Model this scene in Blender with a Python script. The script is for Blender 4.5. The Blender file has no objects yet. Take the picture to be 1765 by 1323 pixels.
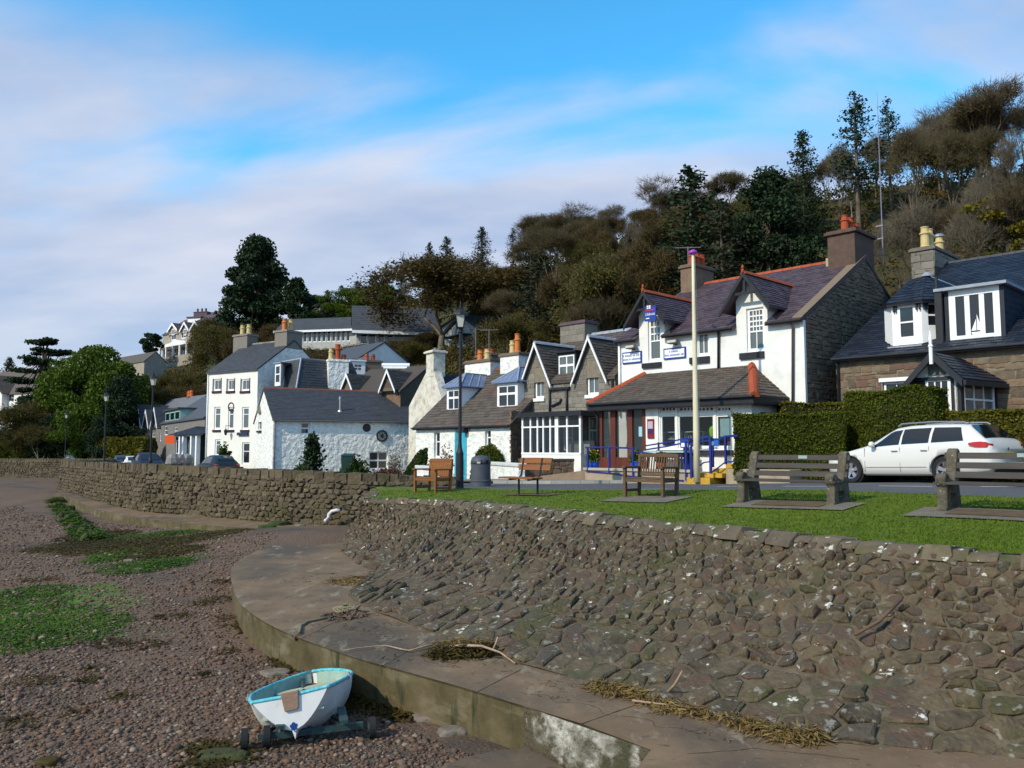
import bpy,bmesh,math,random
import numpy as np
from mathutils import Vector,Matrix,noise
random.seed(7);np.random.seed(7)
SC=bpy.context.scene;COL=SC.collection
F=1400.0/1765.0
CX,CY=882.5,661.5
PITCH=math.atan(114/1400)
CZ=0.92
CAM=Vector((0,0,CZ))
cd=bpy.data.cameras.new('camera');cam=bpy.data.objects.new('camera',cd);COL.objects.link(cam)
cam.location=CAM;cam.rotation_euler=(math.pi/2+PITCH,0,0)
cd.sensor_width=36;cd.lens=36*F;cd.clip_end=3000;cd.clip_start=.05
SC.camera=cam
CLOC,CROT=(11.2,3.4,0),.6
SUN_EL,SUN_AZ=math.radians(36),math.atan2(-.65,-.76)
w=bpy.data.worlds.new('World');SC.world=w;w.use_nodes=True
nt=w.node_tree;nt.nodes.clear();N=nt.nodes.new;L=nt.links.new
out=N('ShaderNodeOutputWorld');bg=N('ShaderNodeBackground');L(bg.outputs[0],out.inputs[0])
sky=N('ShaderNodeTexSky');sky.sky_type='NISHITA';sky.sun_disc=False
sky.sun_elevation=SUN_EL;sky.sun_rotation=math.pi/2-SUN_AZ
sky.air_density=1.0;sky.dust_density=.6;sky.ozone_density=2.5
tint=N('ShaderNodeVectorMath');tint.operation='MULTIPLY';tint.inputs[1].default_value=(.085,.26,.30)
L(sky.outputs[0],tint.inputs[0])
geo=N('ShaderNodeTexCoord');sep=N('ShaderNodeSeparateXYZ');L(geo.outputs['Generated'],sep.inputs[0])
zz=N('ShaderNodeMath');zz.operation='ADD';zz.inputs[1].default_value=.32;L(sep.outputs[2],zz.inputs[0])
dv=N('ShaderNodeVectorMath');dv.operation='DIVIDE';L(geo.outputs['Generated'],dv.inputs[0])
cmb=N('ShaderNodeCombineXYZ')
for i in range(3):L(zz.outputs[0],cmb.inputs[i])
L(cmb.outputs[0],dv.inputs[1])
mp=N('ShaderNodeMapping');mp.inputs['Location'].default_value=CLOC;mp.inputs['Rotation'].default_value=(0,0,CROT)
mp.inputs['Scale'].default_value=(.62,1.35,1);L(dv.outputs[0],mp.inputs[0])
n1=N('ShaderNodeTexNoise');n1.inputs['Scale'].default_value=1.5;n1.inputs['Detail'].default_value=7;n1.inputs['Roughness'].default_value=.5
n1.inputs['Distortion'].default_value=.35;L(mp.outputs[0],n1.inputs['Vector'])
el=N('ShaderNodeMapRange');el.inputs[1].default_value=.06;el.inputs[2].default_value=.52;el.inputs[3].default_value=.27;el.inputs[4].default_value=-.16
L(sep.outputs[2],el.inputs[0])
e2=N('ShaderNodeMapRange');e2.inputs[1].default_value=.5;e2.inputs[2].default_value=.75;e2.inputs[3].default_value=0;e2.inputs[4].default_value=.17;L(sep.outputs[2],e2.inputs[0])  # adds cloud overhead, out of view, to weaken the blue fill light
ea=N('ShaderNodeMath');ea.operation='ADD';L(el.outputs[0],ea.inputs[0]);L(e2.outputs[0],ea.inputs[1])
ad=N('ShaderNodeMath');ad.operation='ADD';L(n1.outputs[0],ad.inputs[0]);L(ea.outputs[0],ad.inputs[1])
cr=N('ShaderNodeValToRGB');cr.color_ramp.elements[0].position=.37;cr.color_ramp.elements[0].color=(0,0,0,1)
cr.color_ramp.elements[1].position=.63;cr.color_ramp.elements[1].color=(.93,.93,.93,1);cr.color_ramp.interpolation='EASE'
L(ad.outputs[0],cr.inputs[0])
n2=N('ShaderNodeTexNoise');n2.inputs['Scale'].default_value=2.2;n2.inputs['Detail'].default_value=5;L(mp.outputs[0],n2.inputs['Vector'])
cc=N('ShaderNodeValToRGB');cc.color_ramp.elements[0].position=.36;cc.color_ramp.elements[0].color=(.45,.53,.73,1)
cc.color_ramp.elements[1].position=.62;cc.color_ramp.elements[1].color=(.76,.76,.85,1)
L(n2.outputs[0],cc.inputs[0])
mx=N('ShaderNodeMix');mx.data_type='RGBA';L(cr.outputs[0],mx.inputs['Factor']);L(tint.outputs[0],mx.inputs['A']);L(cc.outputs[0],mx.inputs['B'])
L(mx.outputs['Result'],bg.inputs[0]);bg.inputs[1].default_value=1.0
sd=bpy.data.lights.new('sun','SUN');sd.energy=3.9;sd.angle=math.radians(.6);sd.color=(1,.875,.68)
so=bpy.data.objects.new('sun',sd);COL.objects.link(so)
sv=Vector((math.cos(SUN_AZ)*math.cos(SUN_EL),math.sin(SUN_AZ)*math.cos(SUN_EL),math.sin(SUN_EL)))
so.rotation_euler=sv.to_track_quat('Z','Y').to_euler()
SC.view_settings.view_transform='Standard';SC.view_settings.look='None'
SC.view_settings.exposure=0;SC.view_settings.gamma=1;SC.view_settings.use_curve_mapping=False
def ray(px,py):
 a=(px-CX)/1400;b=(CY-py)/1400
 return Vector((a,math.cos(PITCH)-b*math.sin(PITCH),math.sin(PITCH)+b*math.cos(PITCH)))
def PY(px,py,Y):
 r=ray(px,py);return CAM+r*(Y/r.y)
def PZ(px,py,z):
 r=ray(px,py);return CAM+r*((z-CZ)/r.z)
def lerp(a,b,t):return a+(b-a)*t
def interp(x,xs,ys):return float(np.interp(x,xs,ys))
def A(x,y):
 s=-.68*x+.73*y
 return interp(s,[-20,2,8,10.5,14,20,60,100,200],[.2,.12,.09,0,-.15,-.25,-.9,-1.2,-1.2])
HPX=[-900,0,150,300,420,540,700,900,1100,1300,1500,1765,2200,3000]
HYF=[95,92,90,86,82,76,66,56,50,46,43,41,38,36]
HYR=[190,190,180,170,150,140,120,105,95,90,85,80,75,70]
HPY=[690,690,660,612,598,565,520,462,408,365,315,282,250,230]
def hill(x,y):
 y=max(y,1);px=CX+1400*x/y
 yf,yr,pr=interp(px,HPX,HYF),interp(px,HPX,HYR),interp(px,HPX,HPY)
 zr=CZ+(775-pr)/1400*yr
 t=min(1,max(0,(y-yf)/(yr-yf)));t=t*(1.25-.25*t)
 base=A(x,y)
 z=base+(zr-base)*t
 return z
def ground(x,y):return hill(x,y)
ORG={}
class MB:
 def __init__(s):s.v=[];s.f=[]
 def add(s,vs,fs):
  o=len(s.v);s.v+=[tuple(p)for p in vs];s.f+=[tuple(i+o for i in f)for f in fs];return s
 def quad(s,a,b,c,d):return s.add([a,b,c,d],[(0,1,2,3)])
 def hexa(s,p):
  return s.add(p,[(3,2,1,0),(4,5,6,7),(0,1,5,4),(1,2,6,5),(2,3,7,6),(3,0,4,7)])
 def box(s,x0,x1,y0,y1,z0,z1):
  return s.hexa([(x0,y0,z0),(x1,y0,z0),(x1,y1,z0),(x0,y1,z0),(x0,y0,z1),(x1,y0,z1),(x1,y1,z1),(x0,y1,z1)])
 def fbox(s,fr,u0,u1,v0,v1,z0,z1):
  a=fr.at
  return s.hexa([a(u0,v0,z0),a(u1,v0,z0),a(u1,v1,z0),a(u0,v1,z0),a(u0,v0,z1),a(u1,v0,z1),a(u1,v1,z1),a(u0,v1,z1)])
 def slab(s,pts,off):
  n=len(pts);off=Vector(off);p=[Vector(q)for q in pts];q=[a+off for a in p]
  return s.add(p+q,[tuple(range(n-1,-1,-1)),tuple(range(n,2*n))]+[(i,(i+1)%n,n+(i+1)%n,n+i)for i in range(n)])
 def tube(s,pts,r,n=8,caps=True):
  pts=[Vector(p)for p in pts];rs=r if isinstance(r,(list,tuple))else[r]*len(pts)
  vs=[];fs=[];side=None
  for i,p in enumerate(pts):
   d=(pts[min(i+1,len(pts)-1)]-pts[max(i-1,0)])
   d=d.normalized()if d.length>1e-9 else Vector((0,0,1))
   if side is None or abs(side.dot(d))>.95:
    side=d.orthogonal().normalized()
   side=(side-d*side.dot(d)).normalized();up=d.cross(side)
   for k in range(n):
    t=2*math.pi*k/n;vs.append(p+(side*math.cos(t)+up*math.sin(t))*rs[i])
  for i in range(len(pts)-1):
   for k in range(n):
    fs.append((i*n+k,i*n+(k+1)%n,(i+1)*n+(k+1)%n,(i+1)*n+k))
  if caps:fs+=[tuple(range(n-1,-1,-1)),tuple((len(pts)-1)*n+k for k in range(n))]
  return s.add(vs,fs)
 def lathe(s,c,prof,n=16,squash=(1,1)):
  vs=[];fs=[];c=Vector(c)
  for r,z in prof:
   for k in range(n):
    t=2*math.pi*k/n;vs.append(c+Vector((r*math.cos(t)*squash[0],r*math.sin(t)*squash[1],z)))
  for i in range(len(prof)-1):
   for k in range(n):fs.append((i*n+k,i*n+(k+1)%n,(i+1)*n+(k+1)%n,(i+1)*n+k))
  fs+=[tuple(range(n-1,-1,-1)),tuple((len(prof)-1)*n+k for k in range(n))]
  return s.add(vs,fs)
 def mesh(s,name,mat,org=(0,0,0),smooth=False):
  me=bpy.data.meshes.new(name);ox,oy,oz=org
  me.from_pydata([(x-ox,y-oy,z-oz)for x,y,z in s.v],[],s.f);me.update()
  if mat:me.materials.append(mat)
  if smooth:me.shade_smooth()
  return me
 def build(s,name,mat,parent=None,smooth=False,org=None,bevel=0):
  if parent is not None:org=ORG[parent.name]
  elif org is None:
   a=np.array(s.v);org=(float(a[:,0].mean()),float(a[:,1].mean()),float(a[:,2].min()))
  me=s.mesh(name,mat,org,smooth);o=bpy.data.objects.new(name,me);COL.objects.link(o)
  if parent is not None:o.parent=parent;ORG[o.name]=org
  else:o.location=org;ORG[o.name]=tuple(org)
  if bevel:
   m=o.modifiers.new('bevel','BEVEL');m.width=bevel;m.segments=2;m.limit_method='ANGLE'
  return o
def npobj(name,V,Fc,mat,parent=None,org=(0,0,0),smooth=False):
 me=bpy.data.meshes.new(name);V=np.asarray(V,dtype=np.float32).reshape(-1,3);Fc=np.asarray(Fc,dtype=np.int32)
 if parent is not None:org=ORG[parent.name]
 V=V-np.array(org,dtype=np.float32);k=Fc.shape[1]
 me.vertices.add(len(V));me.vertices.foreach_set('co',V.ravel())
 me.loops.add(Fc.size);me.loops.foreach_set('vertex_index',Fc.ravel())
 me.polygons.add(len(Fc));me.polygons.foreach_set('loop_start',np.arange(0,Fc.size,k,dtype=np.int32))
 me.polygons.foreach_set('loop_total',np.full(len(Fc),k,dtype=np.int32));me.update(calc_edges=True)
 if mat:me.materials.append(mat)
 if smooth:me.shade_smooth()
 o=bpy.data.objects.new(name,me);COL.objects.link(o)
 if parent is not None:o.parent=parent;ORG[o.name]=org
 else:o.location=org;ORG[o.name]=tuple(org)
 return o
def tag(o,label=None,cat=None,group=None,kind=None):
 if label:o['label']=label
 if cat:o['category']=cat
 if group:o['group']=group
 if kind:o['kind']=kind
 return o
def thing(name,label,cat,loc,rz=0,group=None,local=False):
 o=bpy.data.objects.new(name,None);COL.objects.link(o);o.location=loc;o.rotation_euler=(0,0,rz)
 o.empty_display_size=.1;ORG[o.name]=(0,0,0)if local else tuple(loc)
 return tag(o,label,cat,group)
def copy_tree(o,parent=None):
 c=o.copy();COL.objects.link(c)
 if parent is not None:c.parent=parent
 for ch in list(o.children):copy_tree(ch,c)
 return c
def structure(o):o['kind']='structure';return o
class Fr:
 def __init__(s,X,Y,ang):
  s.o=Vector((X,Y,0));a=math.radians(ang);s.ang=ang
  s.u=Vector((math.cos(a),math.sin(a),0));s.v=Vector((-math.sin(a),math.cos(a),0))
 def at(s,u,v,z):return s.o+s.u*u+s.v*v+Vector((0,0,z))
 def uz(s,px,py,v=0):
  r=ray(px,py);t=(s.v.dot(s.o-CAM)+v)/s.v.dot(r);p=CAM+r*t
  return s.u.dot(p-s.o),p.z
 def vz(s,px,py,u):
  r=ray(px,py);t=(s.u.dot(s.o-CAM)+u)/s.u.dot(r);p=CAM+r*t
  return s.v.dot(p-s.o),p.z
 def side(s,u):
  p=s.at(u,0,0);return Fr(p.x,p.y,s.ang+90)
 def shift(s,u,v):
  p=s.at(u,v,0);return Fr(p.x,p.y,s.ang)
MATS={}
def mat(name,cols,scale=4,detail=5,rough=.85,bump=.3,bscale=40,rnd=0,lich=None,dirt=None,metal=0,spec=.3,coat=0,stretch=(1,1,1),alpha=None,objrnd=False,bdist=.02):
 if name in MATS:return MATS[name]
 wf={'revetment_stone':.86,'sea_wall_stone':.86,'revetment_mortar':.86,'old_concrete':.87,'coping_stone_lichen':.87,'shingle_beach':.95,'mixed_pebbles':.97,'weedy_concrete_face':.88,'whitewashed_stone':.93,'white_render':.96}.get(name,1)
 cols=[(c[0]*(1.08 if wf<.98 and name[0]!='w' else 1),c[1]*.98,c[2]*wf)for c in cols]
 m=bpy.data.materials.new(name);m.use_nodes=True;t=m.node_tree;t.nodes.clear();N=t.nodes.new;L=t.links.new
 o=N('ShaderNodeOutputMaterial');b=N('ShaderNodeBsdfPrincipled');L(b.outputs[0],o.inputs[0])
 tc=N('ShaderNodeTexCoord');mp=N('ShaderNodeMapping');mp.inputs['Scale'].default_value=stretch
 L(tc.outputs['Object'],mp.inputs[0]);vec=mp.outputs[0]
 n=N('ShaderNodeTexNoise');n.inputs['Scale'].default_value=scale;n.inputs['Detail'].default_value=detail;n.inputs['Roughness'].default_value=.62;L(vec,n.inputs['Vector'])
 fac=n.outputs[0]
 if rnd:
  g=N('ShaderNodeNewGeometry');r=g.outputs['Random Per Island']
  oi=N('ShaderNodeObjectInfo');a=N('ShaderNodeMath');a.operation='ADD';L(r,a.inputs[0]);L(oi.outputs['Random'],a.inputs[1])
  fr=N('ShaderNodeMath');fr.operation='FRACT';L(a.outputs[0],fr.inputs[0])
  mr=N('ShaderNodeMapRange');mr.inputs[3].default_value=.28;mr.inputs[4].default_value=.72;L(fr.outputs[0],mr.inputs[0])
  x=N('ShaderNodeMix');x.data_type='FLOAT';x.inputs[0].default_value=rnd;L(fac,x.inputs[2]);L(mr.outputs[0],x.inputs[3]);fac=x.outputs[0]
 cr=N('ShaderNodeValToRGB');e=cr.color_ramp.elements;k=len(cols)
 for i in range(k):
  pos=.3+.4*i/max(1,k-1)
  if i<2:e[i].position=pos;el_=e[i]
  else:el_=e.new(pos)
  el_.color=(*cols[i],1)
 if k==1:e[1].color=(*cols[0],1)
 L(fac,cr.inputs[0]);c=cr.outputs[0]
 for spec_ in([dirt]if dirt else[])+(lich if isinstance(lich,list)else[lich]if lich else[]):
  col,sc_,thr,soft=spec_[:4]
  n3=N('ShaderNodeTexNoise');n3.inputs['Scale'].default_value=sc_;n3.inputs['Detail'].default_value=6;n3.inputs['Roughness'].default_value=.6
  if len(spec_)>4:
   m3=N('ShaderNodeMapping');m3.inputs['Scale'].default_value=spec_[4];m3.inputs['Location'].default_value=(sc_,3,7);L(tc.outputs['Object'],m3.inputs[0]);L(m3.outputs[0],n3.inputs['Vector'])
  else:L(vec,n3.inputs['Vector'])
  q=N('ShaderNodeMapRange');q.inputs[1].default_value=thr;q.inputs[2].default_value=thr+soft;L(n3.outputs[0],q.inputs[0])
  x=N('ShaderNodeMix');x.data_type='RGBA';L(q.outputs[0],x.inputs['Factor']);L(c,x.inputs['A']);x.inputs['B'].default_value=(*col,1);c=x.outputs['Result']
 L(c,b.inputs['Base Color']);b.inputs['Roughness'].default_value=rough;b.inputs['Metallic'].default_value=metal
 b.inputs['Specular IOR Level'].default_value=spec;b.inputs['Coat Weight'].default_value=coat
 if bump:
  n4=N('ShaderNodeTexNoise');n4.inputs['Scale'].default_value=bscale;n4.inputs['Detail'].default_value=5;L(vec,n4.inputs['Vector'])
  bp=N('ShaderNodeBump');bp.inputs['Strength'].default_value=bump;bp.inputs['Distance'].default_value=bdist
  L(n4.outputs[0],bp.inputs['Height']);L(bp.outputs[0],b.inputs['Normal'])
 MATS[name]=m;return m
def leafmat(name,cols,rough=.7,trans=.25):
 if name in MATS:return MATS[name]
 m=mat(name,cols,scale=.35,detail=3,rough=rough,bump=0,rnd=.55,spec=.2)
 t=m.node_tree;b=[x for x in t.nodes if x.type=='BSDF_PRINCIPLED'][0];o=[x for x in t.nodes if x.type=='OUTPUT_MATERIAL'][0]
 src=b.inputs['Base Color'].links[0].from_socket
 tr=t.nodes.new('ShaderNodeBsdfTranslucent');t.links.new(src,tr.inputs[0]);ms=t.nodes.new('ShaderNodeMixShader');ms.inputs[0].default_value=trans
 t.links.new(b.outputs[0],ms.inputs[1]);t.links.new(tr.outputs[0],ms.inputs[2]);t.links.new(ms.outputs[0],o.inputs[0])
 return m
def glassmat(name,alpha=.5,col=(.02,.025,.03)):
 if name in MATS:return MATS[name]
 m=bpy.data.materials.new(name);m.use_nodes=True;t=m.node_tree;t.nodes.clear();N=t.nodes.new;L=t.links.new
 o=N('ShaderNodeOutputMaterial');g=N('ShaderNodeBsdfPrincipled');g.inputs['Base Color'].default_value=(*col,1);g.inputs['Roughness'].default_value=.03
 g.inputs['Specular IOR Level'].default_value=.8
 if alpha>=1:L(g.outputs[0],o.inputs[0])
 else:
  tr=N('ShaderNodeBsdfTransparent');tr.inputs[0].default_value=(.85,.9,.9,1);x=N('ShaderNodeMixShader');x.inputs[0].default_value=alpha
  L(tr.outputs[0],x.inputs[1]);L(g.outputs[0],x.inputs[2]);L(x.outputs[0],o.inputs[0])
 MATS[name]=m;return m
WHITEWALL=mat('white_render',[(.70,.70,.68),(.82,.82,.80)],scale=2,bump=.25,bscale=30,dirt=((.55,.54,.48),1.1,.58,.25))
WHITESTONE=mat('whitewashed_stone',[(.60,.61,.62),(.78,.78,.77),(.84,.84,.82)],scale=3,bump=1.0,bscale=4.5,bdist=.12,dirt=((.42,.42,.40),2.2,.62,.2))
CREAMWALL=mat('cream_render',[(.72,.70,.62),(.82,.80,.73)],scale=1.5,bump=.15,dirt=((.60,.48,.30),.9,.60,.25,(1,1,.25)))
PAINTW=mat('white_paint',[(.78,.78,.77),(.85,.85,.84)],rough=.5,bump=.05)
PAINTK=mat('black_paint',[(.012,.013,.018),(.022,.024,.03)],rough=.55,bump=.1)
MULLION=mat('painted_timber_cream',[(.74,.73,.68),(.80,.79,.75)],rough=.5,bump=.05)
SLATE_P=mat('purple_slate',[(.040,.028,.036),(.072,.048,.058),(.10,.068,.076),(.062,.046,.06)],scale=9,rough=.62,bump=.3,rnd=.75,dirt=((.10,.085,.07),1.5,.6,.15))
SLATE_B=mat('brown_slate',[(.055,.045,.036),(.085,.068,.055),(.115,.09,.07),(.07,.062,.056)],scale=9,rough=.75,bump=.35,rnd=.7,dirt=((.16,.06,.03),1.3,.60,.15))
SLATE_G=mat('grey_slate',[(.045,.048,.055),(.058,.062,.070),(.07,.074,.082)],scale=6,rough=.65,bump=.2,rnd=.5)
SLATE_D=mat('dark_blue_slate',[(.008,.011,.020),(.016,.021,.034),(.028,.034,.050)],scale=9,rough=.5,bump=.2,rnd=.7)
TERRA=mat('terracotta',[(.30,.055,.020),(.42,.085,.030)],scale=8,rough=.8,bump=.3,rnd=.4)
TERRA_D=mat('dull_terracotta',[(.13,.055,.040),(.20,.075,.05)],scale=8,rough=.85,bump=.3,rnd=.4)
POTY=mat('buff_clay',[(.50,.38,.16),(.62,.48,.22)],scale=8,rough=.7,bump=.15)
POTO=mat('orange_clay',[(.50,.14,.03),(.60,.20,.05)],scale=8,rough=.7,bump=.15)
LEAD=mat('lead_sheet',[(.22,.25,.30),(.34,.37,.42)],scale=5,rough=.5,bump=.2)
LEADB=mat('blue_grey_lead',[(.10,.14,.24),(.17,.22,.34)],scale=5,rough=.45,bump=.2)
STONE_D=mat('dark_rubble_stone',[(.08,.065,.048),(.14,.108,.075),(.20,.15,.10),(.17,.098,.066),(.125,.11,.09)],scale=5,rough=.9,bump=.6,bscale=18,rnd=.72,bdist=.03)
STONE_C=mat('cottage_stone',[(.075,.060,.046),(.14,.108,.072),(.21,.155,.10),(.15,.082,.055),(.115,.098,.08)],scale=5,rough=.9,bump=.6,bscale=18,rnd=.72,bdist=.03)
STONE_G=mat('grey_granite',[(.135,.12,.10),(.20,.18,.15),(.26,.235,.195)],scale=6,rough=.9,bump=.5,bscale=20,rnd=.6)
MORTAR=mat('dark_mortar',[(.060,.053,.045),(.10,.088,.072)],scale=8,rough=.95,bump=.5)
MORTAR_L=mat('pale_mortar',[(.17,.145,.11),(.24,.205,.155)],scale=8,rough=.95,bump=.5)
REV=mat('revetment_stone',[(.030,.025,.018),(.068,.055,.038),(.105,.085,.055),(.085,.055,.040),(.062,.058,.048),(.135,.115,.08)],scale=4,rough=.92,bump=.8,bscale=16,rnd=.62,bdist=.05,lich=[((.065,.058,.022),1.1,.56,.10),((.20,.185,.15),9,.585,.06),((.60,.56,.47),4.2,.655,.02)])
REVFAR=mat('sea_wall_stone',[(.050,.042,.032),(.085,.070,.050),(.12,.10,.07),(.075,.068,.058)],scale=3,rough=.92,bump=.8,bscale=10,rnd=.6,bdist=.06,lich=[((.075,.062,.028),1.0,.52,.12),((.24,.215,.14),6,.65,.03)])
COPE=mat('coping_stone_lichen',[(.065,.056,.042),(.105,.088,.064),(.15,.125,.09)],scale=5,rough=.92,bump=.7,bscale=18,rnd=.45,bdist=.04,lich=[((.09,.08,.035),1.6,.52,.1),((.50,.48,.41),7,.61,.03)])
RMORT=mat('revetment_mortar',[(.050,.042,.030),(.095,.078,.054),(.13,.11,.078)],scale=9,rough=.95,bump=.9,bscale=25,lich=((.055,.06,.025),1.3,.56,.12))
CONC=mat('old_concrete',[(.125,.085,.052),(.165,.114,.070),(.21,.150,.095)],scale=1.6,rough=.8,bump=.35,bscale=14,dirt=((.088,.064,.042),.55,.47,.16,(1,.7,1)),lich=[((.28,.23,.155),2.3,.58,.14,(1.6,.5,1)),((.055,.042,.032),5,.60,.10,(1,1.6,1)),((.30,.26,.20),26,.67,.03)])
CONCF=mat('weedy_concrete_face',[(.060,.046,.022),(.10,.078,.040),(.15,.115,.07)],scale=2.5,rough=.9,bump=.5,bscale=14,lich=[((.17,.135,.085),1.2,.55,.12,(1,1,3)),((.030,.034,.014),2.0,.56,.12,(3,3,.6))])
CRUST=mat('broken_whitened_concrete',[(.10,.09,.06),(.28,.26,.21),(.55,.52,.46)],scale=7,rough=.95,bump=1,bscale=22,bdist=.05,dirt=((.06,.055,.03),1.8,.54,.1))
TARMAC=mat('road_tarmac',[(.075,.075,.078),(.105,.104,.106)],scale=1.2,rough=.9,bump=.3,bscale=90)
PAVE=mat('pavement_concrete',[(.17,.16,.14),(.22,.205,.18)],scale=2,rough=.9,bump=.3)
LINE=mat('road_paint',[(.45,.44,.42),(.6,.59,.56)],scale=12,rough=.8,bump=0)
WIN=glassmat('window_glass',1.0,(.012,.016,.022))
WIN_L=glassmat('curtained_glass',1.0,(.10,.12,.12))
SHOPGLASS=glassmat('shop_glass',.30)
METALG=mat('galvanised_steel',[(.32,.33,.34),(.42,.43,.44)],rough=.45,metal=.7,bump=.1)
BLUE=mat('blue_railing_paint',[(.012,.022,.16),(.018,.035,.24)],rough=.45,bump=.05)
CREAMPOLE=mat('cream_pole_paint',[(.62,.55,.36),(.72,.64,.45)],scale=6,rough=.5,bump=.05,stretch=(1,1,.2))
YELL=mat('worn_yellow_paint',[(.42,.24,.02),(.55,.34,.04)],scale=7,rough=.7,bump=.2,dirt=((.22,.15,.06),4,.56,.1))
SANDST=mat('buff_render',[(.30,.235,.165),(.38,.30,.21)],scale=2.5,rough=.9,bump=.3,dirt=((.19,.15,.11),1.5,.56,.15))
REDWOOD=mat('red_brown_timber',[(.085,.022,.014),(.14,.035,.022)],scale=3,rough=.5,bump=.1,stretch=(1,1,.2))
GRASSM=mat('mown_grass',[(.064,.100,.003),(.10,.148,.005),(.135,.18,.008)],scale=3,rough=.95,bump=.8,bscale=120,bdist=.03,dirt=((.10,.13,.02),1.2,.58,.2))
HILLM=mat('hillside_scrub',[(.030,.028,.010),(.055,.042,.016),(.06,.068,.018)],scale=.12,rough=.95,bump=.8,bscale=1.5,bdist=.5)
GARDEN=mat('garden_earth',[(.07,.065,.035),(.10,.10,.045)],scale=1,rough=.95,bump=.5)
Z_L=CZ-2.35
TOP=[((640,850),-.2,(30,.5)),]
st=[((587,948),(622,860),-.27),((616,973),(700,861),-.25),((650,985),(760,863),-.23),((598,1026),(830,867),-.21),((640,1052),(920,876),-.20),((750,1092),(1010,886),-.19),((880,1140),(1120,897),-.17),((1000,1172),(1230,908),-.16),((1120,1205),(1350,922),-.15),((1250,1240),(1470,935),-.14),((1420,1278),(1600,947),-.13),((1560,1290),(1700,955),-.13)]
RB=[PZ(*b,Z_L)for b,t,z in st]+[Vector((4.1,6.35,Z_L)),Vector((5.6,6.1,Z_L)),Vector((9.5,5.6,Z_L))]
RT=[PZ(*t,z)for b,t,z in st]+[Vector((5.35,7.9,-.12)),Vector((7.4,7.5,-.11)),Vector((11,7.0,-.1))]
RB=[Vector((-5.0,24.9,Z_L))]+RB;RT=[Vector((-4.25,25.5,-.27))]+RT
def poly_at(P,S,s):
 i=max(0,min(len(S)-2,int(np.searchsorted(S,s))-1));t=(s-S[i])/(S[i+1]-S[i]);return P[i].lerp(P[i+1],t)
mid=[a.lerp(b,.5)for a,b in zip(RB,RT)]
RS=[0]
for i in range(1,len(mid)):RS.append(RS[-1]+(mid[i]-mid[i-1]).length)
RLEN=RS[-1]
def rev_pt(s,v,n=0):
 b=poly_at(RB,RS,s);t=poly_at(RT,RS,s)
 p=b.lerp(t,v)
 d=(poly_at(RB,RS,min(RLEN,s+.05)).lerp(poly_at(RT,RS,min(RLEN,s+.05)),v)-poly_at(RB,RS,max(0,s-.05)).lerp(poly_at(RT,RS,max(0,s-.05)),v)).normalized()
 nn=d.cross(t-b).normalized()
 p=p-nn*.16*math.sin(math.pi*v)
 w_=.05*noise.noise(Vector((s*.9,v*3,0)))
 return p+nn*(n+w_)
def rev_h(s):return(poly_at(RT,RS,s)-poly_at(RB,RS,s)).length
def clip(poly,a,b,c):
 o=[]
 for i in range(len(poly)):
  p,q=poly[i],poly[(i+1)%len(poly)];dp=a*p[0]+b*p[1]-c;dq=a*q[0]+b*q[1]-c
  if dp<=0:o.append(p)
  if dp*dq<0:t=dp/(dp-dq);o.append((p[0]+(q[0]-p[0])*t,p[1]+(q[1]-p[1])*t))
 return o
def cells(W,H,sx,sy,jit=.38,gap=.012,seed=1,convex=None,x0=0,y0=0):
 R=random.Random(seed);nx,ny=max(1,round(W/sx)),max(1,round(H/sy));sx,sy=W/nx,H/ny
 pts={}
 for j in range(-1,ny+1):
  for i in range(-2,nx+2):
   pts[i,j]=((i+.5+(.5 if j%2 else 0)+R.uniform(-jit,jit)),(j+.5+R.uniform(-jit,jit)*.7))
 res=[]
 for(i,j),p in pts.items():
  if j<0 or j>=ny or i<-1 or i>nx:continue
  poly=[(p[0]-1.6,p[1]-1.4),(p[0]+1.6,p[1]-1.4),(p[0]+1.6,p[1]+1.4),(p[0]-1.6,p[1]+1.4)]
  for dj in(-2,-1,0,1,2):
   for di in(-2,-1,0,1,2):
    if(di or dj)and(i+di,j+dj)in pts:
     q=pts[i+di,j+dj];a,b=q[0]-p[0],q[1]-p[1]
     poly=clip(poly,a,b,(q[0]**2+q[1]**2-p[0]**2-p[1]**2)/2)
     if len(poly)<3:break
   if len(poly)<3:break
  for a,b,c in((-1,0,0),(1,0,nx),(0,-1,0),(0,1,ny)):
   if len(poly)>=3:poly=clip(poly,a,b,c)
  if len(poly)<3:continue
  poly=[(x0+x*sx,y0+y*sy)for x,y in poly]
  for(a,b,c)in(convex or[]):
   if len(poly)>=3:poly=clip(poly,a,b,c)
  if len(poly)<3:continue
  ar=abs(sum(poly[k][0]*poly[(k+1)%len(poly)][1]-poly[(k+1)%len(poly)][0]*poly[k][1]for k in range(len(poly))))/2
  if ar<.12*sx*sy:continue
  cx=sum(x for x,y in poly)/len(poly);cy=sum(y for x,y in poly)/len(poly)
  m=max(math.hypot(x-cx,y-cy)for x,y in poly);k=1-gap/max(m*.7,gap*1.5)
  res.append(([(cx+(x-cx)*k,cy+(y-cy)*k)for x,y in poly],(cx,cy),ar))
 return res
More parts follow.
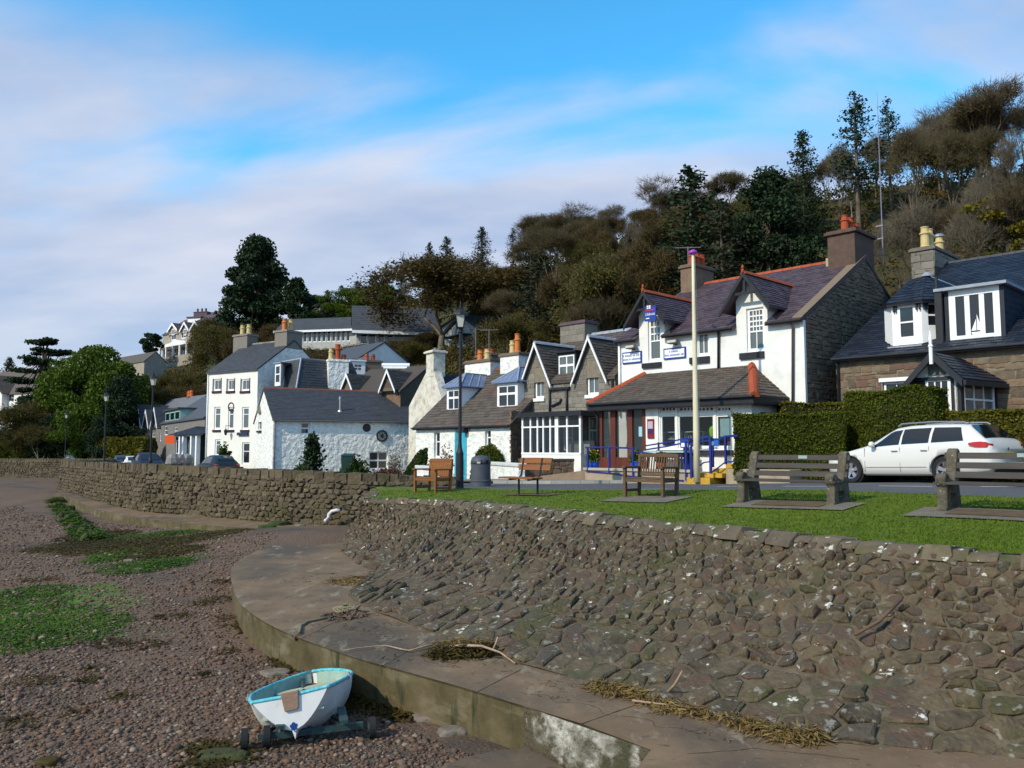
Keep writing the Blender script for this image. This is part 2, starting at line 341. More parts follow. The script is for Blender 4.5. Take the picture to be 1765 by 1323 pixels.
def stone(mb,poly,c,fn,h,R,rag=.3,inset=.8,edge_j=0):
 if edge_j:
  q=[]
  for i in range(len(poly)):
   a,b=poly[i],poly[(i+1)%len(poly)];L_=math.hypot(a[0]-b[0],a[1]-b[1]);k=R.uniform(-.2,.02)*L_*edge_j
   mx_,my_=(a[0]+b[0])/2,(a[1]+b[1])/2;t_=R.uniform(-.2,.2);ox,oy=mx_-c[0],my_-c[1];ol=max(.001,math.hypot(ox,oy))
   q.append((a[0]+(c[0]-a[0])*R.uniform(0,.16)*edge_j,a[1]+(c[1]-a[1])*R.uniform(0,.16)*edge_j))
   if L_>.1:q.append((mx_+(b[0]-a[0])*t_+ox/ol*k,my_+(b[1]-a[1])*t_+oy/ol*k))
  poly=q
 n=len(poly);tx,ty=R.uniform(-rag,rag),R.uniform(-rag,rag);rad=max(.02,math.hypot(poly[0][0]-c[0],poly[0][1]-c[1]))
 def hh(x,y,k):return h*k*(1+tx*(x-c[0])/rad+ty*(y-c[1])/rad)
 vs=[fn(x,y,-.05)for x,y in poly]+[fn(x,y,hh(x,y,.55))for x,y in poly]
 ins=[(c[0]+(x-c[0])*inset*R.uniform(.93,1.07),c[1]+(y-c[1])*inset*R.uniform(.93,1.07))for x,y in poly]
 vs+=[fn(x,y,hh(x,y,1)*R.uniform(.9,1.1))for x,y in ins]+[fn(c[0],c[1],h*R.uniform(.95,1.25))]
 fs=[]
 for i in range(n):
  j=(i+1)%n;fs+=[(i,j,n+j,n+i),(n+i,n+j,2*n+j,2*n+i),(2*n+i,2*n+j,3*n)]
 mb.add(vs,fs)
def split_stones(items,parent,material,name,stuff_name,limit,R,h=(.02,.05),fn=None,rag=.3,inset=.8,far=None,smooth=False,edge_j=0):
 """items: list of (poly,c,area,fn); biggest in view become parts, the rest one stuff part"""
 def shown(it):
  p=it[3](it[1][0],it[1][1],0);return it[2]/max(1,(p-CAM).length_squared)*(1 if abs(p.x/max(.1,p.y))<.64 else .02)
 items=sorted(items,key=shown,reverse=True);rest=MB()
 for k,it in enumerate(items):
  mb=MB()if k<limit else rest
  stone(mb,it[0],it[1],it[3],R.uniform(*h),R,rag,inset,edge_j)
  if k<limit:mb.build(name,material,parent,smooth=smooth)
 if rest.f:
  o=rest.build(stuff_name,material,parent);o['kind']='stuff'
Rr=random.Random(3)
root=thing('stone_revetment','sloping bank of rough dark stones below the lawn, running down to the concrete ledge','sea wall',tuple(RB[6]))
ng,mg=150,10;V=[];Fc=[]
for i in range(ng+1):
 for j in range(mg+1):V.append(rev_pt(RLEN*i/ng,j/mg,.004))
for i in range(ng):
 for j in range(mg):a=i*(mg+1)+j;Fc.append((a,a+mg+1,a+mg+2,a+1))
npobj('rubble_core',V,Fc,RMORT,root)
items=[]
for(v0,v1,sx,sy,sd_)in((0,.30,.30,.25,11),(.30,.62,.20,.16,12),(.62,.97,.16,.115,13)):
 H=2.6*(v1-v0);s_lo=0
 for poly,c,ar in cells(RLEN,H,sx,sy,.42,.012,sd_):
  def fn(x,y,n,v0=v0,v1=v1,H=H):return rev_pt(min(RLEN,max(0,x)),v0+(v1-v0)*y/H,n)
  items.append((poly,c,ar,fn))
split_stones(items,root,REV,'stone','small_stones',300,Rr,(.012,.055),rag=.95,inset=.82,edge_j=.8)
s=0.3
while s<RLEN-.3:
 w_=Rr.uniform(.12,.42);t0=poly_at(RT,RS,s);t1=poly_at(RT,RS,min(RLEN,s+w_-.02))
 d=(t1-t0);
 if d.length<.1:s+=.2;continue
 d.normalize();bk=Vector((-d.y,d.x,0));hh=Rr.uniform(.12,.24);dn=rev_pt(s,.9)-rev_pt(s,1.0)
 j=lambda k=.02:Vector((Rr.uniform(-k,k),Rr.uniform(-k,k),Rr.uniform(-k,k)))
 off=-bk*Rr.uniform(.03,.09);dwn=dn.normalized()*hh*.85+Vector((0,0,-hh*.25))
 va=1-hh/2.2;e_=Rr.uniform(.015,.055);s1=min(RLEN,s+w_-.015)
 p=[rev_pt(s,va,e_),rev_pt(s1,va,e_),t1+bk*.32+Vector((0,0,-hh)),t0+bk*.32+Vector((0,0,-hh))]
 q=[rev_pt(s,1,e_*.7),rev_pt(s1,1,e_*.7),t1+bk*.30,t0+bk*.30]
 up=Rr.uniform(-.015,.03);m0,m1=(p[0]+q[0])/2+off*.5+j(.025),(p[1]+q[1])/2+off*.5+j(.025)
 vs=[x+j(.015)for x in p]+[x+j(.012)+Vector((0,0,up))for x in q]+[m0,m1]
 MB().add(vs,[(3,2,1,0),(4,5,6,7),(0,1,9,8),(8,9,5,4),(1,2,6,5,9),(2,3,7,6),(3,0,8,4,7)]).build('coping_stone',COPE,root,bevel=.015)
 s+=w_
fb=[((590,907),(700,834),.10),((575,906),(640,822),.2),((500,903),(500,812),.22),((430,897),(430,809),.23),((360,890),(360,806),.25),((250,882),(250,801),.25),((200,872),(200,799),.25),((150,858),(150,797),.25),((100,843),(97,795),.25)]
WB=[PZ(*b,Z_L)for b,t,z in fb];WB[0]=Vector((-1.6,26.0,Z_L));WB[1]=Vector((-4.6,25.6,Z_L))
WT=[Vector((b.x+.0,b.y+.35,z))for b,(_,t,z)in zip(WB,fb)]
WT=[]
for b,(bp_,tp,z)in zip(WB,fb):
 d=b.y+.4;p=PY(tp[0]if tp[0]<560 else CX+1400*b.x/b.y,tp[1],d);WT.append(Vector((b.x-.05 if tp[0]<560 else b.x,b.y+.4,p.z)))
WT[0].z=.02;WT[1].z=.14
c0=WB[-1];WB+=[Vector((c0.x-1.2,56,Z_L)),Vector((c0.x-10,77,-1.75)),Vector((c0.x-34,80,-1.75)),Vector((-140,86,-1.8))]
WT+=[Vector((c0.x-1.3,56.4,.22)),Vector((c0.x-10,77.5,.10)),Vector((c0.x-34,80.6,.08)),Vector((-140,86.6,.08))]
FS=[0]
for i in range(1,len(WB)):FS.append(FS[-1]+(WB[i]-WB[i-1]).length)
FLEN=FS[-1]
def far_pt(s,v,n=0):
 b=poly_at(WB,FS,s);t=poly_at(WT,FS,s);e=.1
 d=(poly_at(WB,FS,min(FLEN,s+e))-poly_at(WB,FS,max(0,s-e))).normalized();nn=(t-b).cross(d).normalized()
 return b.lerp(t,v)+nn*(n+.06*noise.noise(Vector((s*.5,v*3,5))))
fwall=thing('harbour_wall','long rubble sea wall with parapet, curving away behind the beach to the left','sea wall',tuple(WB[3]))
V=[];Fc=[];ng=220
for i in range(ng+1):
 s=FLEN*i/ng
 for j in range(5):V.append(far_pt(s,-.3 if j==0 else j/4*.98,0))
 t=poly_at(WT,FS,s);dd=(poly_at(WT,FS,min(FLEN,s+.1))-poly_at(WT,FS,max(0,s-.1))).normalized();bk=Vector((dd.y,-dd.x,0))
 V.append(t+bk*.45);V.append(t+bk*.45-Vector((0,0,1.6)))
for i in range(ng):
 for j in range(6):a=i*7+j;Fc.append((a+7,a,a+1,a+8))
npobj('wall_core',V,Fc,RMORT,fwall)
items=[]
SV=96
for(v0,v1,sx,sy,sd_)in((.0,.86,.26,.17,21),):
 for poly,c,ar in cells(SV,1.5,sx,sy,.42,.015,sd_):
  items.append((poly,c,ar,lambda x,y,n:far_pt(min(FLEN,x),y/1.5*.88,n)))
split_stones(items,fwall,REVFAR,'stone','wall_stones',290,Rr,(.02,.085),rag=.7,inset=.75,edge_j=1)
mb=MB();s=.2;k=0
while s<96:
 w_=Rr.uniform(.28,.5)
 a,b=poly_at(WT,FS,s),poly_at(WT,FS,s+w_-.04);d=(b-a).normalized();bk=Vector((d.y,-d.x,0));up=Vector((0,0,Rr.uniform(.0,.05)));dn=Vector((0,0,-.30))
 o_=-bk*Rr.uniform(.02,.09)
 vs=[a+o_+dn,b+o_+dn,b+bk*.47+dn,a+bk*.47+dn,a+o_+up,b+o_*1.3+up,b+bk*.46+up,a+bk*.46+up]
 vs=[x+Vector((Rr.uniform(-.015,.015),Rr.uniform(-.015,.015),Rr.uniform(-.015,.015)))for x in vs]
 m=MB()if k<120 else mb
 m.add(vs,[(0,1,2,3),(7,6,5,4),(4,5,1,0),(5,6,2,1),(6,7,3,2),(7,4,0,3)])
 if k<120:m.build('coping_stone',REVFAR,fwall)
 s+=w_;k+=1
o=mb.build('far_copings',REVFAR,fwall);o['kind']='stuff'
edge=[(560,918),(520,923),(470,936),(425,958),(402,975),(397,990),(402,1012),(414,1040),(450,1068),(500,1093),(560,1115),(620,1135),(700,1157),(800,1185),(905,1217),(1000,1246),(1122,1292),(1098,1323)]
EP=[PZ(x,y,Z_L)for x,y in edge]+[Vector((1.0,4.5,Z_L)),Vector((1.0,2.0,Z_L))]
inner=[Vector((9,2,Z_L)),Vector((9,5.9,Z_L)),Vector((5.6,6.5,Z_L)),Vector((3.3,7.2,Z_L)),Vector((1.6,8.6,Z_L)),Vector((.2,10.4,Z_L)),Vector((-1,12.9,Z_L)),Vector((-2,16.5,Z_L)),Vector((-3.2,20,Z_L)),Vector((-3.4,24.5,Z_L)),Vector((-5.1,24,Z_L))]
edgeS=[]
for i in range(len(EP)-1):
 p0,p1,p2,p3=EP[max(0,i-1)],EP[i],EP[i+1],EP[min(len(EP)-1,i+2)]
 for k in range(4):
  t=k/4
  if 14<=i<=17:edgeS.append(p1.lerp(p2,t));continue
  edgeS.append(.5*((2*p1)+(p2-p0)*t+(2*p0-5*p1+4*p2-p3)*t*t+(3*p1-p0-3*p2+p3)*t**3))
edgeS.append(EP[-1])
ring=edgeS+inner
topm=MB();topm.add(ring,[tuple(range(len(ring)))]);
led=topm.build('concrete_ledge',CONC,None,org=(0,10,Z_L-.6));structure(led)
led['label']='flat weathered concrete ledge at the foot of the stone bank'
fm=MB()
for i in range(len(edgeS)-1):
 a,b=edgeS[i],edgeS[i+1];o1=(a-b).normalized();nrm=Vector((o1.y,-o1.x,0))*-1
 r0=Vector((0,0,-.03))
 q=[a,b,b+nrm*-.025+r0,a+nrm*-.025+r0]
 fm.quad(a,b,b-nrm*.02+r0,a-nrm*.02+r0);fm.quad(a-nrm*.02+r0,b-nrm*.02+r0,b-nrm*.05-Vector((0,0,.7)),a-nrm*.05-Vector((0,0,.7)))
fo=fm.build('ledge_face',CONCF,led)
fn_a,fn_b=PZ(905,1217,Z_L),PZ(1122,1292,Z_L);du=(fn_b-fn_a);LN=du.length;du.normalize();nn=Vector((-du.y,du.x,0))*-1
if nn.dot(CAM-fn_a)<0:nn=-nn
mbk=MB();g=34;V=[];Fc=[]
for i in range(g+1):
 for j in range(13):
  u=LN*i/g;zv=-.62*j/12;bulge=.10*math.sin(math.pi*i/g)**.5*(.25+j/12)+.04*noise.noise(Vector((u*6,zv*6,1)))+.02*noise.noise(Vector((u*20,zv*20,3)))
  p=fn_a+du*u+nn*(.015+max(0,bulge)*(1 if j else .1))+Vector((0,0,zv+(.004 if j==0 else 0)));V.append(p)
for i in range(g):
 for j in range(12):a=i*13+j;Fc.append((a,a+13,a+14,a+1))
npobj('crumbled_face',V,Fc,CRUST,led)
tb=CRUST.node_tree;cb=[x for x in tb.nodes if x.type=='BSDF_PRINCIPLED'][0];csrc=cb.inputs['Base Color'].links[0].from_socket;cN,cL=tb.nodes.new,tb.links.new
ctc=cN('ShaderNodeTexCoord');cm_=cN('ShaderNodeMapping');cm_.vector_type='TEXTURE';cc_=fn_a.lerp(fn_b,.55)-Vector((0,10,Z_L-.6));cm_.inputs['Location'].default_value=(cc_.x,cc_.y,.52);cm_.inputs['Scale'].default_value=(.48,.75,.22)
cL(ctc.outputs['Object'],cm_.inputs[0]);cl_=cN('ShaderNodeVectorMath');cl_.operation='LENGTH';cL(cm_.outputs[0],cl_.inputs[0]);cn_=cN('ShaderNodeTexNoise');cn_.inputs['Scale'].default_value=9;cn_.inputs['Detail'].default_value=8;cL(ctc.outputs['Object'],cn_.inputs['Vector'])
ca_=cN('ShaderNodeMath');ca_.operation='MULTIPLY_ADD';ca_.inputs[1].default_value=2.2;ca_.inputs[2].default_value=-1.1;cL(cn_.outputs[0],ca_.inputs[0]);cs_=cN('ShaderNodeMath');cs_.operation='ADD';cL(cl_.outputs['Value'],cs_.inputs[0]);cL(ca_.outputs[0],cs_.inputs[1])
cr_=cN('ShaderNodeMapRange');cr_.inputs[1].default_value=.8;cr_.inputs[2].default_value=1.1;cL(cs_.outputs[0],cr_.inputs[0]);cx_=cN('ShaderNodeMix');cx_.data_type='RGBA';cL(cr_.outputs[0],cx_.inputs['Factor']);cL(csrc,cx_.inputs['A']);cx_.inputs['B'].default_value=(.085,.068,.040,1);cL(cx_.outputs['Result'],cb.inputs['Base Color'])
def crackline(px_,wd,nm,zig):
 P_=[PZ(x,y,Z_L+.002)for x,y in px_];Q=[]
 for a,b in zip(P_,P_[1:]):
  for k in range(12):p=a.lerp(b,k/12);q=noise.noise(Vector((p.x*5,p.y*5,2)))*zig;Q.append(p+Vector((q,q*.6,0)))
 m_=MB();vs=[]
 for i,p in enumerate(Q):d_=(Q[min(i+1,len(Q)-1)]-Q[max(0,i-1)]).normalized();n_=Vector((-d_.y,d_.x,0))*wd*(.5+abs(noise.noise(p*9))*1.5);vs+=[p-n_,p+n_]
 m_.add(vs,[(2*i,2*i+1,2*i+3,2*i+2)for i in range(len(Q)-1)]);m_.build(nm,mat('joint_dirt',[(.022,.018,.013),(.04,.032,.022)]),led)
for q_,w2,z2 in(([(520,1100),(600,1060),(640,1052)],.006,.02),([(662,1146),(745,1098)],.006,.015),([(822,1192),(905,1150)],.006,.015),([(1003,1247),(1120,1206)],.006,.02),([(404,1000),(500,985),(615,990)],.008,.03),([(560,1115),(610,1100),(700,1118),(760,1150)],.003,.10),([(900,1190),(990,1210),(1100,1240),(1200,1262)],.003,.12),([(470,1040),(540,1010),(590,1000)],.003,.12),([(1180,1300),(1300,1290),(1500,1310)],.004,.08)):crackline(q_,w2,'joint_line',z2)
fe=[(575,917),(510,914),(400,908),(320,901),(245,893),(205,886),(165,877),(130,862),(95,851)]
FE=[PZ(x,y,Z_L)for x,y in fe];FE[0].x=-4.4
fi=[Vector((-2.5,25.9,Z_L))]+[b+Vector((0,.3,0))for b in WB[1:9]]
fl=MB();rg=FE+list(reversed(fi));fl.add(rg,[tuple(range(len(rg)))])
fo=fl.build('far_concrete_ledge',CONC,None,org=(-12,28,Z_L-.6));structure(fo);fo['label']='narrow concrete footing along the foot of the harbour wall'
fm=MB()
FE2=FE+[FE[-1]+Vector((1.2,.8,0))]
for i in range(len(FE2)-1):
 a,b=FE2[i],FE2[i+1];dz=Vector((0,0,-.7));fm.quad(a,b,b+dz,a+dz)
fm.build('footing_face',CONCF,fo)
BP=PZ(520,935,Z_L)
def beach(x,y):
 z=-1.88
 d2=((x-BP.x+.5)/3.6)**2+((y-BP.y-1.0)/4.6)**2;z+=.42*math.exp(-d2)
 dl=y-interp(x,[-27,-20,-12.7,-7,-4],[49,34,28,24.6,23.9]);z+=.22*math.exp(-(dl/4)**2)if x<-3 else 0
 z+=.18*max(0,min(1,(y-30)/25))
 z-=.05*max(0,-x-10)*.15 if y<40 else 0
 z+=.03*noise.noise(Vector((x*.5,y*.5,0)))+.014*noise.noise(Vector((x*2.2,y*2.2,4)))
 return z
xs=np.concatenate([np.linspace(-160,-30,40,endpoint=False),np.linspace(-30,-9,70,endpoint=False),np.linspace(-9,3.2,130)])
ys=np.concatenate([np.linspace(-20,3.5,12,endpoint=False),np.linspace(3.5,14,110,endpoint=False),np.linspace(14,30,80,endpoint=False),np.linspace(30,100,60)])
V=[(x,y,beach(x,y))for x in xs for y in ys];ny_=len(ys)
Fc=[(i*ny_+j,(i+1)*ny_+j,(i+1)*ny_+j+1,i*ny_+j+1)for i in range(len(xs)-1)for j in range(ny_-1)]
BEACHM=mat('shingle_beach',[(.055,.038,.026),(.105,.070,.046),(.14,.096,.066),(.175,.13,.095)],scale=26,detail=8,rough=.95,bump=1.0,bscale=22,bdist=.03,dirt=((.065,.050,.038),.45,.50,.16),lich=[((.26,.22,.18),30,.64,.04),((.028,.024,.020),22,.64,.03)])
t=BEACHM.node_tree;bs=[x for x in t.nodes if x.type=='BSDF_PRINCIPLED'][0];src=bs.inputs['Base Color'].links[0].from_socket
tc=t.nodes.new('ShaderNodeTexCoord');cur=src
def patch(cx,cy,rx,ry,col,rough_n=2.0,thr=.0,rot=0):
 global cur
 N,L=t.nodes.new,t.links.new
 mp=N('ShaderNodeMapping');mp.vector_type='TEXTURE';mp.inputs['Location'].default_value=(cx,cy,0);mp.inputs['Rotation'].default_value=(0,0,rot);mp.inputs['Scale'].default_value=(rx,ry,1e6)
 L(tc.outputs['Object'],mp.inputs[0]);ln=N('ShaderNodeVectorMath');ln.operation='LENGTH';L(mp.outputs[0],ln.inputs[0])
 n=N('ShaderNodeTexNoise');n.inputs['Scale'].default_value=rough_n;n.inputs['Detail'].default_value=7;n.inputs['Roughness'].default_value=.65;L(tc.outputs['Object'],n.inputs['Vector'])
 m=N('ShaderNodeMath');m.operation='MULTIPLY_ADD';m.inputs[1].default_value=2.6;m.inputs[2].default_value=-1.3;L(n.outputs[0],m.inputs[0])
 a=N('ShaderNodeMath');a.operation='ADD';L(ln.outputs['Value'],a.inputs[0]);L(m.outputs[0],a.inputs[1])
 r=N('ShaderNodeMapRange');r.inputs[1].default_value=.95;r.inputs[2].default_value=.6;r.inputs[3].default_value=0;r.inputs[4].default_value=.85;L(a.outputs[0],r.inputs[0])
 n5=N('ShaderNodeTexNoise');n5.inputs['Scale'].default_value=18;n5.inputs['Detail'].default_value=6;L(tc.outputs['Object'],n5.inputs['Vector'])
 cr=N('ShaderNodeValToRGB');cr.color_ramp.elements[0].position=.35;cr.color_ramp.elements[1].position=.65
 cr.color_ramp.elements[0].color=(*[c*.35 for c in col],1);cr.color_ramp.elements[1].color=(*[c*1.15 for c in col],1);L(n5.outputs[0],cr.inputs[0])
 x=N('ShaderNodeMix');x.data_type='RGBA';L(r.outputs[0],x.inputs['Factor']);L(cur,x.inputs['A']);L(cr.outputs[0],x.inputs['B']);cur=x.outputs['Result']
zb=-1.86
def pp(px,py):p=PZ(px,py,zb);return p.x,p.y
for(px,py,rx,ry,col,rot)in((40,1050,2.1,2.2,(.085,.20,.012),0),(130,1085,1.4,.8,(.05,.115,.012),0),(90,1020,1.6,.8,(.07,.16,.012),0),(230,950,3.6,1.6,(.075,.060,.016),.0),(300,935,3.0,1.1,(.06,.075,.014),0),(255,980,2.0,.7,(.045,.095,.012),0),(150,945,2.6,1.0,(.085,.050,.016),0)):
 patch(*pp(px,py),rx,ry,col,1.6,0,rot)
t.links.new(cur,bs.inputs['Base Color'])
bo=npobj('beach',V,Fc,BEACHM,smooth=True);structure(bo)
WATER=mat('sea_water',[(.04,.06,.07)],rough=.08,bump=.3,bscale=2,spec=.5)
sea=MB().quad((-900,-600,-2.35),(400,-600,-2.35),(400,200,-2.35),(-900,200,-2.35)).build('water',WATER,None,org=(0,0,-2.35));structure(sea)
pxs=list(range(-3000,-900,150))+list(range(-900,97,30))+[97,99]+list(range(110,2400,22))+list(range(2400,4200,150))
wl_x=[];wl=[]
def wall_y(px):
 best=None
 line=[p+Vector((0,.25,0))for p in reversed(WT)]+[Vector((-1.6,25.5,0))]
 for a,b in zip(line,line[1:]):
  pa,pb=CX+1400*a.x/a.y,CX+1400*b.x/b.y
  if min(pa,pb)<=px<=max(pa,pb)and pa!=pb:
   t_=(px-pa)/(pb-pa);y=lerp(a.y,b.y,t_);best=y if best is None else max(best,y)
 return best
redge=[(560,26.8),(690,25.2),(1000,21),(1220,18),(1500,15.2),(1765,13.2),(2200,11.4),(3000,9.5),(4200,8)]
V=[];Fc=[];M=46
for px in pxs:
 y0=wall_y(px)if px<780 else None
 if px<-700:y0=95
 if y0 is None:y0=interp(px,[q[0]for q in redge],[q[1]for q in redge])-.25
 for j in range(M+1):
  y=lerp(y0,96,j/20)if j<=20 else 96*(450/96)**((j-20)/(M-20))
  x=(px-CX)/1400*y
  z=hill(x,y)
  if y>interp(px,HPX,HYF):z+=(.5*noise.noise(Vector((x*.08,y*.08,0)))+.2*noise.noise(Vector((x*.3,y*.3,0))))*min(1,(y-interp(px,HPX,HYF))/10)
  V.append((x,y,z))
for i in range(len(pxs)-1):
 for j in range(M):a=i*(M+1)+j;Fc.append((a,a+M+1,a+M+2,a+1))
lo=npobj('ground',V,Fc,HILLM,smooth=True);structure(lo)
def drape(name,near,far,mat_,dz,nseg=40,msub=10,kind='structure'):
 """sheet between two px/Y polylines, laid dz above the ground"""
 def samp(P,t_):
  x=lerp(P[0][0],P[-1][0],t_);return x,interp(x,[p[0]for p in P],[p[1]for p in P])
 V=[];Fc=[]
 for i in range(nseg+1):
  a,b=samp(near,i/nseg),samp(far,i/nseg)
  for j in range(msub+1):
   px=lerp(a[0],b[0],j/msub);Y=lerp(a[1],b[1],j/msub);x=(px-CX)/1400*Y;V.append((x,Y,A(x,Y)+dz))
 for i in range(nseg):
  for j in range(msub):k=i*(msub+1)+j;Fc.append((k,k+msub+1,k+msub+2,k+1))
 o=npobj(name,V,Fc,mat_,smooth=True);return structure(o)
kerb=[(560,32),(700,31),(850,28.5),(950,27.2),(1180,26.8),(1300,26.2),(1450,25.5),(1765,22.6),(2200,19),(3000,15)]
drape('road',redge,kerb,TARMAC,.03,60,10)
drape('pavement',kerb,[(560,34),(700,33.5),(850,31.5),(1000,31),(1180,30),(1300,28.6),(1450,27.3),(1765,24.6),(2200,21),(3000,17)],PAVE,.12,40,4)
mb=MB()
for i in range(60):
 a=850+i*25;b=a+24.4
 for p,q in((a,b),):
  pa,pb=[Vector(((p_-CX)/1400*interp(p_,[k_[0]for k_ in kerb],[k_[1]for k_ in kerb]),interp(p_,[k_[0]for k_ in kerb],[k_[1]for k_ in kerb]),0))for p_ in(p,q)]
  pa.z,pb.z=A(pa.x,pa.y),A(pb.x,pb.y);n_=Vector((0,.12,0));u_=Vector((0,0,.135))
  mb.hexa([pa,pb,pb+n_,pa+n_,pa+u_,pb+u_,pb+n_+u_,pa+n_+u_])
structure(mb.build('kerb',mat('kerb_stone',[(.26,.25,.22),(.36,.345,.31)],rough=.9,scale=6,rnd=.4)))
drape('village_road',[(97,66),(250,44),(430,34),(560,29),(700,27)],[(150,76),(250,60),(430,50),(560,40),(700,34)],TARMAC,.025,30,6)
def marking(p0,p1,wd=.1):
 a,b=PZ(*p0,0),PZ(*p1,0)
 for _ in range(3):a=PZ(*p0,A(a.x,a.y)+.036);b=PZ(*p1,A(b.x,b.y)+.036)
 d=(b-a).normalized();n_=Vector((-d.y,d.x,0))*wd;V=MB();k=8
 for i in range(k):
  q,r=a.lerp(b,i/k),a.lerp(b,(i+1)/k);c_=[q-n_,r-n_,r+n_,q+n_]
  V.quad(*[Vector((x.x,x.y,A(x.x,x.y)+.036))for x in c_])
 return structure(V.build('road_marking',LINE))
marking((1515,837),(1607,838));marking((1237,838),(1290,838));marking((1350,838),(1440,838));marking((1085,843),(1150,842));marking((1690,838),(1800,838.5))
gt=[(p+Vector((0,.26,.0)))for p in RT];V=[];Fc=[];M=14;NG=70
for i in range(NG+1):
 s=RLEN*i/NG;a=poly_at(gt,RS,s);px=CX+1400*a.x/a.y
 tpx=interp(i/NG,[0,.25,.5,.75,1],[640,900,1250,1700,3000]);Y=interp(tpx,[q[0]for q in redge],[q[1]for q in redge]);b=Vector(((tpx-CX)/1400*Y,Y,0));b.z=A(b.x,b.y)+.05
 for j in range(M+1):
  t_=j/M;p=a.lerp(b,t_);e=t_*t_*(3-2*t_);p.z=lerp(a.z+.0,b.z,e**.8)+.012*noise.noise(Vector((p.x*.8,p.y*.8,0)));V.append(p)
for i in range(NG):
 for j in range(M):a=i*(M+1)+j;Fc.append((a,a+M+1,a+M+2,a+1))
structure(MB().add([(-3.6,20.2,-.275),(-.5,20.2,-.275),(1.5,27.5,-.275),(-4.5,26.4,-.275)],[(0,1,2,3)]).build('lawn_corner',GRASSM))
GR=npobj('lawn',V,Fc,GRASSM,smooth=True);structure(GR)
from mathutils.bvhtree import BVHTree
_bm=bmesh.new();_bm.from_mesh(GR.data);_bv=BVHTree.FromBMesh(_bm)
def lawn_z(x,y):
 h=_bv.ray_cast(Vector((x,y,20)),Vector((0,0,-1)));return h[0].z if h[0]else A(x,y)
def on_lawn(px,py):
 h=_bv.ray_cast(CAM,ray(px,py).normalized());return h[0]if h[0]else PZ(px,py,A(0,20))
def fr2(p,q):
 return Fr(p.x,p.y,math.degrees(math.atan2(q.y-p.y,q.x-p.x)))
def wall_grid(mb,fr,u0,u1,z0,z1,v=0,holes=(),depth=.14):
 us={u0,u1};zs={z0,z1};H=[]
 for h in holes:
  a,b,c,d=max(h[0],u0),min(h[1],u1),max(h[2],z0),min(h[3],z1)
  if b-a>1e-3 and d-c>1e-3:H.append((a,b,c,d));us|={a,b};zs|={c,d}
 us=sorted(us);zs=sorted(zs);at=fr.at
 for i in range(len(us)-1):
  for j in range(len(zs)-1):
   cu,cz=(us[i]+us[i+1])/2,(zs[j]+zs[j+1])/2
   if any(a<cu<b and c<cz<d for a,b,c,d in H):continue
   mb.quad(at(us[i],v,zs[j]),at(us[i+1],v,zs[j]),at(us[i+1],v,zs[j+1]),at(us[i],v,zs[j+1]))
 for h in holes:
  a,b,c,d=max(h[0],u0),min(h[1],u1),max(h[2],z0),min(h[3],z1)
  if b-a<=1e-3 or d-c<=1e-3:continue
  w_=v+depth
  mb.quad(at(a,v,c),at(a,v,d),at(a,w_,d),at(a,w_,c));mb.quad(at(b,v,d),at(b,v,c),at(b,w_,c),at(b,w_,d))
  if c==h[2]:mb.quad(at(b,v,c),at(a,v,c),at(a,w_,c),at(b,w_,c))
  if d==h[3]:mb.quad(at(a,v,d),at(b,v,d),at(b,w_,d),at(a,w_,d))
def rect(fr,x0,y0,x1,y1,v=0):
 ym,xm=(y0+y1)/2,(x0+x1)/2
 return(fr.uz(x0,ym,v)[0],fr.uz(x1,ym,v)[0],fr.uz(xm,y1,v)[1],fr.uz(xm,y0,v)[1])
def window(parent,fr,r,v=0,cols=1,rows=(.5,),frame=.07,bar=.025,depth=.10,m=None,g=None,name='window',sub=True,cfr=None):
 """timber frame, glazing bars and panes inside the opening r=(u0,u1,z0,z1); rows = heights of the transoms as fractions"""
 m=m or PAINTW;g=g or WIN;u0,u1,z0,z1=r;w_=v+depth;mb=MB()
 mb.fbox(fr,u0,u0+frame,w_-.03,w_+.04,z0,z1);mb.fbox(fr,u1-frame,u1,w_-.03,w_+.04,z0,z1)
 mb.fbox(fr,u0+frame,u1-frame,w_-.03,w_+.04,z1-frame,z1);mb.fbox(fr,u0+frame,u1-frame,w_-.035,w_+.04,z0,z0+frame*1.2)
 a,b,c,d=u0+frame,u1-frame,z0+frame*1.2,z1-frame
 zc=[c]+[lerp(c,d,t)for t in rows]+[d];nr=len(zc)-1;cl=cols if isinstance(cols,(list,tuple))else[cols]*nr
 if cfr:uc_all=[a]+[lerp(a,b,t)for t in cfr]+[b]
 for k in range(1,nr):mb.fbox(fr,a,b,w_-.02,w_+.03,zc[k]-bar,zc[k]+bar)
 panes=[]
 for k in range(nr):
  lo,hi=zc[k]+(bar if k else 0),zc[k+1]-(bar if k<nr-1 else 0)
  uc=uc_all if cfr else[lerp(a,b,i/cl[k])for i in range(cl[k]+1)];hb=bar*(.6 if not cfr else 1)
  for i in range(1,len(uc)-1):mb.fbox(fr,uc[i]-hb,uc[i]+hb,w_-.015,w_+.025,lo,hi)
  for i in range(len(uc)-1):panes.append((uc[i]+(hb if i else 0),uc[i+1]-(hb if i<len(uc)-2 else 0),lo,hi))
 f=mb.build(name,m,parent)
 host=f if sub else parent
 for p0,p1,q0,q1 in panes:
  MB().quad(fr.at(p0,w_+.01,q0),fr.at(p1,w_+.01,q0),fr.at(p1,w_+.01,q1),fr.at(p0,w_+.01,q1)).build('pane',g,host)
 return f
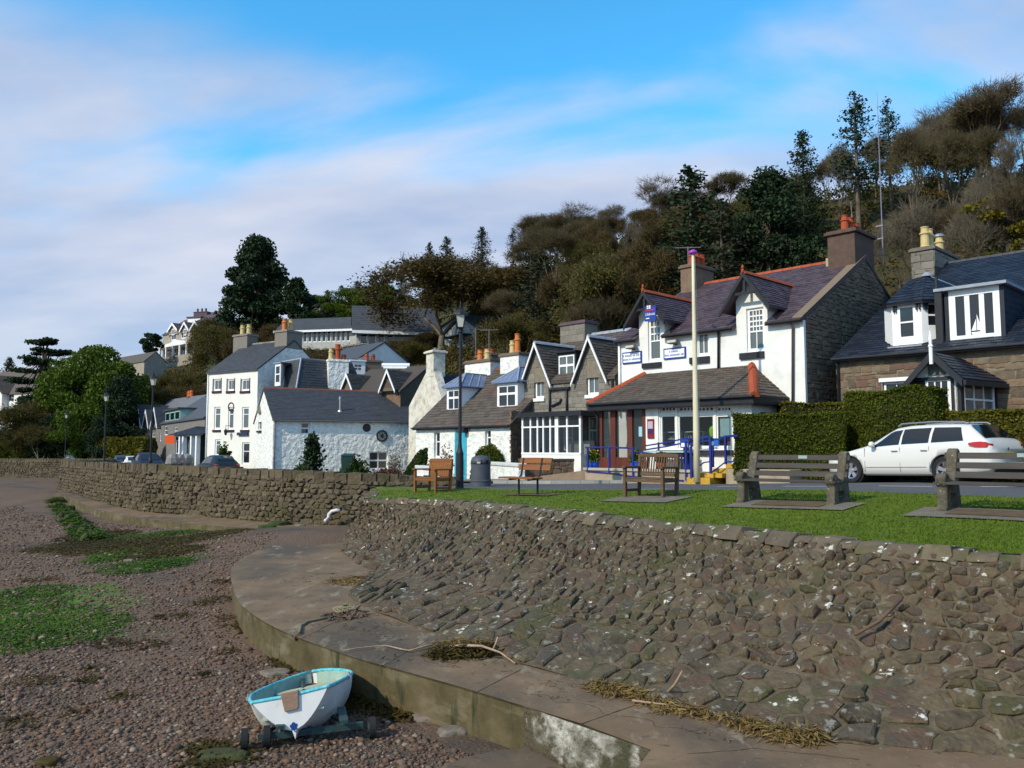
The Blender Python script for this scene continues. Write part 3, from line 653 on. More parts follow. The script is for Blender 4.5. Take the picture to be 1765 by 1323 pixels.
def slates(parent,p00,p10,p01,p11,m,course=.21,width=.30,lift=.022,name='slates',R=random.Random(5),thick=None):
 """roof slope: p00 p10 eave (left, right), p01 p11 top (left, right)"""
 n=(p10-p00).cross(p01-p00)
 if n.length<1e-6:n=(p10-p00).cross(p11-p00)
 n.normalize()
 if n.z<0:n=-n
 L_=max((p01-p00).length,(p11-p10).length)if(p01-p11).length>.05 else((p01+p11)/2-(p00+p10)/2).length
 rows=max(2,round(L_/course));mb=MB()
 for k in range(rows):
  t0,t1=k/rows,(k+1)/rows
  a,b=p00.lerp(p01,t0),p10.lerp(p11,t0);c,d=p00.lerp(p01,min(1,t1+.15/rows)),p10.lerp(p11,min(1,t1+.15/rows))
  w0=(b-a).length;cnt=max(1,round(w0/width));off=.5*(k%2)
  cuts=sorted({0,1,*[min(1,max(0,(i+off)/cnt+R.uniform(-.06,.06)/cnt))for i in range(cnt+1)]})
  for i in range(len(cuts)-1):
   s0,s1=cuts[i],cuts[i+1]
   if s1-s0<.02/cnt:continue
   g=.012/max(.2,w0);s0g,s1g=s0+g*(i>0),s1-g*0;l_=lift*R.uniform(.75,1.35);dz=R.uniform(-.012,.012)
   q0=a.lerp(b,s0g);q1=a.lerp(b,s1g);q2=c.lerp(d,s1g);q3=c.lerp(d,s0g);dn=(q0-q3).normalized()*dz
   f0,f1=q0+n*l_+dn,q1+n*l_+dn
   mb.add([f0,f1,q2+n*.003,q3+n*.003,q0+dn,q1+dn],[(0,1,2,3),(4,5,1,0)])
 o=mb.build(name,m,parent);o['kind']='stuff';return o
def roofslab(parent,pts,m,t=.10,name='roof'):
 return MB().slab([Vector(p)-Vector((0,0,t+.006))for p in pts],(0,0,t)).build(name,m,parent)
def ridge(parent,a,b,m,seg=.42,r=.09,name='ridge_tile',individual=True):
 d=b-a;n=max(1,round(d.length/seg));s_=d.normalized().cross(Vector((0,0,1))).normalized()if d.length else Vector((1,0,0));upv=s_.cross(d.normalized())
 first=None;rest=MB()
 for i in range(n):
  p,q=a+d*(i/n),a+d*((i+1)/n)-d.normalized()*.012;mb=MB()if individual else rest
  prof=[(-1.35,-1.0),(-.7,.12),(0,.55),(.7,.12),(1.35,-1.0)]
  vs=[p+s_*x*r+upv*y*r for x,y in prof]+[q+s_*x*r*1.04+upv*(y*r*1.04)for x,y in prof]
  mb.add(vs,[(k,k+1,6+k,5+k)for k in range(4)]+[(4,3,2,1,0),(5,6,7,8,9)])
  if individual:mb.build(name,m,parent)
 if not individual:rest.build(name,m,parent)
def pot(mb,c,r,h):
 mb.lathe(c,[(r*1.15,0),(r*1.15,h*.08),(r*.95,h*.12),(r*.88,h*.62),(r*1.12,h*.66),(r*1.12,h*.72),(r*.82,h*.76),(r*.78,h*.95),(r*.92,h*.96),(r*.92,h),(r*.6,h),(r*.6,h-.06)],12)
def chimney(parent,fr,u0,u1,v0,v1,z0,z1,m,pots=(),cap=None,over=.07,cells_=None):
 mb=MB().fbox(fr,u0,u1,v0,v1,z0,z1-.16);c=mb.build('chimney',m,parent,bevel=.01)
 MB().fbox(fr,u0-over,u1+over,v0-over,v1+over,z1-.16,z1-.05).fbox(fr,u0-over*.3,u1+over*.3,v0-over*.3,v1+over*.3,z1-.05,z1).build('cap',cap or m,c,bevel=.012)
 for(u,v,r,h,pm)in pots:
  pb=MB();pot(pb,fr.at(u,v,z1-.01),r,h);pb.build('chimney_pot',pm,c,smooth=False)
 return c
def gutter(parent,fr,u0,u1,v,z,m=None,r=.06):
 return MB().fbox(fr,u0,u1,v-r,v+r,z-r*1.2,z).build('gutter',m or PAINTK,parent,bevel=.02)
def pipe(parent,pts,m=None,r=.045,name='downpipe'):
 return MB().tube(pts,r,8).build(name,m or PAINTK,parent,smooth=True)
def gable_shell(parent,fr,W,D,zb,ze,vr,zr,m,holes=(),left=True,right=True,name='wall',extra=(),lholes=(),depth=.14):
 mb=MB();at=fr.at
 wall_grid(mb,fr,0,W,zb,ze,0,holes,depth)
 for(a,b,zt)in extra:wall_grid(mb,fr,a,b,ze,zt,0,holes,depth)
 mb.quad(at(W,D,zb),at(0,D,zb),at(0,D,ze),at(W,D,ze))
 zD=ze
 if left:
  if lholes:
   f=Fr(at(0,D,0).x,at(0,D,0).y,fr.ang-90);wall_grid(mb,f,0,D,zb,ze,0,lholes,depth)
   mb.add([at(0,D,ze),at(0,0,ze),at(0,vr,zr)],[(0,1,2)])
  else:mb.add([at(0,D,zb),at(0,0,zb),at(0,0,ze),at(0,vr,zr),at(0,D,ze)],[(0,1,2,3,4)])
 if right:mb.add([at(W,0,zb),at(W,D,zb),at(W,D,ze),at(W,vr,zr),at(W,0,ze)],[(0,1,2,3,4)])
 return mb.build(name,m,parent)
def gable_roof(parent,fr,u0,u1,D,ze,vr,zr,m,oh=.22,ov=.08,course=.21,width=.3,rm=None,back=True,individual=True,slated=True,cuts=()):
 k=(zr-ze)/vr;kb=(zr-ze)/max(.1,D-vr);at=fr.at
 f=[at(u0-ov,-oh,ze-k*oh+.1),at(u1+ov,-oh,ze-k*oh+.1),at(u1+ov,vr,zr+.1),at(u0-ov,vr,zr+.1)]
 segs=[];cu=u0-ov
 for(a_,b_,vc)in sorted(cuts):segs+=[(cu,a_,-oh),(a_,b_,vc)];cu=b_
 segs.append((cu,u1+ov,-oh));roof=None
 for(a_,b_,v_)in segs:
  if b_-a_<.02:continue
  g=[at(a_,v_,ze+k*v_+.1),at(b_,v_,ze+k*v_+.1),at(b_,vr,zr+.1),at(a_,vr,zr+.1)]
  o=roofslab(parent,g,m)
  if roof is None:roof=o
  if slated:slates(o,g[0],g[1],g[3],g[2],m,course,width)
 b=[at(u1+ov,D+oh,ze-kb*oh+.1),at(u0-ov,D+oh,ze-kb*oh+.1),at(u0-ov,vr,zr+.1),at(u1+ov,vr,zr+.1)]
 roofslab(parent,b,m)
 if rm:ridge(roof,f[3]+Vector((0,0,.02)),f[2]+Vector((0,0,.02)),rm,individual=individual)
 return roof
def roofhit(fr,px,py,ze,k):
 r=ray(px,py);n=Vector((0,0,1))-fr.v*k;c=ze-k*fr.v.dot(fr.o)
 t=(c-n.dot(CAM))/n.dot(r);p=CAM+r*t;return fr.u.dot(p-fr.o),fr.v.dot(p-fr.o),p.z
def gablet(parent,fr,uc,hw,zface,zap,k,ze,vf,oh,om,wm,barge,slate,ridge_m=None,holes=(),zlow=None,face=True,cheek=True,bt=.16,gap=0,decorative=False):
 """small cross gable: centre uc, wall half width hw, roof half width om at its foot; k,ze = main roof slope"""
 at=fr.at;s_=(zap-zface)/om;mb=MB();zf_wall=zap-s_*hw-.06
 if face:
  lo=zlow if zlow is not None else ze
  wall_grid(mb,fr,uc-hw,uc+hw,lo,zf_wall,vf,holes);mb.add([at(uc-hw,vf,zf_wall),at(uc+hw,vf,zf_wall),at(uc,vf,zap-.06)],[(0,1,2)])
 if cheek:
  vb=max(vf+.1,(zf_wall-ze)/k)
  for sg in(-1,1):mb.quad(at(uc+sg*hw,vf,(zlow if zlow else ze)-.3),at(uc+sg*hw,vb,(zlow if zlow else ze)-.3),at(uc+sg*hw,vb,zf_wall),at(uc+sg*hw,vf,zf_wall))
 d=None
 if mb.f:d=mb.build('dormer',wm,parent)
 else:d=parent
 v0=vf-oh;va=(zap-ze)/k;vz_=max(v0+.2,(zface-ze)/k)
 for sg in(-1,1):
  p00,p10,p01,p11=at(uc+sg*om,v0,zface),at(uc+sg*om,vz_,zface),at(uc,v0,zap),at(uc,va,zap)
  if sg<0:p00,p10,p01,p11=p10,p00,p11,p01
  roofslab(d,[p00,p10,p11,p01],slate,.06,'dormer_roof');slates(d,p00,p10,p01,p11,slate,name='dormer_slates')
  bb=MB();a0,a1=at(uc+sg*(om+.03),v0-.03,zface-.05),at(uc,v0-.03,zap+.02)
  bb.slab([a0,a1,a1-Vector((0,0,bt*1.25)),a0-Vector((0,0,bt))],-fr.v*.05);bb.build('bargeboard',barge,d)
 if ridge_m:ridge(d,at(uc,v0-.05,zap+.03),at(uc,va,zap+.03),ridge_m,r=.085,individual=False,name='ridge_tiles')
 return d
def courses(W,H,sx,sy,jit,gap,seed,convex=None,x0=0,y0=0):
 R=random.Random(seed);res=[];y=0
 while y<H-.04:
  h_=min(H-y,sy*R.uniform(.7,1.35));
  if H-y-h_<sy*.4:h_=H-y
  x=-R.uniform(0,sx*.8)
  while x<W:
   w_=sx*R.uniform(.55,1.6);a,b=max(0,x),min(W,x+w_);x+=w_
   if b-a<.06:continue
   parts=[(y,y+h_)]
   if R.random()<.22 and h_>sy*.9:m_=y+h_*R.uniform(.35,.65);parts=[(y,m_),(m_,y+h_)]
   for c,d in parts:
    g=gap/2;j=lambda:R.uniform(-1,1)*jit*min(.05,sy*.2)
    poly=[(a+g+j(),c+g+j()),(b-g+j(),c+g+j()),(b-g+j(),d-g+j()),(a+g+j(),d-g+j())]
    if jit>.5 and b-a>.2:poly=[poly[0],((a+b)/2+j()*3,c+g-abs(j())*.4),poly[1],poly[2],((a+b)/2+j()*3,d-g+j()),poly[3]]
    poly=[(x0+p,y0+q)for p,q in poly]
    for cl in(convex or[]):
     if len(poly)>=3:poly=clip(poly,*cl)
    if len(poly)<3:continue
    ar=abs(sum(poly[k][0]*poly[(k+1)%len(poly)][1]-poly[(k+1)%len(poly)][0]*poly[k][1]for k in range(len(poly))))/2
    if ar<.15*sx*sy*.3:continue
    res.append((poly,(sum(p for p,q in poly)/len(poly),sum(q for p,q in poly)/len(poly)),ar))
  y+=h_
 return res
def stonewall(parent,fr,u0,u1,z0,z1,v,m,sx,sy,seed,limit,holes=(),convex=None,h=(.015,.04),jit=.25,gap=.012,stuff='wall_stones',rag=.35):
 R=random.Random(seed);it=[]
 for poly,c,ar in courses(u1-u0,z1-z0,sx,sy,jit*3,gap,seed,convex,u0,z0):
  a,b=min(x for x,y in poly),max(x for x,y in poly);cc,dd=min(y for x,y in poly),max(y for x,y in poly)
  if any(a<q[1]-.02 and b>q[0]+.02 and cc<q[3]-.02 and dd>q[2]+.02 for q in holes):
   ok=False
   for q in holes:
    if a<q[1]and b>q[0]and cc<q[3]and dd>q[2]:
     opts=[]
     for cl in((1,0,q[0]),(-1,0,-q[1]),(0,1,q[2]),(0,-1,-q[3])):
      pl=clip(poly,*cl)
      if len(pl)>=3:opts.append((abs(sum(pl[k][0]*pl[(k+1)%len(pl)][1]-pl[(k+1)%len(pl)][0]*pl[k][1]for k in range(len(pl))))/2,pl))
     if opts:ar,poly=max(opts,key=lambda o:o[0])
     else:ar=0
   if ar<.25*sx*sy*.5:continue
   c=(sum(x for x,y in poly)/len(poly),sum(y for x,y in poly)/len(poly))
  it.append((poly,c,ar,lambda x,y,n:fr.at(x,v-n,y)))
 split_stones(it,parent,m,'stone',stuff,limit,R,h,rag=rag,inset=.86)
S=Fr(4.19,31.9,-46.3);SW=S.uz(1387,650)[0];sze=(S.uz(1070,588)[1]+S.uz(1383,548)[1])/2
svr,szr=S.vz(1490,446,SW);SD=2*svr;sk=(szr-sze)/svr;SG=-.5
shop=thing('shop_house','white two-storey house with purple slate roof, red ridge tiles and a lean-to shop front','house',tuple(S.at(SW/2,0,SG)))
gdL=[S.uz(1112,501,-.45),S.uz(1086,560,-.45),S.uz(1136,550,-.45)];gdR=[S.uz(1282,469,-.45),S.uz(1250,537,-.45),S.uz(1317,524,-.45)]
ucL,ucR=gdL[0][0],gdR[0][0];fL=(S.uz(1102,600)[0],S.uz(1146,600)[0]);fR=(S.uz(1270,590)[0],S.uz(1324,590)[0])
ucL=(fL[0]+fL[1])/2;ucR=(fR[0]+fR[1])/2;hL=(fL[1]-fL[0])/2;hR=(fR[1]-fR[0])/2
wL=rect(S,1117,546,1139,622);wR=rect(S,1287,530,1317,605);wM=rect(S,1200,572,1222,613)
gable_shell(shop,S,SW,SD,SG,sze,svr,szr,WHITEWALL,holes=[wL,wR,wM],right=False)
rf=gable_roof(shop,S,0,SW,SD,sze,svr,szr,SLATE_P,ov=0.05,rm=TERRA,cuts=[(fL[0],fL[1],.75),(fR[0],fR[1],.75)])
for(uc,hw,g,hol)in((ucL,hL,gdL,wL),(ucR,hR,gdR,wR)):
 zap=g[0][1];zf=(g[1][1]+g[2][1])/2
 d=gablet(shop,S,uc,hw,zf,zap,sk,sze,-.004,.45,max(hw+.33,abs(g[2][0]-g[0][0])),WHITEWALL,PAINTK,SLATE_P,TERRA,holes=[hol])
 q=S.at(uc,-.52,zap);MB().lathe(q,[(.05,-.02),(.06,.06),(.03,.10),(.055,.16),(.01,.26)],8).build('finial',TERRA,d)
 kb=MB();kb.fbox(S,uc-hw*.62,uc+hw*.62,-.46,-.40,zap-(zap-zf)*.62,zap-(zap-zf)*.62+.09).fbox(S,uc-.05,uc+.05,-.46,-.40,zap-(zap-zf)*.62+.09,zap-.1).build('collar_tie',PAINTK,d)
for r,c in((wL,[1,3,3,3]),(wR,[2,4,4,4,4])):
 n_=len(c)-1;window(shop,S,r,0,cols=c,rows=[.45+.55*i/n_ for i in range(n_)],frame=.09,g=WIN_L)
window(shop,S,wM,0,cols=2,rows=(),frame=.09,g=WIN_L)
for(x0,y0,x1,y1)in((1108,625,1141,634),(1276,607,1318,618),(1190,615,1224,626)):
 r=rect(S,x0,y0,x1,y1);MB().fbox(S,r[0],r[1],-.09,.02,r[2],r[3]).build('sill',PAINTK,shop,bevel=.01)
sg=S.side(SW);sgf=Fr(sg.o.x,sg.o.y,sg.ang)
MB().add([S.at(SW,0,SG),S.at(SW,SD,SG),S.at(SW,SD,sze),S.at(SW,svr,szr),S.at(SW,0,sze)],[(0,1,2,3,4)]).build('end_wall',MORTAR,shop)
kk=(szr-sze)/svr
stonewall(shop,sgf,0.12,svr+1.6,1.0,szr+.05,0,STONE_D,.29,.155,31,300,convex=[(-kk,1,sze-.04),(kk,1,sze+kk*SD-.04)],gap=.016,h=(.02,.05))
stonewall(shop,sgf,0.12,svr+1.6,SG,1.0,0,STONE_D,.4,.25,32,0,stuff='lower_stones')
MB().fbox(S,SW-.10,SW+.03,-.03,.10,SG,sze-.05).build('quoin_strip',WHITEWALL,shop)
MB().slab([S.at(SW-.28,-.2,sze-sk*.2+.13),S.at(SW+.07,-.2,sze-sk*.2+.13),S.at(SW+.07,svr,szr+.13),S.at(SW-.28,svr,szr+.13)],(0,0,.03)).build('verge_skew',STONE_D,shop)
cz1=S.uz(1470,402,svr)[1]
chimney(shop,S,SW-1.0,SW+.02,svr-.85,svr+.85,szr-.6,cz1,mat('brown_render_chimney',[(.075,.048,.036),(.12,.075,.055)],scale=4,bump=.3),[(SW-.5,svr-.45,.15,.62,TERRA),(SW-.5,svr-.02,.15,.62,TERRA),(SW-.5,svr+.5,.15,.5,TERRA)],over=.1)
MB().fbox(S,SW-1.25,SW-.99,svr-.5,svr+.3,szr-.25,szr+.16).build('flashing',mat('pale_flaunching',[(.36,.33,.22)]),shop)
cz2=S.uz(1168,466,svr)[1]
chimney(shop,S,.1,.8,svr-.75,svr+.75,szr-.6,cz2,STONE_D,[(.45,svr-.4,.14,.6,TERRA),(.45,svr,.14,.6,TERRA),(.45,svr+.4,.14,.6,TERRA)])
for(x0,x1)in((1064,1102),(1146,1268),(1326,1388)):
 gutter(shop,S,S.uz(x0,570)[0],S.uz(x1,570)[0],-.24,sze-.02)
for x,y0,y1,wm_ in((1240,560,636,PAINTK),(1368,552,700,mat('grey_brown_pipe',[(.10,.075,.08)],rough=.6))):
 a,b=S.uz(x,y0),S.uz(x,y1);pipe(shop,[S.at(a[0]-.15,-.22,a[1]+.02),S.at(a[0]-.05,-.16,a[1]-.12),S.at(a[0],-.07,a[1]-.22),S.at(b[0],-.07,b[1])],wm_)
a,b=S.uz(1068,590),S.uz(1068,700);pipe(shop,[S.at(.12,-.07,sze-.05),S.at(.12,-.07,b[1]-.4)],PAINTW)
MASTM=mat('aerial_metal',[(.22,.20,.24)],rough=.5,metal=.3)
mp_,mt=S.vz(1517,452,SW),S.vz(1509,200,SW)
an=thing('radio_mast','tall thin radio mast fixed to the chimney of the white shop house','aerial',tuple(S.at(SW+.12,mp_[0],mp_[1])))
MB().tube([S.at(SW+.12,mp_[0],mp_[1]-.1),S.at(SW+.12,mp_[0],mt[1]-.5)],[.024,.018],6).build('pole',MASTM,an)
MB().tube([S.at(SW+.12,mp_[0],mt[1]-.5),S.at(SW+.12,mp_[0],mt[1]+.9)],[.014,.008],5).build('whip',MASTM,an)
for dz in(.25,.9,1.4):MB().fbox(S,SW-.1,SW+.16,mp_[0]-.03,mp_[0]+.03,mp_[1]+dz,mp_[1]+dz+.05).build('bracket',MASTM,an)
def tv_aerial(name,label,p,d,hgt,n=7,ln=1.1):
 t=thing(name,label,'aerial',tuple(p));MB().tube([p,p+Vector((0,0,hgt))],.02,5).build('mast',MASTM,t)
 d=d.normalized();s_=d.cross(Vector((0,0,1)));c=p+Vector((0,0,hgt-.05));mb=MB().tube([c-d*ln/2,c+d*ln/2],.014,4)
 for i in range(n):
  q=c+d*ln*(i/(n-1)-.5);mb.tube([q-s_*.2*(1-.05*i),q+s_*.2*(1-.05*i)],.008,4)
 mb.build('boom',MASTM,t);return t
tv_aerial('television_aerial','upright fish-bone aerial behind the red chimney pots of the shop house',S.at(SW-.5,svr+.2,cz1-.1),Vector((0,.1,1)),.9)
tv_aerial('television_aerial','sideways television aerial at the left-hand chimney of the shop house',S.at(.2,svr-.3,cz2-.1),Vector((-1,.3,.05)),1.0)
SIGNW=mat('sign_white',[(.78,.80,.84)],rough=.4,bump=0);SIGNB=mat('sign_blue',[(.02,.05,.28)],rough=.4,bump=0);TXT=mat('sign_text',[(.08,.10,.25)],bump=0);TXW=mat('sign_text_white',[(.8,.82,.85)],bump=0)
def text(parent,s_,fr,u,z,v,size,m,sx=1,name='lettering'):
 c=bpy.data.curves.new(name,'FONT');c.body=s_;c.size=size;c.align_x='CENTER';c.align_y='CENTER';c.extrude=.003;c.materials.append(m)
 o=bpy.data.objects.new(name,c);COL.objects.link(o);o.parent=parent;p=fr.at(u,v,z)-Vector(ORG[parent.name]);o.location=p
 o.rotation_euler=(math.pi/2,0,math.radians(fr.ang));o.scale=(sx,1,1);o.data.resolution_u=2
 me=bpy.data.meshes.new_from_object(o.evaluated_get(bpy.context.evaluated_depsgraph_get()));q=bpy.data.objects.new(name,me);COL.objects.link(q);q.parent=parent
 q.location=o.location;q.rotation_euler=o.rotation_euler;q.scale=o.scale;bpy.data.objects.remove(o);return q
for(x0,y0,x1,y1,l1,l2,lab)in((1074,606,1107,626,'','','white board with blue border and two lines of text, left of the stained glass window'),(1145,599,1183,618,'SHOP','','white board with blue border and two lines of text, right of the stained glass window')):
 r=rect(S,x0,y0,x1,y1);t=thing('sign_board',lab,'sign',tuple(S.at((r[0]+r[1])/2,0,r[2])))
 MB().fbox(S,r[0],r[1],-.05,.0,r[2],r[3]).build('board',SIGNB,t)
 MB().fbox(S,r[0]+.05,r[1]-.05,-.06,-.051,r[2]+.05,r[3]-.05).build('face',SIGNW,t)
 Rw=random.Random(len(lab));um=(r[0]+r[1])/2
 for f_,hw_ in((.66,.22 if l1=='SHOP' else .42),(.34,.42)):
  u=um-hw_;zc=lerp(r[2],r[3],f_)
  while u<um+hw_:
   w_=Rw.uniform(.03,.06);MB().fbox(S,u,min(u+w_,um+hw_),-.066,-.0605,zc-.03,zc+Rw.uniform(.02,.045)).build('letter_stroke',mat('faded_text',[(.22,.25,.38)],bump=0),t);u+=w_+(.05 if Rw.random()<.2 else .012)
r=(fL[0]+(fL[1]-fL[0])*.36,fL[0]+(fL[1]-fL[0])*.98,S.uz(1122,553,-.5)[1],S.uz(1122,527,-.5)[1])
r=(S.uz(1113,540,-.5)[0],S.uz(1132,540,-.5)[0],r[2],r[3])
t=thing('lifeboat_sign','square blue sign reading Lifeboats with coloured flag, in the left dormer gable','sign',tuple(S.at(r[0],0,r[2])))
MB().fbox(S,r[0],r[1],-.56,-.51,r[2],r[3]).fbox(S,(r[0]+r[1])/2-.03,(r[0]+r[1])/2+.03,-.52,0,r[3]-.12,r[3]-.08).build('board',SIGNB,t);um,zm=(r[0]+r[1])/2,(r[2]+r[3])/2
MB().fbox(S,r[0]+.06,r[1]-.06,-.568,-.561,zm+.10,zm+.15).build('red_stripe',mat('sign_red',[(.5,.03,.03)],bump=0),t)
MB().fbox(S,um-.15,um+.02,-.568,-.561,zm+.18,zm+.30).build('flag_emblem',TXW,t);MB().fbox(S,um-.15,um+.02,-.571,-.5685,zm+.23,zm+.25).fbox(S,um-.075,um-.055,-.5712,-.5686,zm+.18,zm+.30).build('flag_cross',MATS['sign_red'],t);text(t,'Lifeboats',S,um,zm-.03,-.566,.15,TXW,.8);MB().fbox(S,um-.2,um-.04,-.568,-.561,zm-.2,zm-.165).build('small_print',TXW,t)
for x,y,lab in((1089,597,'floodlight above the left-hand sign board'),(1161,588,'floodlight above the right-hand sign board')):
 u,z=S.uz(x,y,-.2);t=thing('floodlight','grey '+lab,'lamp',tuple(S.at(u,-.1,z)))
 MB().fbox(S,u-.02,u+.02,-.2,0,z-.12,z-.07).build('bracket',PAINTK,t)
 f_=lambda a,b,c:S.at(u+a,-.22+b,z+c)
 MB().hexa([f_(-.22,-.14,-.08),f_(.22,-.14,-.08),f_(.16,.1,-.10),f_(-.16,.1,-.10),f_(-.22,-.10,.05),f_(.22,-.10,.05),f_(.14,.1,.1),f_(-.14,.1,.1)]).build('housing',mat('lamp_housing',[(.16,.12,.09)],rough=.5),t,bevel=.02)
 MB().slab([f_(-.19,-.145,-.06),f_(.19,-.145,-.06),f_(.19,-.12,.03),f_(-.19,-.12,.03)],-S.v*.01).build('lens',mat('lamp_lens',[(.45,.44,.40)],rough=.2,bump=0),t)
uR=S.uz(1346,700)[0];SE=-S.vz(1296,740,uR)[0];uL=S.uz(1034,740,-SE)[0]
etz=(S.uz(1112,644)[1]+S.uz(1295,629)[1])/2;utL,utR=S.uz(1112,644)[0],S.uz(1296,629)[0]
eez=(S.uz(1020,696,-SE-.35)[1]+S.uz(1285,680,-SE-.35)[1])/2
E=S.shift(0,-SE);xo=.35
uw0=E.uz(1113,740)[0]
big=[rect(E,a,715,b,771)for a,b in((1137,1163),(1167,1195),(1198,1229),(1233,1259))]
top_=[rect(E,a,700,b,710)for a,b in((1137,1163),(1167,1195),(1198,1229),(1233,1259))]
mb=MB();wall_grid(mb,E,uw0,uR,SG,eez+.12,0,[(big[0][0]-.06,big[3][1]+.06,big[0][2]-.08,top_[0][3]+.06)],.2)
mb.quad(E.at(uR,0,SG),E.at(uR,SE-.02,SG),E.at(uR,SE-.02,eez+.1),E.at(uR,0,eez+.1));mb.build('shop_wall',WHITEWALL,shop)
for r in big:window(shop,E,r,.03,cols=1,rows=(),frame=.05,depth=.08,g=SHOPGLASS,m=MULLION)
for r in top_:window(shop,E,r,.03,cols=4,rows=(),frame=.05,bar=.05,depth=.08,g=mat('stained_glass',[(.03,.015,.06),(.10,.02,.03),(.03,.05,.12)],rnd=.8,rough=.2,bump=0),m=MULLION)
fz=MB();lo_,hi_=big[0][2]-.08,top_[0][3]+.06
for a,b in zip(big,big[1:]):fz.fbox(E,a[1]+.002,b[0]-.002,.04,.14,lo_,hi_)
fz.fbox(E,big[0][0]-.06,big[0][0]-.002,.05,.14,lo_,hi_).fbox(E,big[3][1]+.002,big[3][1]+.06,.05,.14,lo_,hi_)
for a,b in zip(big,top_):fz.fbox(E,a[0],a[1],.05,.14,a[3]+.002,b[2]-.002).fbox(E,a[0],a[1],.05,.14,b[3]+.002,hi_).fbox(E,a[0],a[1],.05,.14,lo_,a[2]-.002)
fz.build('shop_mullions',MULLION,shop)
MB().fbox(E,big[0][0]-.1,big[3][1]+.1,-.09,.02,big[0][2]-.26,big[0][2]-.09).build('sill',mat('dark_band',[(.035,.03,.05)]),shop)
rm=MB();ra=lambda u,v,z:E.at(u,v,z)
iu0,iu1,iz0,iz1,iv=uL+.05,uR-.05,big[0][2]-.5,top_[0][3]+.25,SE-.06
rm.quad(ra(iu0,.25,iz0),ra(iu1,.25,iz0),ra(iu1,iv,iz0),ra(iu0,iv,iz0));rm.quad(ra(iu0,iv,iz0),ra(iu1,iv,iz0),ra(iu1,iv,iz1),ra(iu0,iv,iz1));rm.quad(ra(iu0,.25,iz1),ra(iu0,iv,iz1),ra(iu1,iv,iz1),ra(iu1,.25,iz1))
rm.build('shop_interior',mat('shop_interior_paint',[(.16,.15,.13)]),shop)
bz=big[0][2]
def goods(name,cat,label,u,v,w_,d_,z0,z1,col,bev=.02):
 o=MB().fbox(E,u-w_/2,u+w_/2,v-d_/2,v+d_/2,z0,z1).build(name,mat('goods_'+name+str(len(MATS)),[col,tuple(min(1,c*1.3)for c in col)],rough=.6,bump=0),bevel=bev);return tag(o,label,cat)
c1=[(r[0]+r[1])/2 for r in big]
def shelf(u,label):
 t=thing('display_shelf',label,'shelf',tuple(E.at(u,.55,bz-.4)))
 for k,dz in enumerate((-.02,.28,.52)):MB().fbox(E,u-.42,u+.42,.4,.75,bz+dz,bz+dz+.03).build('shelf',mat('pale_shelf',[(.50,.56,.55)]),t)
 for sg_ in(-1,1):MB().fbox(E,u+sg_*.43-.015,u+sg_*.43+.015,.4,.75,bz-.45,bz+.55).build('side_panel',mat('pale_shelf',[]),t)
 R=random.Random(int(u*100));g_=MB()
 for k in range(16):
  x=u-.36+.048*k;hh=R.uniform(.06,.18);g_.fbox(E,x-.018,x+.018,.45,.55,bz+.01+(0 if k%2 else .30),bz+.01+hh+(0 if k%2 else .30))
 g_.build('trinkets',mat('trinkets',[(.03,.05,.12),(.4,.4,.38),(.3,.05,.05)],rnd=.9,bump=0),t)
shelf(c1[0],'pale shelf of small gifts behind the leftmost shop window');shelf(c1[1],'pale shelf of small gifts behind the shop window beside the flagpole')
goods('notice_card','notice','pale blue notice standing in the rightmost shop window',big[3][1]-.28,.18,.42,.02,bz+.35,bz+.98,(.36,.52,.52))
goods('storage_box','box','dark red box low in the rightmost shop window',c1[3]+.15,.35,.3,.2,bz+.03,bz+.2,(.25,.04,.05))
t=thing('hi_vis_jacket','bright yellow-green jacket on a stand in the shop window right of the flagpole','jacket',tuple(E.at(c1[2]+.12,.45,bz-.3)))
MB().tube([E.at(c1[2]+.12,.45,bz-.4),E.at(c1[2]+.12,.45,bz+.75)],.02,6).build('stand',PAINTK,t)
MB().lathe(E.at(c1[2]+.12,.45,bz+.30),[(.14,0),(.17,.1),(.19,.28),(.15,.38),(.06,.43),(.05,.46)],12,(1,.6)).build('jacket_body',mat('hi_vis_fabric',[(.28,.60,.02),(.35,.70,.03)],bump=.1),t,smooth=True)
MB().lathe(E.at(c1[2]+.12,.45,bz+.76),[(.02,0),(.09,.05),(.10,.12),(.05,.18)],10).build('hat',mat('hat_green',[(.25,.33,.03)]),t,smooth=True)
pz0,pz1=E.uz(1070,800)[1]-.1,eez+.1
pr=MB();posts=[(1033,1038),(1052,1061),(1082,1090),(1107,1113)];pu=[(E.uz(a,740)[0],E.uz(b,740)[0])for a,b in posts]
for a,b in pu:pr.fbox(E,a,b,-.01,.12,SG,pz1)
pr.fbox(E,pu[0][0],pu[-1][1],0,.11,pz1-.22,pz1-.001).fbox(E,pu[0][0],pu[-1][1],0,.11,SG,E.uz(1070,788)[1])
pr.fbox(E,pu[0][0]-.0,pu[0][0]+.1,.12,SE-.1,SG,SG+1.1).fbox(E,pu[0][0],pu[0][0]+.1,SE-.25,SE-.1,SG+1.1,pz1)
pr.build('porch_frame',REDWOOD,shop)
for i in range(3):MB().quad(E.at(pu[i][1],.05,E.uz(1070,788)[1]),E.at(pu[i+1][0],.05,E.uz(1070,788)[1]),E.at(pu[i+1][0],.05,pz1-.22),E.at(pu[i][1],.05,pz1-.22)).build('porch_pane',glassmat('porch_glass',.45,(.05,.06,.06)),shop)
r=rect(E,1100,735,1107,752);tag(MB().fbox(E,r[0],r[1],.03,.045,r[2],r[3]).build('notice_card',mat('pale_blue_card',[(.30,.55,.62)],bump=0)),'pale blue notice taped inside the red porch glass','notice')
r=rect(E,1117,722,1128,755);t=thing('poster_case','maroon framed poster on the white wall between porch and shop window','poster',tuple(E.at(r[0],0,r[2])))
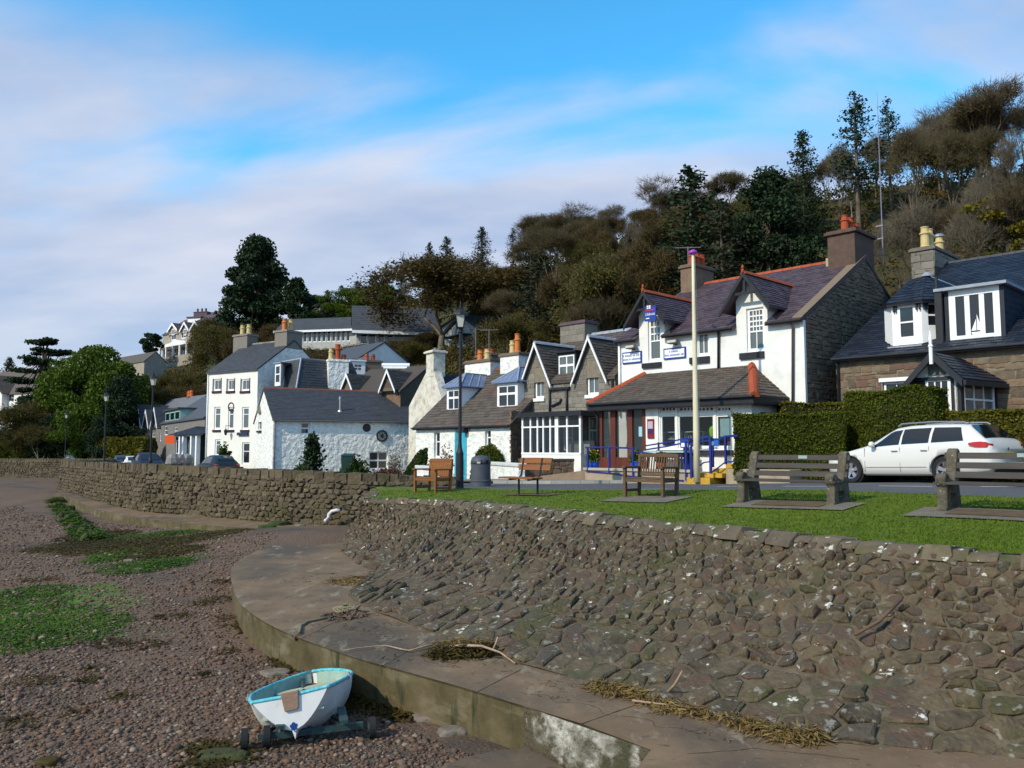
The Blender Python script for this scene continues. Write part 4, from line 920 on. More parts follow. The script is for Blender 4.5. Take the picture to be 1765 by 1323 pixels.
MB().fbox(E,r[0],r[1],-.05,0,r[2],r[3]).build('frame',mat('maroon',[(.22,.02,.03)],bump=0),t);hgt=r[3]-r[2]
MB().fbox(E,r[0]+.03,r[1]-.03,-.056,-.051,r[2]+hgt*.5,r[3]-.08).build('print',mat('poster_pink',[(.45,.38,.45)],bump=0),t);MB().fbox(E,r[0]+.03,r[1]-.03,-.056,-.051,r[2]+hgt*.22,r[2]+hgt*.5).build('dark_print',mat('poster_dark',[(.05,.02,.10)],bump=0),t)
e0,e1=S.at(uL-.3,-SE-xo,eez),S.at(uR+.3,-SE-xo,eez);eL,eR=S.at(uL-.3,0.02,eez),S.at(uR+.3,-.02,eez);tL,tR=S.at(utL,0.0,etz),S.at(utR,0,etz)
tL=S.at(min(utL,uL+1.4),-.01,etz)
ro=roofslab(shop,[e0,e1,tR,tL],SLATE_B,.08,'shop_roof');slates(ro,e0,e1,tL,tR,SLATE_B,.2,.28)
roofslab(shop,[e1,eR,tR],SLATE_B,.08,'shop_roof');slates(ro,e1,eR,tR,tR+Vector((0,0,.001)),SLATE_B,.2,.28,name='hip_slates')
roofslab(shop,[eL,e0,tL],SLATE_B,.08,'shop_roof')
ridge(shop,e0+Vector((0,0,.05)),tL+Vector((0,0,.05)),TERRA,seg=.3,r=.10,name='hip_tile');ridge(shop,e1+Vector((0,0,.05)),tR+Vector((0,0,.05)),TERRA,seg=.3,r=.13,name='hip_tile')
fb_=MB();fb_.slab([e0+Vector((0,0,-.04)),e1+Vector((0,0,-.04)),e1-Vector((0,0,.28)),e0-Vector((0,0,.28))],S.v*.03);fb_.slab([e1+Vector((0,0,-.04)),eR+Vector((0,0,-.04)),eR-Vector((0,0,.28)),e1-Vector((0,0,.28))],-S.u*.03)
fb_.slab([e0-Vector((0,0,.27)),e1-Vector((0,0,.27)),eR-Vector((0,0,.27)),S.at(uL,0,eez-.27)],(0,0,.02));fb_.build('fascia',PAINTK,shop)
gutter(shop,E,uL-.3,uR+.3,-xo-.05,eez+.0)
pipe(shop,[E.at(uL-.28,-xo-.05,eez-.08),E.at(uL-.1,-.15,eez-.3),E.at(uL-.05,-.08,eez-.5),E.at(uL-.05,-.08,SG)])
sf=Fr(S.at(uR,-SE,0).x,S.at(uR,-SE,0).y,S.ang+90)
MB().fbox(sf,.55,1.5,-.03,.02,SG,eez-.5).build('side_door',REDWOOD,shop)
MB().fbox(sf,.65,1.4,-.04,-.031,eez-1.2,eez-.6).build('door_glass',WIN,shop)
SEAMW=MULLION
C=Fr(10.64,26.5,-46.3);CG=-.2;cze=C.uz(1445,617)[1];CW=11.5
cvr,czr=C.vz(1592,464,0);ck=(czr-cze)/cvr;CD=2*cvr
cot=thing('stone_cottage','stone cottage with dark blue slate roof, two white dormers and a small gabled porch','house',tuple(C.at(3,0,CG)))
c_w=rect(C,1522,657,1566,700);c_w2=rect(C,1590,640,1640,705)
mb=MB();wall_grid(mb,C,0,CW,CG,cze,0,[c_w],.18);at=C.at
mb.add([at(0,CD,CG),at(0,0,CG),at(0,0,cze),at(0,cvr,czr),at(0,CD,cze)],[(0,1,2,3,4)]);mb.add([at(CW,0,CG),at(CW,CD,CG),at(CW,CD,cze),at(CW,cvr,czr),at(CW,0,cze)],[(0,1,2,3,4)])
mb.build('wall',MORTAR_L,cot)
stonewall(cot,C,0,CW,CG+.9,cze-.06,0,STONE_C,.42,.25,41,300,holes=[(c_w[0]-.05,c_w[1]+.05,c_w[2],c_w[3]+.12)],jit=.2,gap=.018,h=(.01,.03),rag=.25)
MB().fbox(C,c_w[0]-.1,c_w[1]+.1,-.05,.02,c_w[3],c_w[3]+.12).build('lintel',PAINTW,cot);window(cot,C,c_w,.02,cols=2,rows=(.5,))
z_of=lambda v:cze+ck*v
u1,u2=C.uz(1537,560,1.0)[0],0;h1=roofhit(C,1560,601,cze,ck);vf=max(.2,h1[1]);F1=rect(C,1538,520,1589,600,vf)
roofc=gable_roof(cot,C,0,CW,CD,cze,cvr,czr,SLATE_D,oh=.25,ov=.06,rm=mat('grey_ridge',[(.05,.05,.06),(.08,.08,.09)]),course=.2,width=.3)
def panel(parent,fr,w_,z0,z1,wr,bm=PAINTW,rows=(.5,),cols=1,g=None,name='wall_panel'):
 mb=MB();wall_grid(mb,fr,0,w_,z0,z1,0,[wr]if wr else[],.06);mb.build(name,bm,parent)
 if wr:window(parent,fr,wr,-.03,cols=cols,rows=rows,frame=.05,depth=.06,g=g)
d1=thing_=bpy.data.objects.new('dormer',None);COL.objects.link(d1);d1.parent=cot;ORG[d1.name]=ORG[cot.name]
ft=C.uz(1560,520,vf)[1];fb0=z_of(vf)-.3;W1=F1[1]-F1[0]
fA=C.shift(F1[0],vf);wr=rect(fA,1549,527,1577,583);panel(d1,fA,W1,fb0,ft,wr,g=WIN)
pB=C.at(F1[1],vf,0);fB=Fr(pB.x,pB.y,C.ang+48);wB=fB.uz(1623,560)[0];wr=rect(fB,1597,522,1618,570);panel(d1,fB,wB,fb0,ft,(wr[0],wr[1],wr[2]+.12,wr[3]))
pL=C.at(F1[0],vf,0);fL_=Fr(pL.x-math.cos(math.radians(C.ang-48))*wB,pL.y-math.sin(math.radians(C.ang-48))*wB,C.ang-48);panel(d1,fL_,wB,fb0,ft,None)
eB=fB.at(wB,0,0);MB().slab([eB+Vector((0,0,fb0)),eB+C.v*3+Vector((0,0,fb0)),eB+C.v*3+Vector((0,0,ft)),eB+Vector((0,0,ft))],-C.u*.05).build('cheek',SLATE_D,d1)
uB=C.u.dot(eB-C.o);vB=C.v.dot(eB-C.o);ov_=.16;zt=ft-.02
P=[C.at(F1[0]-wB*.7-ov_,vf+.7,zt),C.at(F1[0]-ov_*.6,vf-ov_,zt),C.at(F1[1]+ov_*.6,vf-ov_,zt),C.at(uB+ov_,vB,zt),C.at(uB+ov_,(zt-cze)/ck+.2,zt)]
zp=C.uz(1602,470,vf+1.0)[1];pk=C.at((F1[0]+uB)/2,vf+1.25,zp);pk2=C.at((F1[0]+uB)/2,(zp-cze)/ck+.1,zp)
for a,b in((P[0],P[1]),(P[1],P[2]),(P[2],P[3])):
 o=roofslab(d1,[a,b,pk],SLATE_D,.06,'dormer_roof');slates(d1,a,b,pk,pk+Vector((0,0,.001)),SLATE_D,.17,.25,name='dormer_slates')
roofslab(d1,[P[3],P[4],pk2,pk],SLATE_D,.06,'dormer_roof');slates(d1,P[3],P[4],pk,pk2,SLATE_D,.17,.25,name='dormer_slates')
ridge(d1,pk,pk2,LEAD,r=.05,individual=False,name='lead_ridge')
MB().lathe(pk,[(.16,-.05),(.1,.05),(.03,.1)],8).build('lead_cap',LEAD,d1)
mb=MB()
for a,b in((P[1],P[2]),(P[2],P[3])):mb.slab([a,b,b-Vector((0,0,.09)),a-Vector((0,0,.09))],C.v*.04)
for fr_,us in((fA,(.06,.12,W1-.14,W1-.05)),(fB,(.06,.14,wB-.1))):
 for u in us:mb.fbox(fr_,u,u+.04,-.09,.0,ft-.3,ft-.05)
mb.build('dormer_trim',PAINTK,d1)
MB().fbox(fA,-.12,W1+.02,-.14,.0,wr[2]-.5,wr[2]-.42).build('lead_apron',LEAD,d1)
h2=roofhit(C,1680,589,cze,ck);vf2=max(.3,h2[1]);R2=rect(C,1636,498,1724,586,vf2);fD=C.shift(R2[0],vf2);W2=R2[1]-R2[0];zt2=C.uz(1680,496,vf2)[1];zb2=z_of(vf2)-.2
d2=bpy.data.objects.new('dormer',None);COL.objects.link(d2);d2.parent=cot;ORG[d2.name]=ORG[cot.name]
wr2=rect(fD,1643,503,1717,581);mb=MB();wall_grid(mb,fD,0,W2,zb2,zt2,0,[wr2],.06);mb.build('dormer_front',PAINTW,d2)
window(d2,fD,wr2,-.03,cols=3,rows=(),frame=.07,bar=.07,depth=.06,cfr=(.31,.70))
vbk=(zt2-cze)/ck+.3
MB().fbox(fD,-.12,0,-.0,vbk-vf2,zb2,zt2).fbox(fD,W2,W2+.12,0,vbk-vf2,zb2,zt2).build('dormer_cheek',SLATE_D,d2)
slates(d2,fD.at(W2+.125,.02,zb2),fD.at(W2+.125,vbk-vf2,zb2),fD.at(W2+.125,.02,zt2),fD.at(W2+.125,vbk-vf2,zt2),SLATE_D,.2,.3,lift=-.02,name='cheek_slates')
MB().fbox(fD,-.35,W2+.25,-.22,vbk-vf2,zt2,zt2+.09).build('dormer_flat_roof',LEAD,d2)
MB().fbox(fD,-.1,W2+.1,-.1,.02,wr2[2]-.22,wr2[2]-.13).build('sill',LEAD,d2)
MB().fbox(fD,-.34,-.14,-.18,-.05,zb2,zt2).fbox(fD,-.30,-.24,-.20,-.10,zt2,zt2+.45).build('soil_pipe',PAINTK,d2)
bu=(wr2[0]+wr2[1])/2+.05
t=thing('model_yacht','small white model sailing boat in the flat dormer window','ornament',tuple(fD.at(bu,.1,wr2[2]+.12)))
MB().slab([fD.at(bu-.16,.0,wr2[2]+.16),fD.at(bu+.16,0,wr2[2]+.16),fD.at(bu+.10,0,wr2[2]+.09),fD.at(bu-.12,0,wr2[2]+.09)],fD.v*.012).build('hull',PAINTW,t)
MB().slab([fD.at(bu+.01,0,wr2[2]+.2),fD.at(bu+.15,0,wr2[2]+.2),fD.at(bu+.01,0,wr2[2]+.68)],fD.v*.01).slab([fD.at(bu-.01,0,wr2[2]+.2),fD.at(bu-.15,0,wr2[2]+.2),fD.at(bu-.01,0,wr2[2]+.55)],fD.v*.01).build('sail',PAINTW,t)
zc=C.uz(1590,438,cvr)[1]
STONE_CH=STONE_G
cvf=C.vz(1549,480,.1)[0]
chc=chimney(cot,C,.0,.85,cvr-1.3,cvr+1.25,czr-1.9,zc,MORTAR,[(.42,cvr-.95,.17,.85,POTY),(.42,cvr-.48,.17,.85,POTY),(.42,cvr+.62,.17,.75,POTY)],over=.07,cap=mat('chimney_cap_stone',[(.13,.11,.09),(.18,.15,.12)],scale=4))
stonewall(chc,C,.01,.84,czr-1.2,zc-.18,cvr-1.3,STONE_G,.36,.24,44,40,h=(.01,.02),jit=.15)
scs=Fr(C.at(.85,cvr-1.3,0).x,C.at(.85,cvr-1.3,0).y,C.ang+90);stonewall(chc,scs,0,2.5,czr-.2,zc-.18,0,STONE_G,.38,.24,45,60,h=(.01,.02),jit=.15)
MB().lathe(C.at(.42,cvr+.62,zc+.74),[(.2,0),(.2,.05),(.12,.12),(.02,.13)],12).build('pot_cowl',METALG,chc)
gutter(cot,C,-.05,CW,-.28,cze-.02);pipe(cot,[C.at(.05,-.2,cze-.1),C.at(.08,-.07,cze-.3),C.at(.08,-.07,CG)])
pc1=C.uz(1657,690,-2.0);pl=C.uz(1578,690,-2.0);pf=C.shift(pl[0],-2.0);PW=pc1[0]-pl[0];fr_u=C.uz(1720,690,0)[0]
zs=pf.uz(1620,652)[1];prt=bpy.data.objects.new('porch',None);COL.objects.link(prt);prt.parent=cot;ORG[prt.name]=ORG[cot.name]
zbp=CG;dr=rect(pf,1597,652,1641,790);dr=(dr[0],dr[1],zbp+.1,dr[3]);sl=(dr[1]+.12,PW-.12,zbp+.8,dr[3])
mb=MB();wall_grid(mb,pf,0,PW,zbp,zs+.06,0,[dr,sl],.08);mb.build('porch_front',PAINTK,prt)
window(prt,pf,dr,-.02,cols=3,rows=(.38,.54,.70,.86),frame=.08,bar=.03,depth=.05,name='glazed_door');window(prt,pf,sl,-.02,cols=1,rows=(.2,.5,.8),frame=.04,depth=.05)
A0,A1=C.at(pc1[0],-2.0,0),C.at(fr_u,-.03,0);sd_=fr2(A0,A1);LW=(A1-A0).length;wr3=rect(sd_,1664,652,1716,790);wr3=(max(.08,wr3[0]),min(LW-.12,wr3[1]),zbp+.8,wr3[3])
mb=MB();wall_grid(mb,sd_,0,LW,zbp,zs+.06,0,[wr3],.08);mb.build('porch_side',PAINTK,prt);window(prt,sd_,wr3,-.02,cols=3,rows=(.25,.5,.75),frame=.05,bar=.025,depth=.05,g=WIN_L)
A2=C.at(pl[0]-.0,-.02,0);MB().fbox(pf,0,.06,.01,1.95,zbp,zs).build('porch_side',PAINTK,prt)
ap=C.uz(1607,606,-2.3);fo=[C.uz(1560,658,-2.3),C.uz(1660,652,-2.3)];uc=(pf.u.dot(C.at(fo[0][0],0,0)-pf.o)+pf.u.dot(C.at(fo[1][0],0,0)-pf.o))/2;om=(fo[1][0]-fo[0][0])/2;zf=(fo[0][1]+fo[1][1])/2
uc=ap[0]-pl[0];zA=ap[1]
MB().add([pf.at(uc-om*.85,-.003,zs+.03),pf.at(uc+om*.85,-.003,zs+.03),pf.at(uc,-.003,zA-.12)],[(0,1,2)]).build('porch_gable',WHITEWALL,prt)
MB().fbox(pf,uc-.22,uc+.22,-.05,0,zs+.1,zs+.48).build('slate_plaque',mat('grey_plaque',[(.10,.11,.10),(.15,.16,.14)],scale=20),prt)
MB().fbox(pf,uc-om*.9,uc+om*.9,-.06,0,zs-.04,zs+.05).build('porch_beam',PAINTK,prt)
ur=fr_u-pl[0]-uc+.25
for sg_,o_ in((-1,om),(1,om)):
 ob=o_ if sg_<0 else max(o_,ur)
 p00,p10=pf.at(uc+sg_*o_,-.32,zf),pf.at(uc+sg_*ob,2.0,zf);p01,p11=pf.at(uc,-.32,zA),pf.at(uc,2.0,zA)
 if sg_<0:p00,p10,p01,p11=p10,p00,p11,p01
 roofslab(prt,[p00,p10,p11,p01],SLATE_D,.06,'porch_roof');slates(prt,p00,p10,p01,p11,SLATE_D,.17,.25,name='porch_slates')
 a,b=pf.at(uc+sg_*o_,-.36,zf-.02),pf.at(uc,-.36,zA+.03);MB().slab([a,b,b-Vector((0,0,.24)),a-Vector((0,0,.2))],-pf.v*.05).build('bargeboard',PAINTK,prt)
gp0,gp1=pf.at(uc+om,-.32,zf-.04),pf.at(uc+max(om,ur),2.0,zf-.04);MB().slab([gp0,gp1,gp1-Vector((0,0,.13)),gp0-Vector((0,0,.13))],pf.u*.07).build('gutter',PAINTK,prt)
MB().lathe(pf.at(uc,-.42,zA-.35),[(.05,0),(.05,.45),(.07,.5),(.04,.55),(.05,.7),(.015,.92)],8).build('finial',PAINTW,prt)
u895,u1065=S.uz(896,720)[0],S.uz(1064,640)[0];G=S.shift(u895,.02);GW=u1065-u895-.12;GG=-.7
gz=G.uz(1030,650)[1]*.5+G.uz(910,664)[1]*.5;gvr=3.3;gzr=max(G.uz(1015,579,0)[1],gz+2.2)+.15;gk=(gzr-gz)/gvr
gh=thing('gabled_stone_house','grey stone house with two steep white-edged gables and a glazed sunroom','house',tuple(G.at(GW/2,0,GG)))
def R_(f,*a,**k):return rect(f,*a,**k)
gw=[rect(G,921,633,938,686),rect(G,1011,621,1032,680),rect(G,1012,716,1029,772)]
gaps=[(G.uz(922.6,590,-.15),G.uz(897,666,-.15),G.uz(949.6,662,-.15)),(G.uz(1015,579,-.15),G.uz(985.6,659.5,-.15),G.uz(1045,653,-.15))]
gable_shell(gh,G,GW,6.6,GG,gz,gvr,gzr,MORTAR_L,holes=gw+[(.1,G.uz(1001,750)[0],GG+.5,G.uz(950,718)[1])],depth=.2)
cut_g=[]
for(ap_,lf,rt_),wv in zip(gaps,gw[:2]):
 uc_=ap_[0];om_=min((rt_[0]-lf[0])/2,9);hw_=om_-.1;zf_=(lf[1]+rt_[1])/2;cut_g.append((max(0.01,uc_-hw_),min(GW-.01,uc_+hw_),(ap_[1]-gz)/gk*.55))
gable_roof(gh,G,0,GW,6.6,gz,gvr,gzr,SLATE_B,oh=.1,ov=.05,rm=LEAD,cuts=cut_g,individual=False)
cvx=[]
for(ap_,lf,rt_),wv in zip(gaps,gw[:2]):
 uc_=ap_[0];om_=(rt_[0]-lf[0])/2;hw_=om_-.1;zf_=(lf[1]+rt_[1])/2
 gablet(gh,G,uc_,hw_,zf_,ap_[1],gk,gz,-.003,.16,om_,MORTAR_L,PAINTW,SLATE_B,LEAD,holes=[wv],bt=.14)
 kz=(ap_[1]-zf_)/om_
 stonewall(gh,G,uc_-hw_,uc_+hw_,gz,ap_[1]-.1,-.003,STONE_G,.34,.20,int(uc_*7)+3,110,holes=[wv],convex=[(-kz,1,ap_[1]-.16-kz*uc_),(kz,1,ap_[1]-.16+kz*uc_)],jit=.12,h=(.008,.02),gap=.014,rag=.2)
stonewall(gh,G,0,GW,G.uz(950,716)[1],gz,-.003,STONE_G,.36,.21,52,160,holes=gw[:2],jit=.12,h=(.008,.02),gap=.014,rag=.2)
stonewall(gh,G,G.uz(1002,750)[0],GW,GG+.4,G.uz(950,716)[1],-.003,STONE_G,.36,.21,53,80,holes=gw,jit=.12,h=(.008,.02),gap=.014,rag=.2)
for r,c in zip(gw,([2,2],[2,2],[1,1])):window(gh,G,r,.02,cols=c,rows=(.55,),frame=.08,g=WIN_L)
for r in gw[:2]:MB().fbox(G,r[0]-.05,r[1]+.05,-.08,.02,r[2]-.14,r[2]).build('sill',PAINTW,gh)
vd=.35;rd=rect(G,963,612,990,664,vd);fd=G.shift(rd[0],vd);wd_=rd[1]-rd[0]
dd=MB();zt=rd[3]+.12;wall_grid(dd,fd,-.1,wd_+.1,gz-.3,zt,0,[(0.0,wd_,rd[2],rd[3])],.06);dd.fbox(fd,-.1,-.04,.005,(zt-gz)/gk,gz-.3,zt).fbox(fd,wd_+.04,wd_+.1,.005,(zt-gz)/gk,gz-.3,zt).fbox(fd,-.15,wd_+.15,-.1,(zt-gz)/gk,zt,zt+.06)
dm=dd.build('dormer',PAINTK,gh);window(dm,fd,(0,wd_,rd[2],rd[3]),-.02,cols=[2,2],rows=(.68,),frame=.06,bar=.05,depth=.05,g=WIN_L)
for x in(949.5,979):a,b=G.uz(x,668),G.uz(x,716);pipe(gh,[G.at(a[0],-.08,a[1]),G.at(b[0],-.08,b[1])])
a=G.uz(949,672);b=G.uz(984,664);MB().fbox(G,a[0],b[0],-.14,-.02,a[1]-.02,a[1]+.08).build('gutter',PAINTK,gh)
pipe(gh,[G.at(a[0]+.1,-.07,a[1]-.7),G.at((a[0]+b[0])/2,-.07,a[1]-.55),G.at(b[0]-.5,-.07,a[1]-.4)])
pipe(gh,[G.at(GW-.1,-.08,gz-.1),G.at(GW-.1,-.08,GG)])
SRV=-1.5;g0=G.uz(899,750,SRV)[0];g1=G.uz(1001,750,SRV)[0];sr=G.shift(g0,SRV);sw_=g1-g0;zr0=sr.uz(950,718)[1];zg0=sr.uz(950,781)[1]
sun=bpy.data.objects.new('sunroom',None);COL.objects.link(sun);sun.parent=gh;ORG[sun.name]=ORG[gh.name]
MB().fbox(sr,-.12,sw_+.15,-.15,1.5,zr0,zr0+.2).build('sunroom_roof',PAINTK,sun)
MB().fbox(sr,0,sw_,0,.12,GG,zg0-.02).fbox(sr,sw_-.12,sw_,.12,1.48,GG,zg0-.02).fbox(sr,0,.12,.12,1.48,GG,zg0-.02).build('plinth',WHITEWALL,sun)
sp=MB()
cut=[sr.uz(x,750)[0]for x in(899,914,926,936,948,959,977,1001)];cut[0]=0;cut[-1]=sw_
for i,u in enumerate(cut):w_=.09 if i in(0,5,7)else .035;sp.fbox(sr,max(0,u-w_),min(sw_,u+w_),0,.1,zg0,zr0)
sp.fbox(sr,0,sw_,-.02,.1,zg0-.05,zg0+.03).fbox(sr,0,sw_,-.01,.09,sr.uz(950,735)[1]-.03,sr.uz(950,735)[1]+.03);sp.build('sunroom_frame',PAINTW,sun)
for i in range(7):MB().quad(sr.at(cut[i]+.03,.05,zg0),sr.at(cut[i+1]-.03,.05,zg0),sr.at(cut[i+1]-.03,.05,zr0),sr.at(cut[i]+.03,.05,zr0)).build('sunroom_pane',glassmat('sunroom_glass',.45,(.03,.035,.04)),sun)
MB().fbox(sr,.12,sw_-.12,.15,1.45,zg0-.5,zg0-.45).build('sunroom_floor',PAVE,sun)
ss=G.shift(0,0);window(sun,G,(cut[2]+g0+.1,cut[4]+g0-.1,zg0+.1,zr0-.3),-.1,cols=2,rows=(.5,),frame=.06,g=WIN_L,name='inner_window')
MB().fbox(sr,sw_*.55,sw_*.9,.9,1.2,zg0-.45,zg0+.5).build('cream_curtain',mat('curtain_cloth',[(.40,.38,.32)],stretch=(6,6,.3),scale=3),sun)
zc=G.uz(988,557,gvr)[1];uu=G.uz(966,575,gvr-.5)[0],G.uz(1008,575,gvr-.5)[0]
chm=chimney(gh,G,uu[0],uu[1],gvr-.5,gvr+.4,gzr-1.5,zc,MORTAR_L,over=.07,cap=mat('purple_cap',[(.09,.06,.075),(.13,.09,.1)]))
stonewall(chm,G,uu[0],uu[1],gzr-.6,zc-.18,gvr-.5,STONE_G,.4,.26,57,30,jit=.1,h=(.005,.015))
KV=-1.3;k0,k1=S.uz(717,770,KV)[0],S.uz(880,760,KV)[0];K=S.shift(k0,KV);KW=k1-k0;KG=-1.1
kze=(K.uz(720,737)[1]+K.uz(875,731)[1])/2;kvr=3.4;kzr=K.uz(850,640,kvr)[1];kk_=(kzr-kze)/kvr
kc=thing('blue_door_cottage','whitewashed cottage with blue door, brown slate roof and two hipped dormers','house',tuple(K.at(KW/2,0,KG)))
kw=[rect(K,748,744,758,788),rect(K,836,740,846,775)];kd=rect(K,787,742,802,812);kd=(kd[0],kd[1],KG,kd[3])
gable_shell(kc,K,KW,6.8,KG,kze,kvr,kzr,WHITESTONE,holes=kw+[kd],right=False,depth=.2)
MB().add([K.at(KW,0,KG),K.at(KW,6.8,KG),K.at(KW,6.8,kze),K.at(KW,kvr,kzr),K.at(KW,0,kze)],[(0,1,2,3,4)]).build('end_wall',MORTAR,kc)
ks=K.side(KW);stonewall(kc,ks,0,1.35,KG+.4,kze+.6,0,STONE_D,.3,.2,61,40,jit=.3)
gable_roof(kc,K,0,KW,6.8,kze,kvr,kzr,SLATE_B,oh=.15,ov=.12,rm=TERRA_D,individual=False)
for r in kw:window(kc,K,r,.05,cols=1,rows=(.62,),frame=.06)
kdo=MB().fbox(K,kd[0],kd[1],.05,.11,KG,kd[3]).build('door',mat('turquoise_door',[(.03,.33,.45),(.05,.42,.55)],rough=.4,bump=.05),kc)
mb=MB();um=(kd[0]+kd[1])/2
for a,b in((kd[0]+.08,um-.05),(um+.05,kd[1]-.08)):
 for z0,z1 in((.25,.8),(.95,1.6)):mb.fbox(K,a,b,.035,.049,KG+z0,KG+z1)
mb.build('door_panel',mat('turquoise_panel',[(.02,.24,.34)],rough=.4),kdo);MB().fbox(K,kd[1]-.14,kd[1]-.09,.0,.05,KG+.95,KG+1.05).build('handle',METALG,kdo)
MB().fbox(K,kd[0]-.1,kd[0]-.01,-.04,.06,KG,kd[3]+.08).fbox(K,kd[1]+.01,kd[1]+.10,-.04,.06,KG,kd[3]+.08).build('door_case',mat('turquoise_door',[]),kc)
MB().fbox(K,kd[1]-.05,kd[1]+.22,-.3,-.02,kd[3]-.1,kd[3]+.12).build('porch_lamp',PAINTK,kc)
r=rect(K,730,781,735,788);MB().fbox(K,r[0],r[1],-.03,.01,r[2],r[3]).build('house_plaque',mat('maroon',[]),kc)
def hipdormer(parent,fr,zk,kk,x0,y0,x1,y1,ytop,cheekx,name='dormer',lead=LEADB,cols=2,rows=(.62,),deep=1.8,wm=PAINTW):
 h=roofhit(fr,(x0+x1)/2,y1,zk,kk);v=max(.15,h[1]);r=rect(fr,x0,y0,x1,y1,v);f=fr.shift(r[0],v);w_=r[1]-r[0];zb=zk+kk*v-.15;zt=r[3]+.08
 vb=(zt-zk)/kk-v;mb=MB();wall_grid(mb,f,-.08,w_+.08,zb,zt,0,[(0,w_,r[2]+.05,r[3])],.05)
 mb.quad(f.at(w_+.08,0,zb),f.at(w_+.08,vb,zb),f.at(w_+.08,vb,zt),f.at(w_+.08,0,zt));mb.quad(f.at(-.08,vb,zb),f.at(-.08,0,zb),f.at(-.08,0,zt),f.at(-.08,vb,zt));d=mb.build(name,wm,parent)
 window(d,f,(0,w_,r[2]+.05,r[3]),-.02,cols=cols,rows=rows,frame=.07,bar=.05,depth=.04)
 o=.18;zp=f.uz((x0+x1)/2,ytop,.9)[1];um=w_/2
 a,b,c,e=f.at(-.08-o,-o,zt),f.at(w_+.08+o,-o,zt),f.at(w_+.08+o,vb+.1,zt),f.at(-.08-o,vb+.1,zt);p,q=f.at(um,.75,zp),f.at(um,(zp-zk)/kk-v,zp)
 m=MB();m.slab([a,b,p],(0,0,.05)).slab([b,c,q,p],(0,0,.05)).slab([e,a,p,q],(0,0,.05));m.build('dormer_roof',lead,d)
 mb=MB();
 for s0,s1 in((a,p),(b,p),(p,q)):mb.tube([s0+Vector((0,0,.06)),s1+Vector((0,0,.06))],.035,6)
 for t_ in(.33,.66):mb.tube([a.lerp(b,t_)+Vector((0,0,.055)),p+Vector((0,0,.055))],.025,5);mb.tube([b.lerp(c,t_)+Vector((0,0,.055)),p.lerp(q,t_)+Vector((0,0,.055))],.025,5)
 mb.build('lead_roll',LEAD,d);return d
hipdormer(kc,K,kze,kk_,772,671,792,709,648,0);hipdormer(kc,K,kze,kk_,859,663,890,704,637,0)
zc=K.uz(822,622,kvr)[1];a,b=K.uz(801,640,kvr-.4)[0],K.uz(845,640,kvr-.4)[0]
chimney(kc,K,a,b,kvr-.4,kvr+.45,kzr-.5,zc,WHITESTONE,[(lerp(a,b,.38),kvr,.16,.55,POTO),(lerp(a,b,.66),kvr,.16,.55,POTY)],cap=STONE_D)
zc=K.uz(878,610,kvr)[1];a,b=K.uz(862,625,kvr-.4)[0],K.uz(894,625,kvr-.4)[0]
chimney(kc,K,a,b,kvr-.4,kvr+.45,kzr-.5,zc,WHITESTONE,[(lerp(a,b,.35),kvr,.15,.65,POTY),(lerp(a,b,.62),kvr,.15,.95,POTO)],cap=STONE_D)
gutter(kc,K,-.1,KW+.1,-.2,kze-.02)
for(x0,x1,n_,lab)in((706,741,'l','low whitewashed garden wall behind the armchair bench'),(843,893,'r','low two-tone whitewashed garden wall between litter bin and slatted bench')):
 pa,pb=PZ(x0,826,-.30),PZ(x1,832,-.28);f=fr2(pa,pb);ln=(pb-pa).length;t=thing('garden_wall',lab,'wall',tuple((pa+pb)/2));ht=.74 if n_=='r' else .62
 MB().fbox(f,0,ln,0,.28,-.6,pa.z+ht-.14).build('wall',WHITESTONE,t,bevel=.03);MB().fbox(f,-.05,ln+.05,-.05,.33,pa.z+ht-.14,pa.z+ht).build('coping',mat('grey_white_coping',[(.5,.5,.49),(.62,.62,.6)],scale=4),t,bevel=.03)
pa,pb=PZ(900,825,-.16),PZ(1008,823,-.15);f=fr2(pa,pb);ln=(pb-pa).length;t=thing('garden_wall','low dark rubble garden wall in front of the glazed sunroom','wall',tuple((pa+pb)/2))
MB().fbox(f,0,ln,0,.3,-.9,pa.z+.66).build('wall_core',MORTAR,t);MB().fbox(f,-.03,ln,-.05,.35,pa.z+.66,pa.z+.75).build('coping',mat('dark_coping',[(.07,.055,.05),(.1,.08,.07)]),t,bevel=.02)
stonewall(t,f,0,ln,pa.z-.1,pa.z+.66,0,STONE_D,.26,.15,66,90,jit=.4)
B=Fr(-13.8,47,27);BW=9.3;BG=-1.2;bze=B.uz(472,723)[1];BD=6.4;bvr=3.2;bzr=bze+3.05
bzr=B.uz(455,671,bvr)[1]
bc=thing('long_white_cottage','long low whitewashed cottage standing broadside behind the sea wall, plain grey slate roof','house',tuple(B.at(BW/2,0,BG)))
bw=[rect(B,518,727,534,749),rect(B,636,778,669,809),rect(B,711,730,719,751)]
bl=Fr(B.at(0,BD,0).x,B.at(0,BD,0).y,B.ang-90);blw=rect(bl,445,715,451,741)
gable_shell(bc,B,BW,BD,BG,bze,bvr,bzr,WHITESTONE,holes=bw,lholes=[blw],depth=.22)
gable_roof(bc,B,0,BW,BD,bze,bvr,bzr,SLATE_G,oh=.12,ov=.06,rm=TERRA_D,course=.16,width=.24,individual=False)
for r,c,rw in((bw[0],1,(.5,)),(bw[1],2,(.5,)),(bw[2],1,())):window(bc,B,r,.03,cols=c,rows=rw,frame=.08,bar=.045)
window(bc,bl,blw,.02,cols=1,rows=(),frame=.04)
MB().fbox(bl,blw[0]-.1,blw[1]+.1,-.1,.02,blw[2]-.14,blw[2]-.03).build('sill',PAINTK,bc)
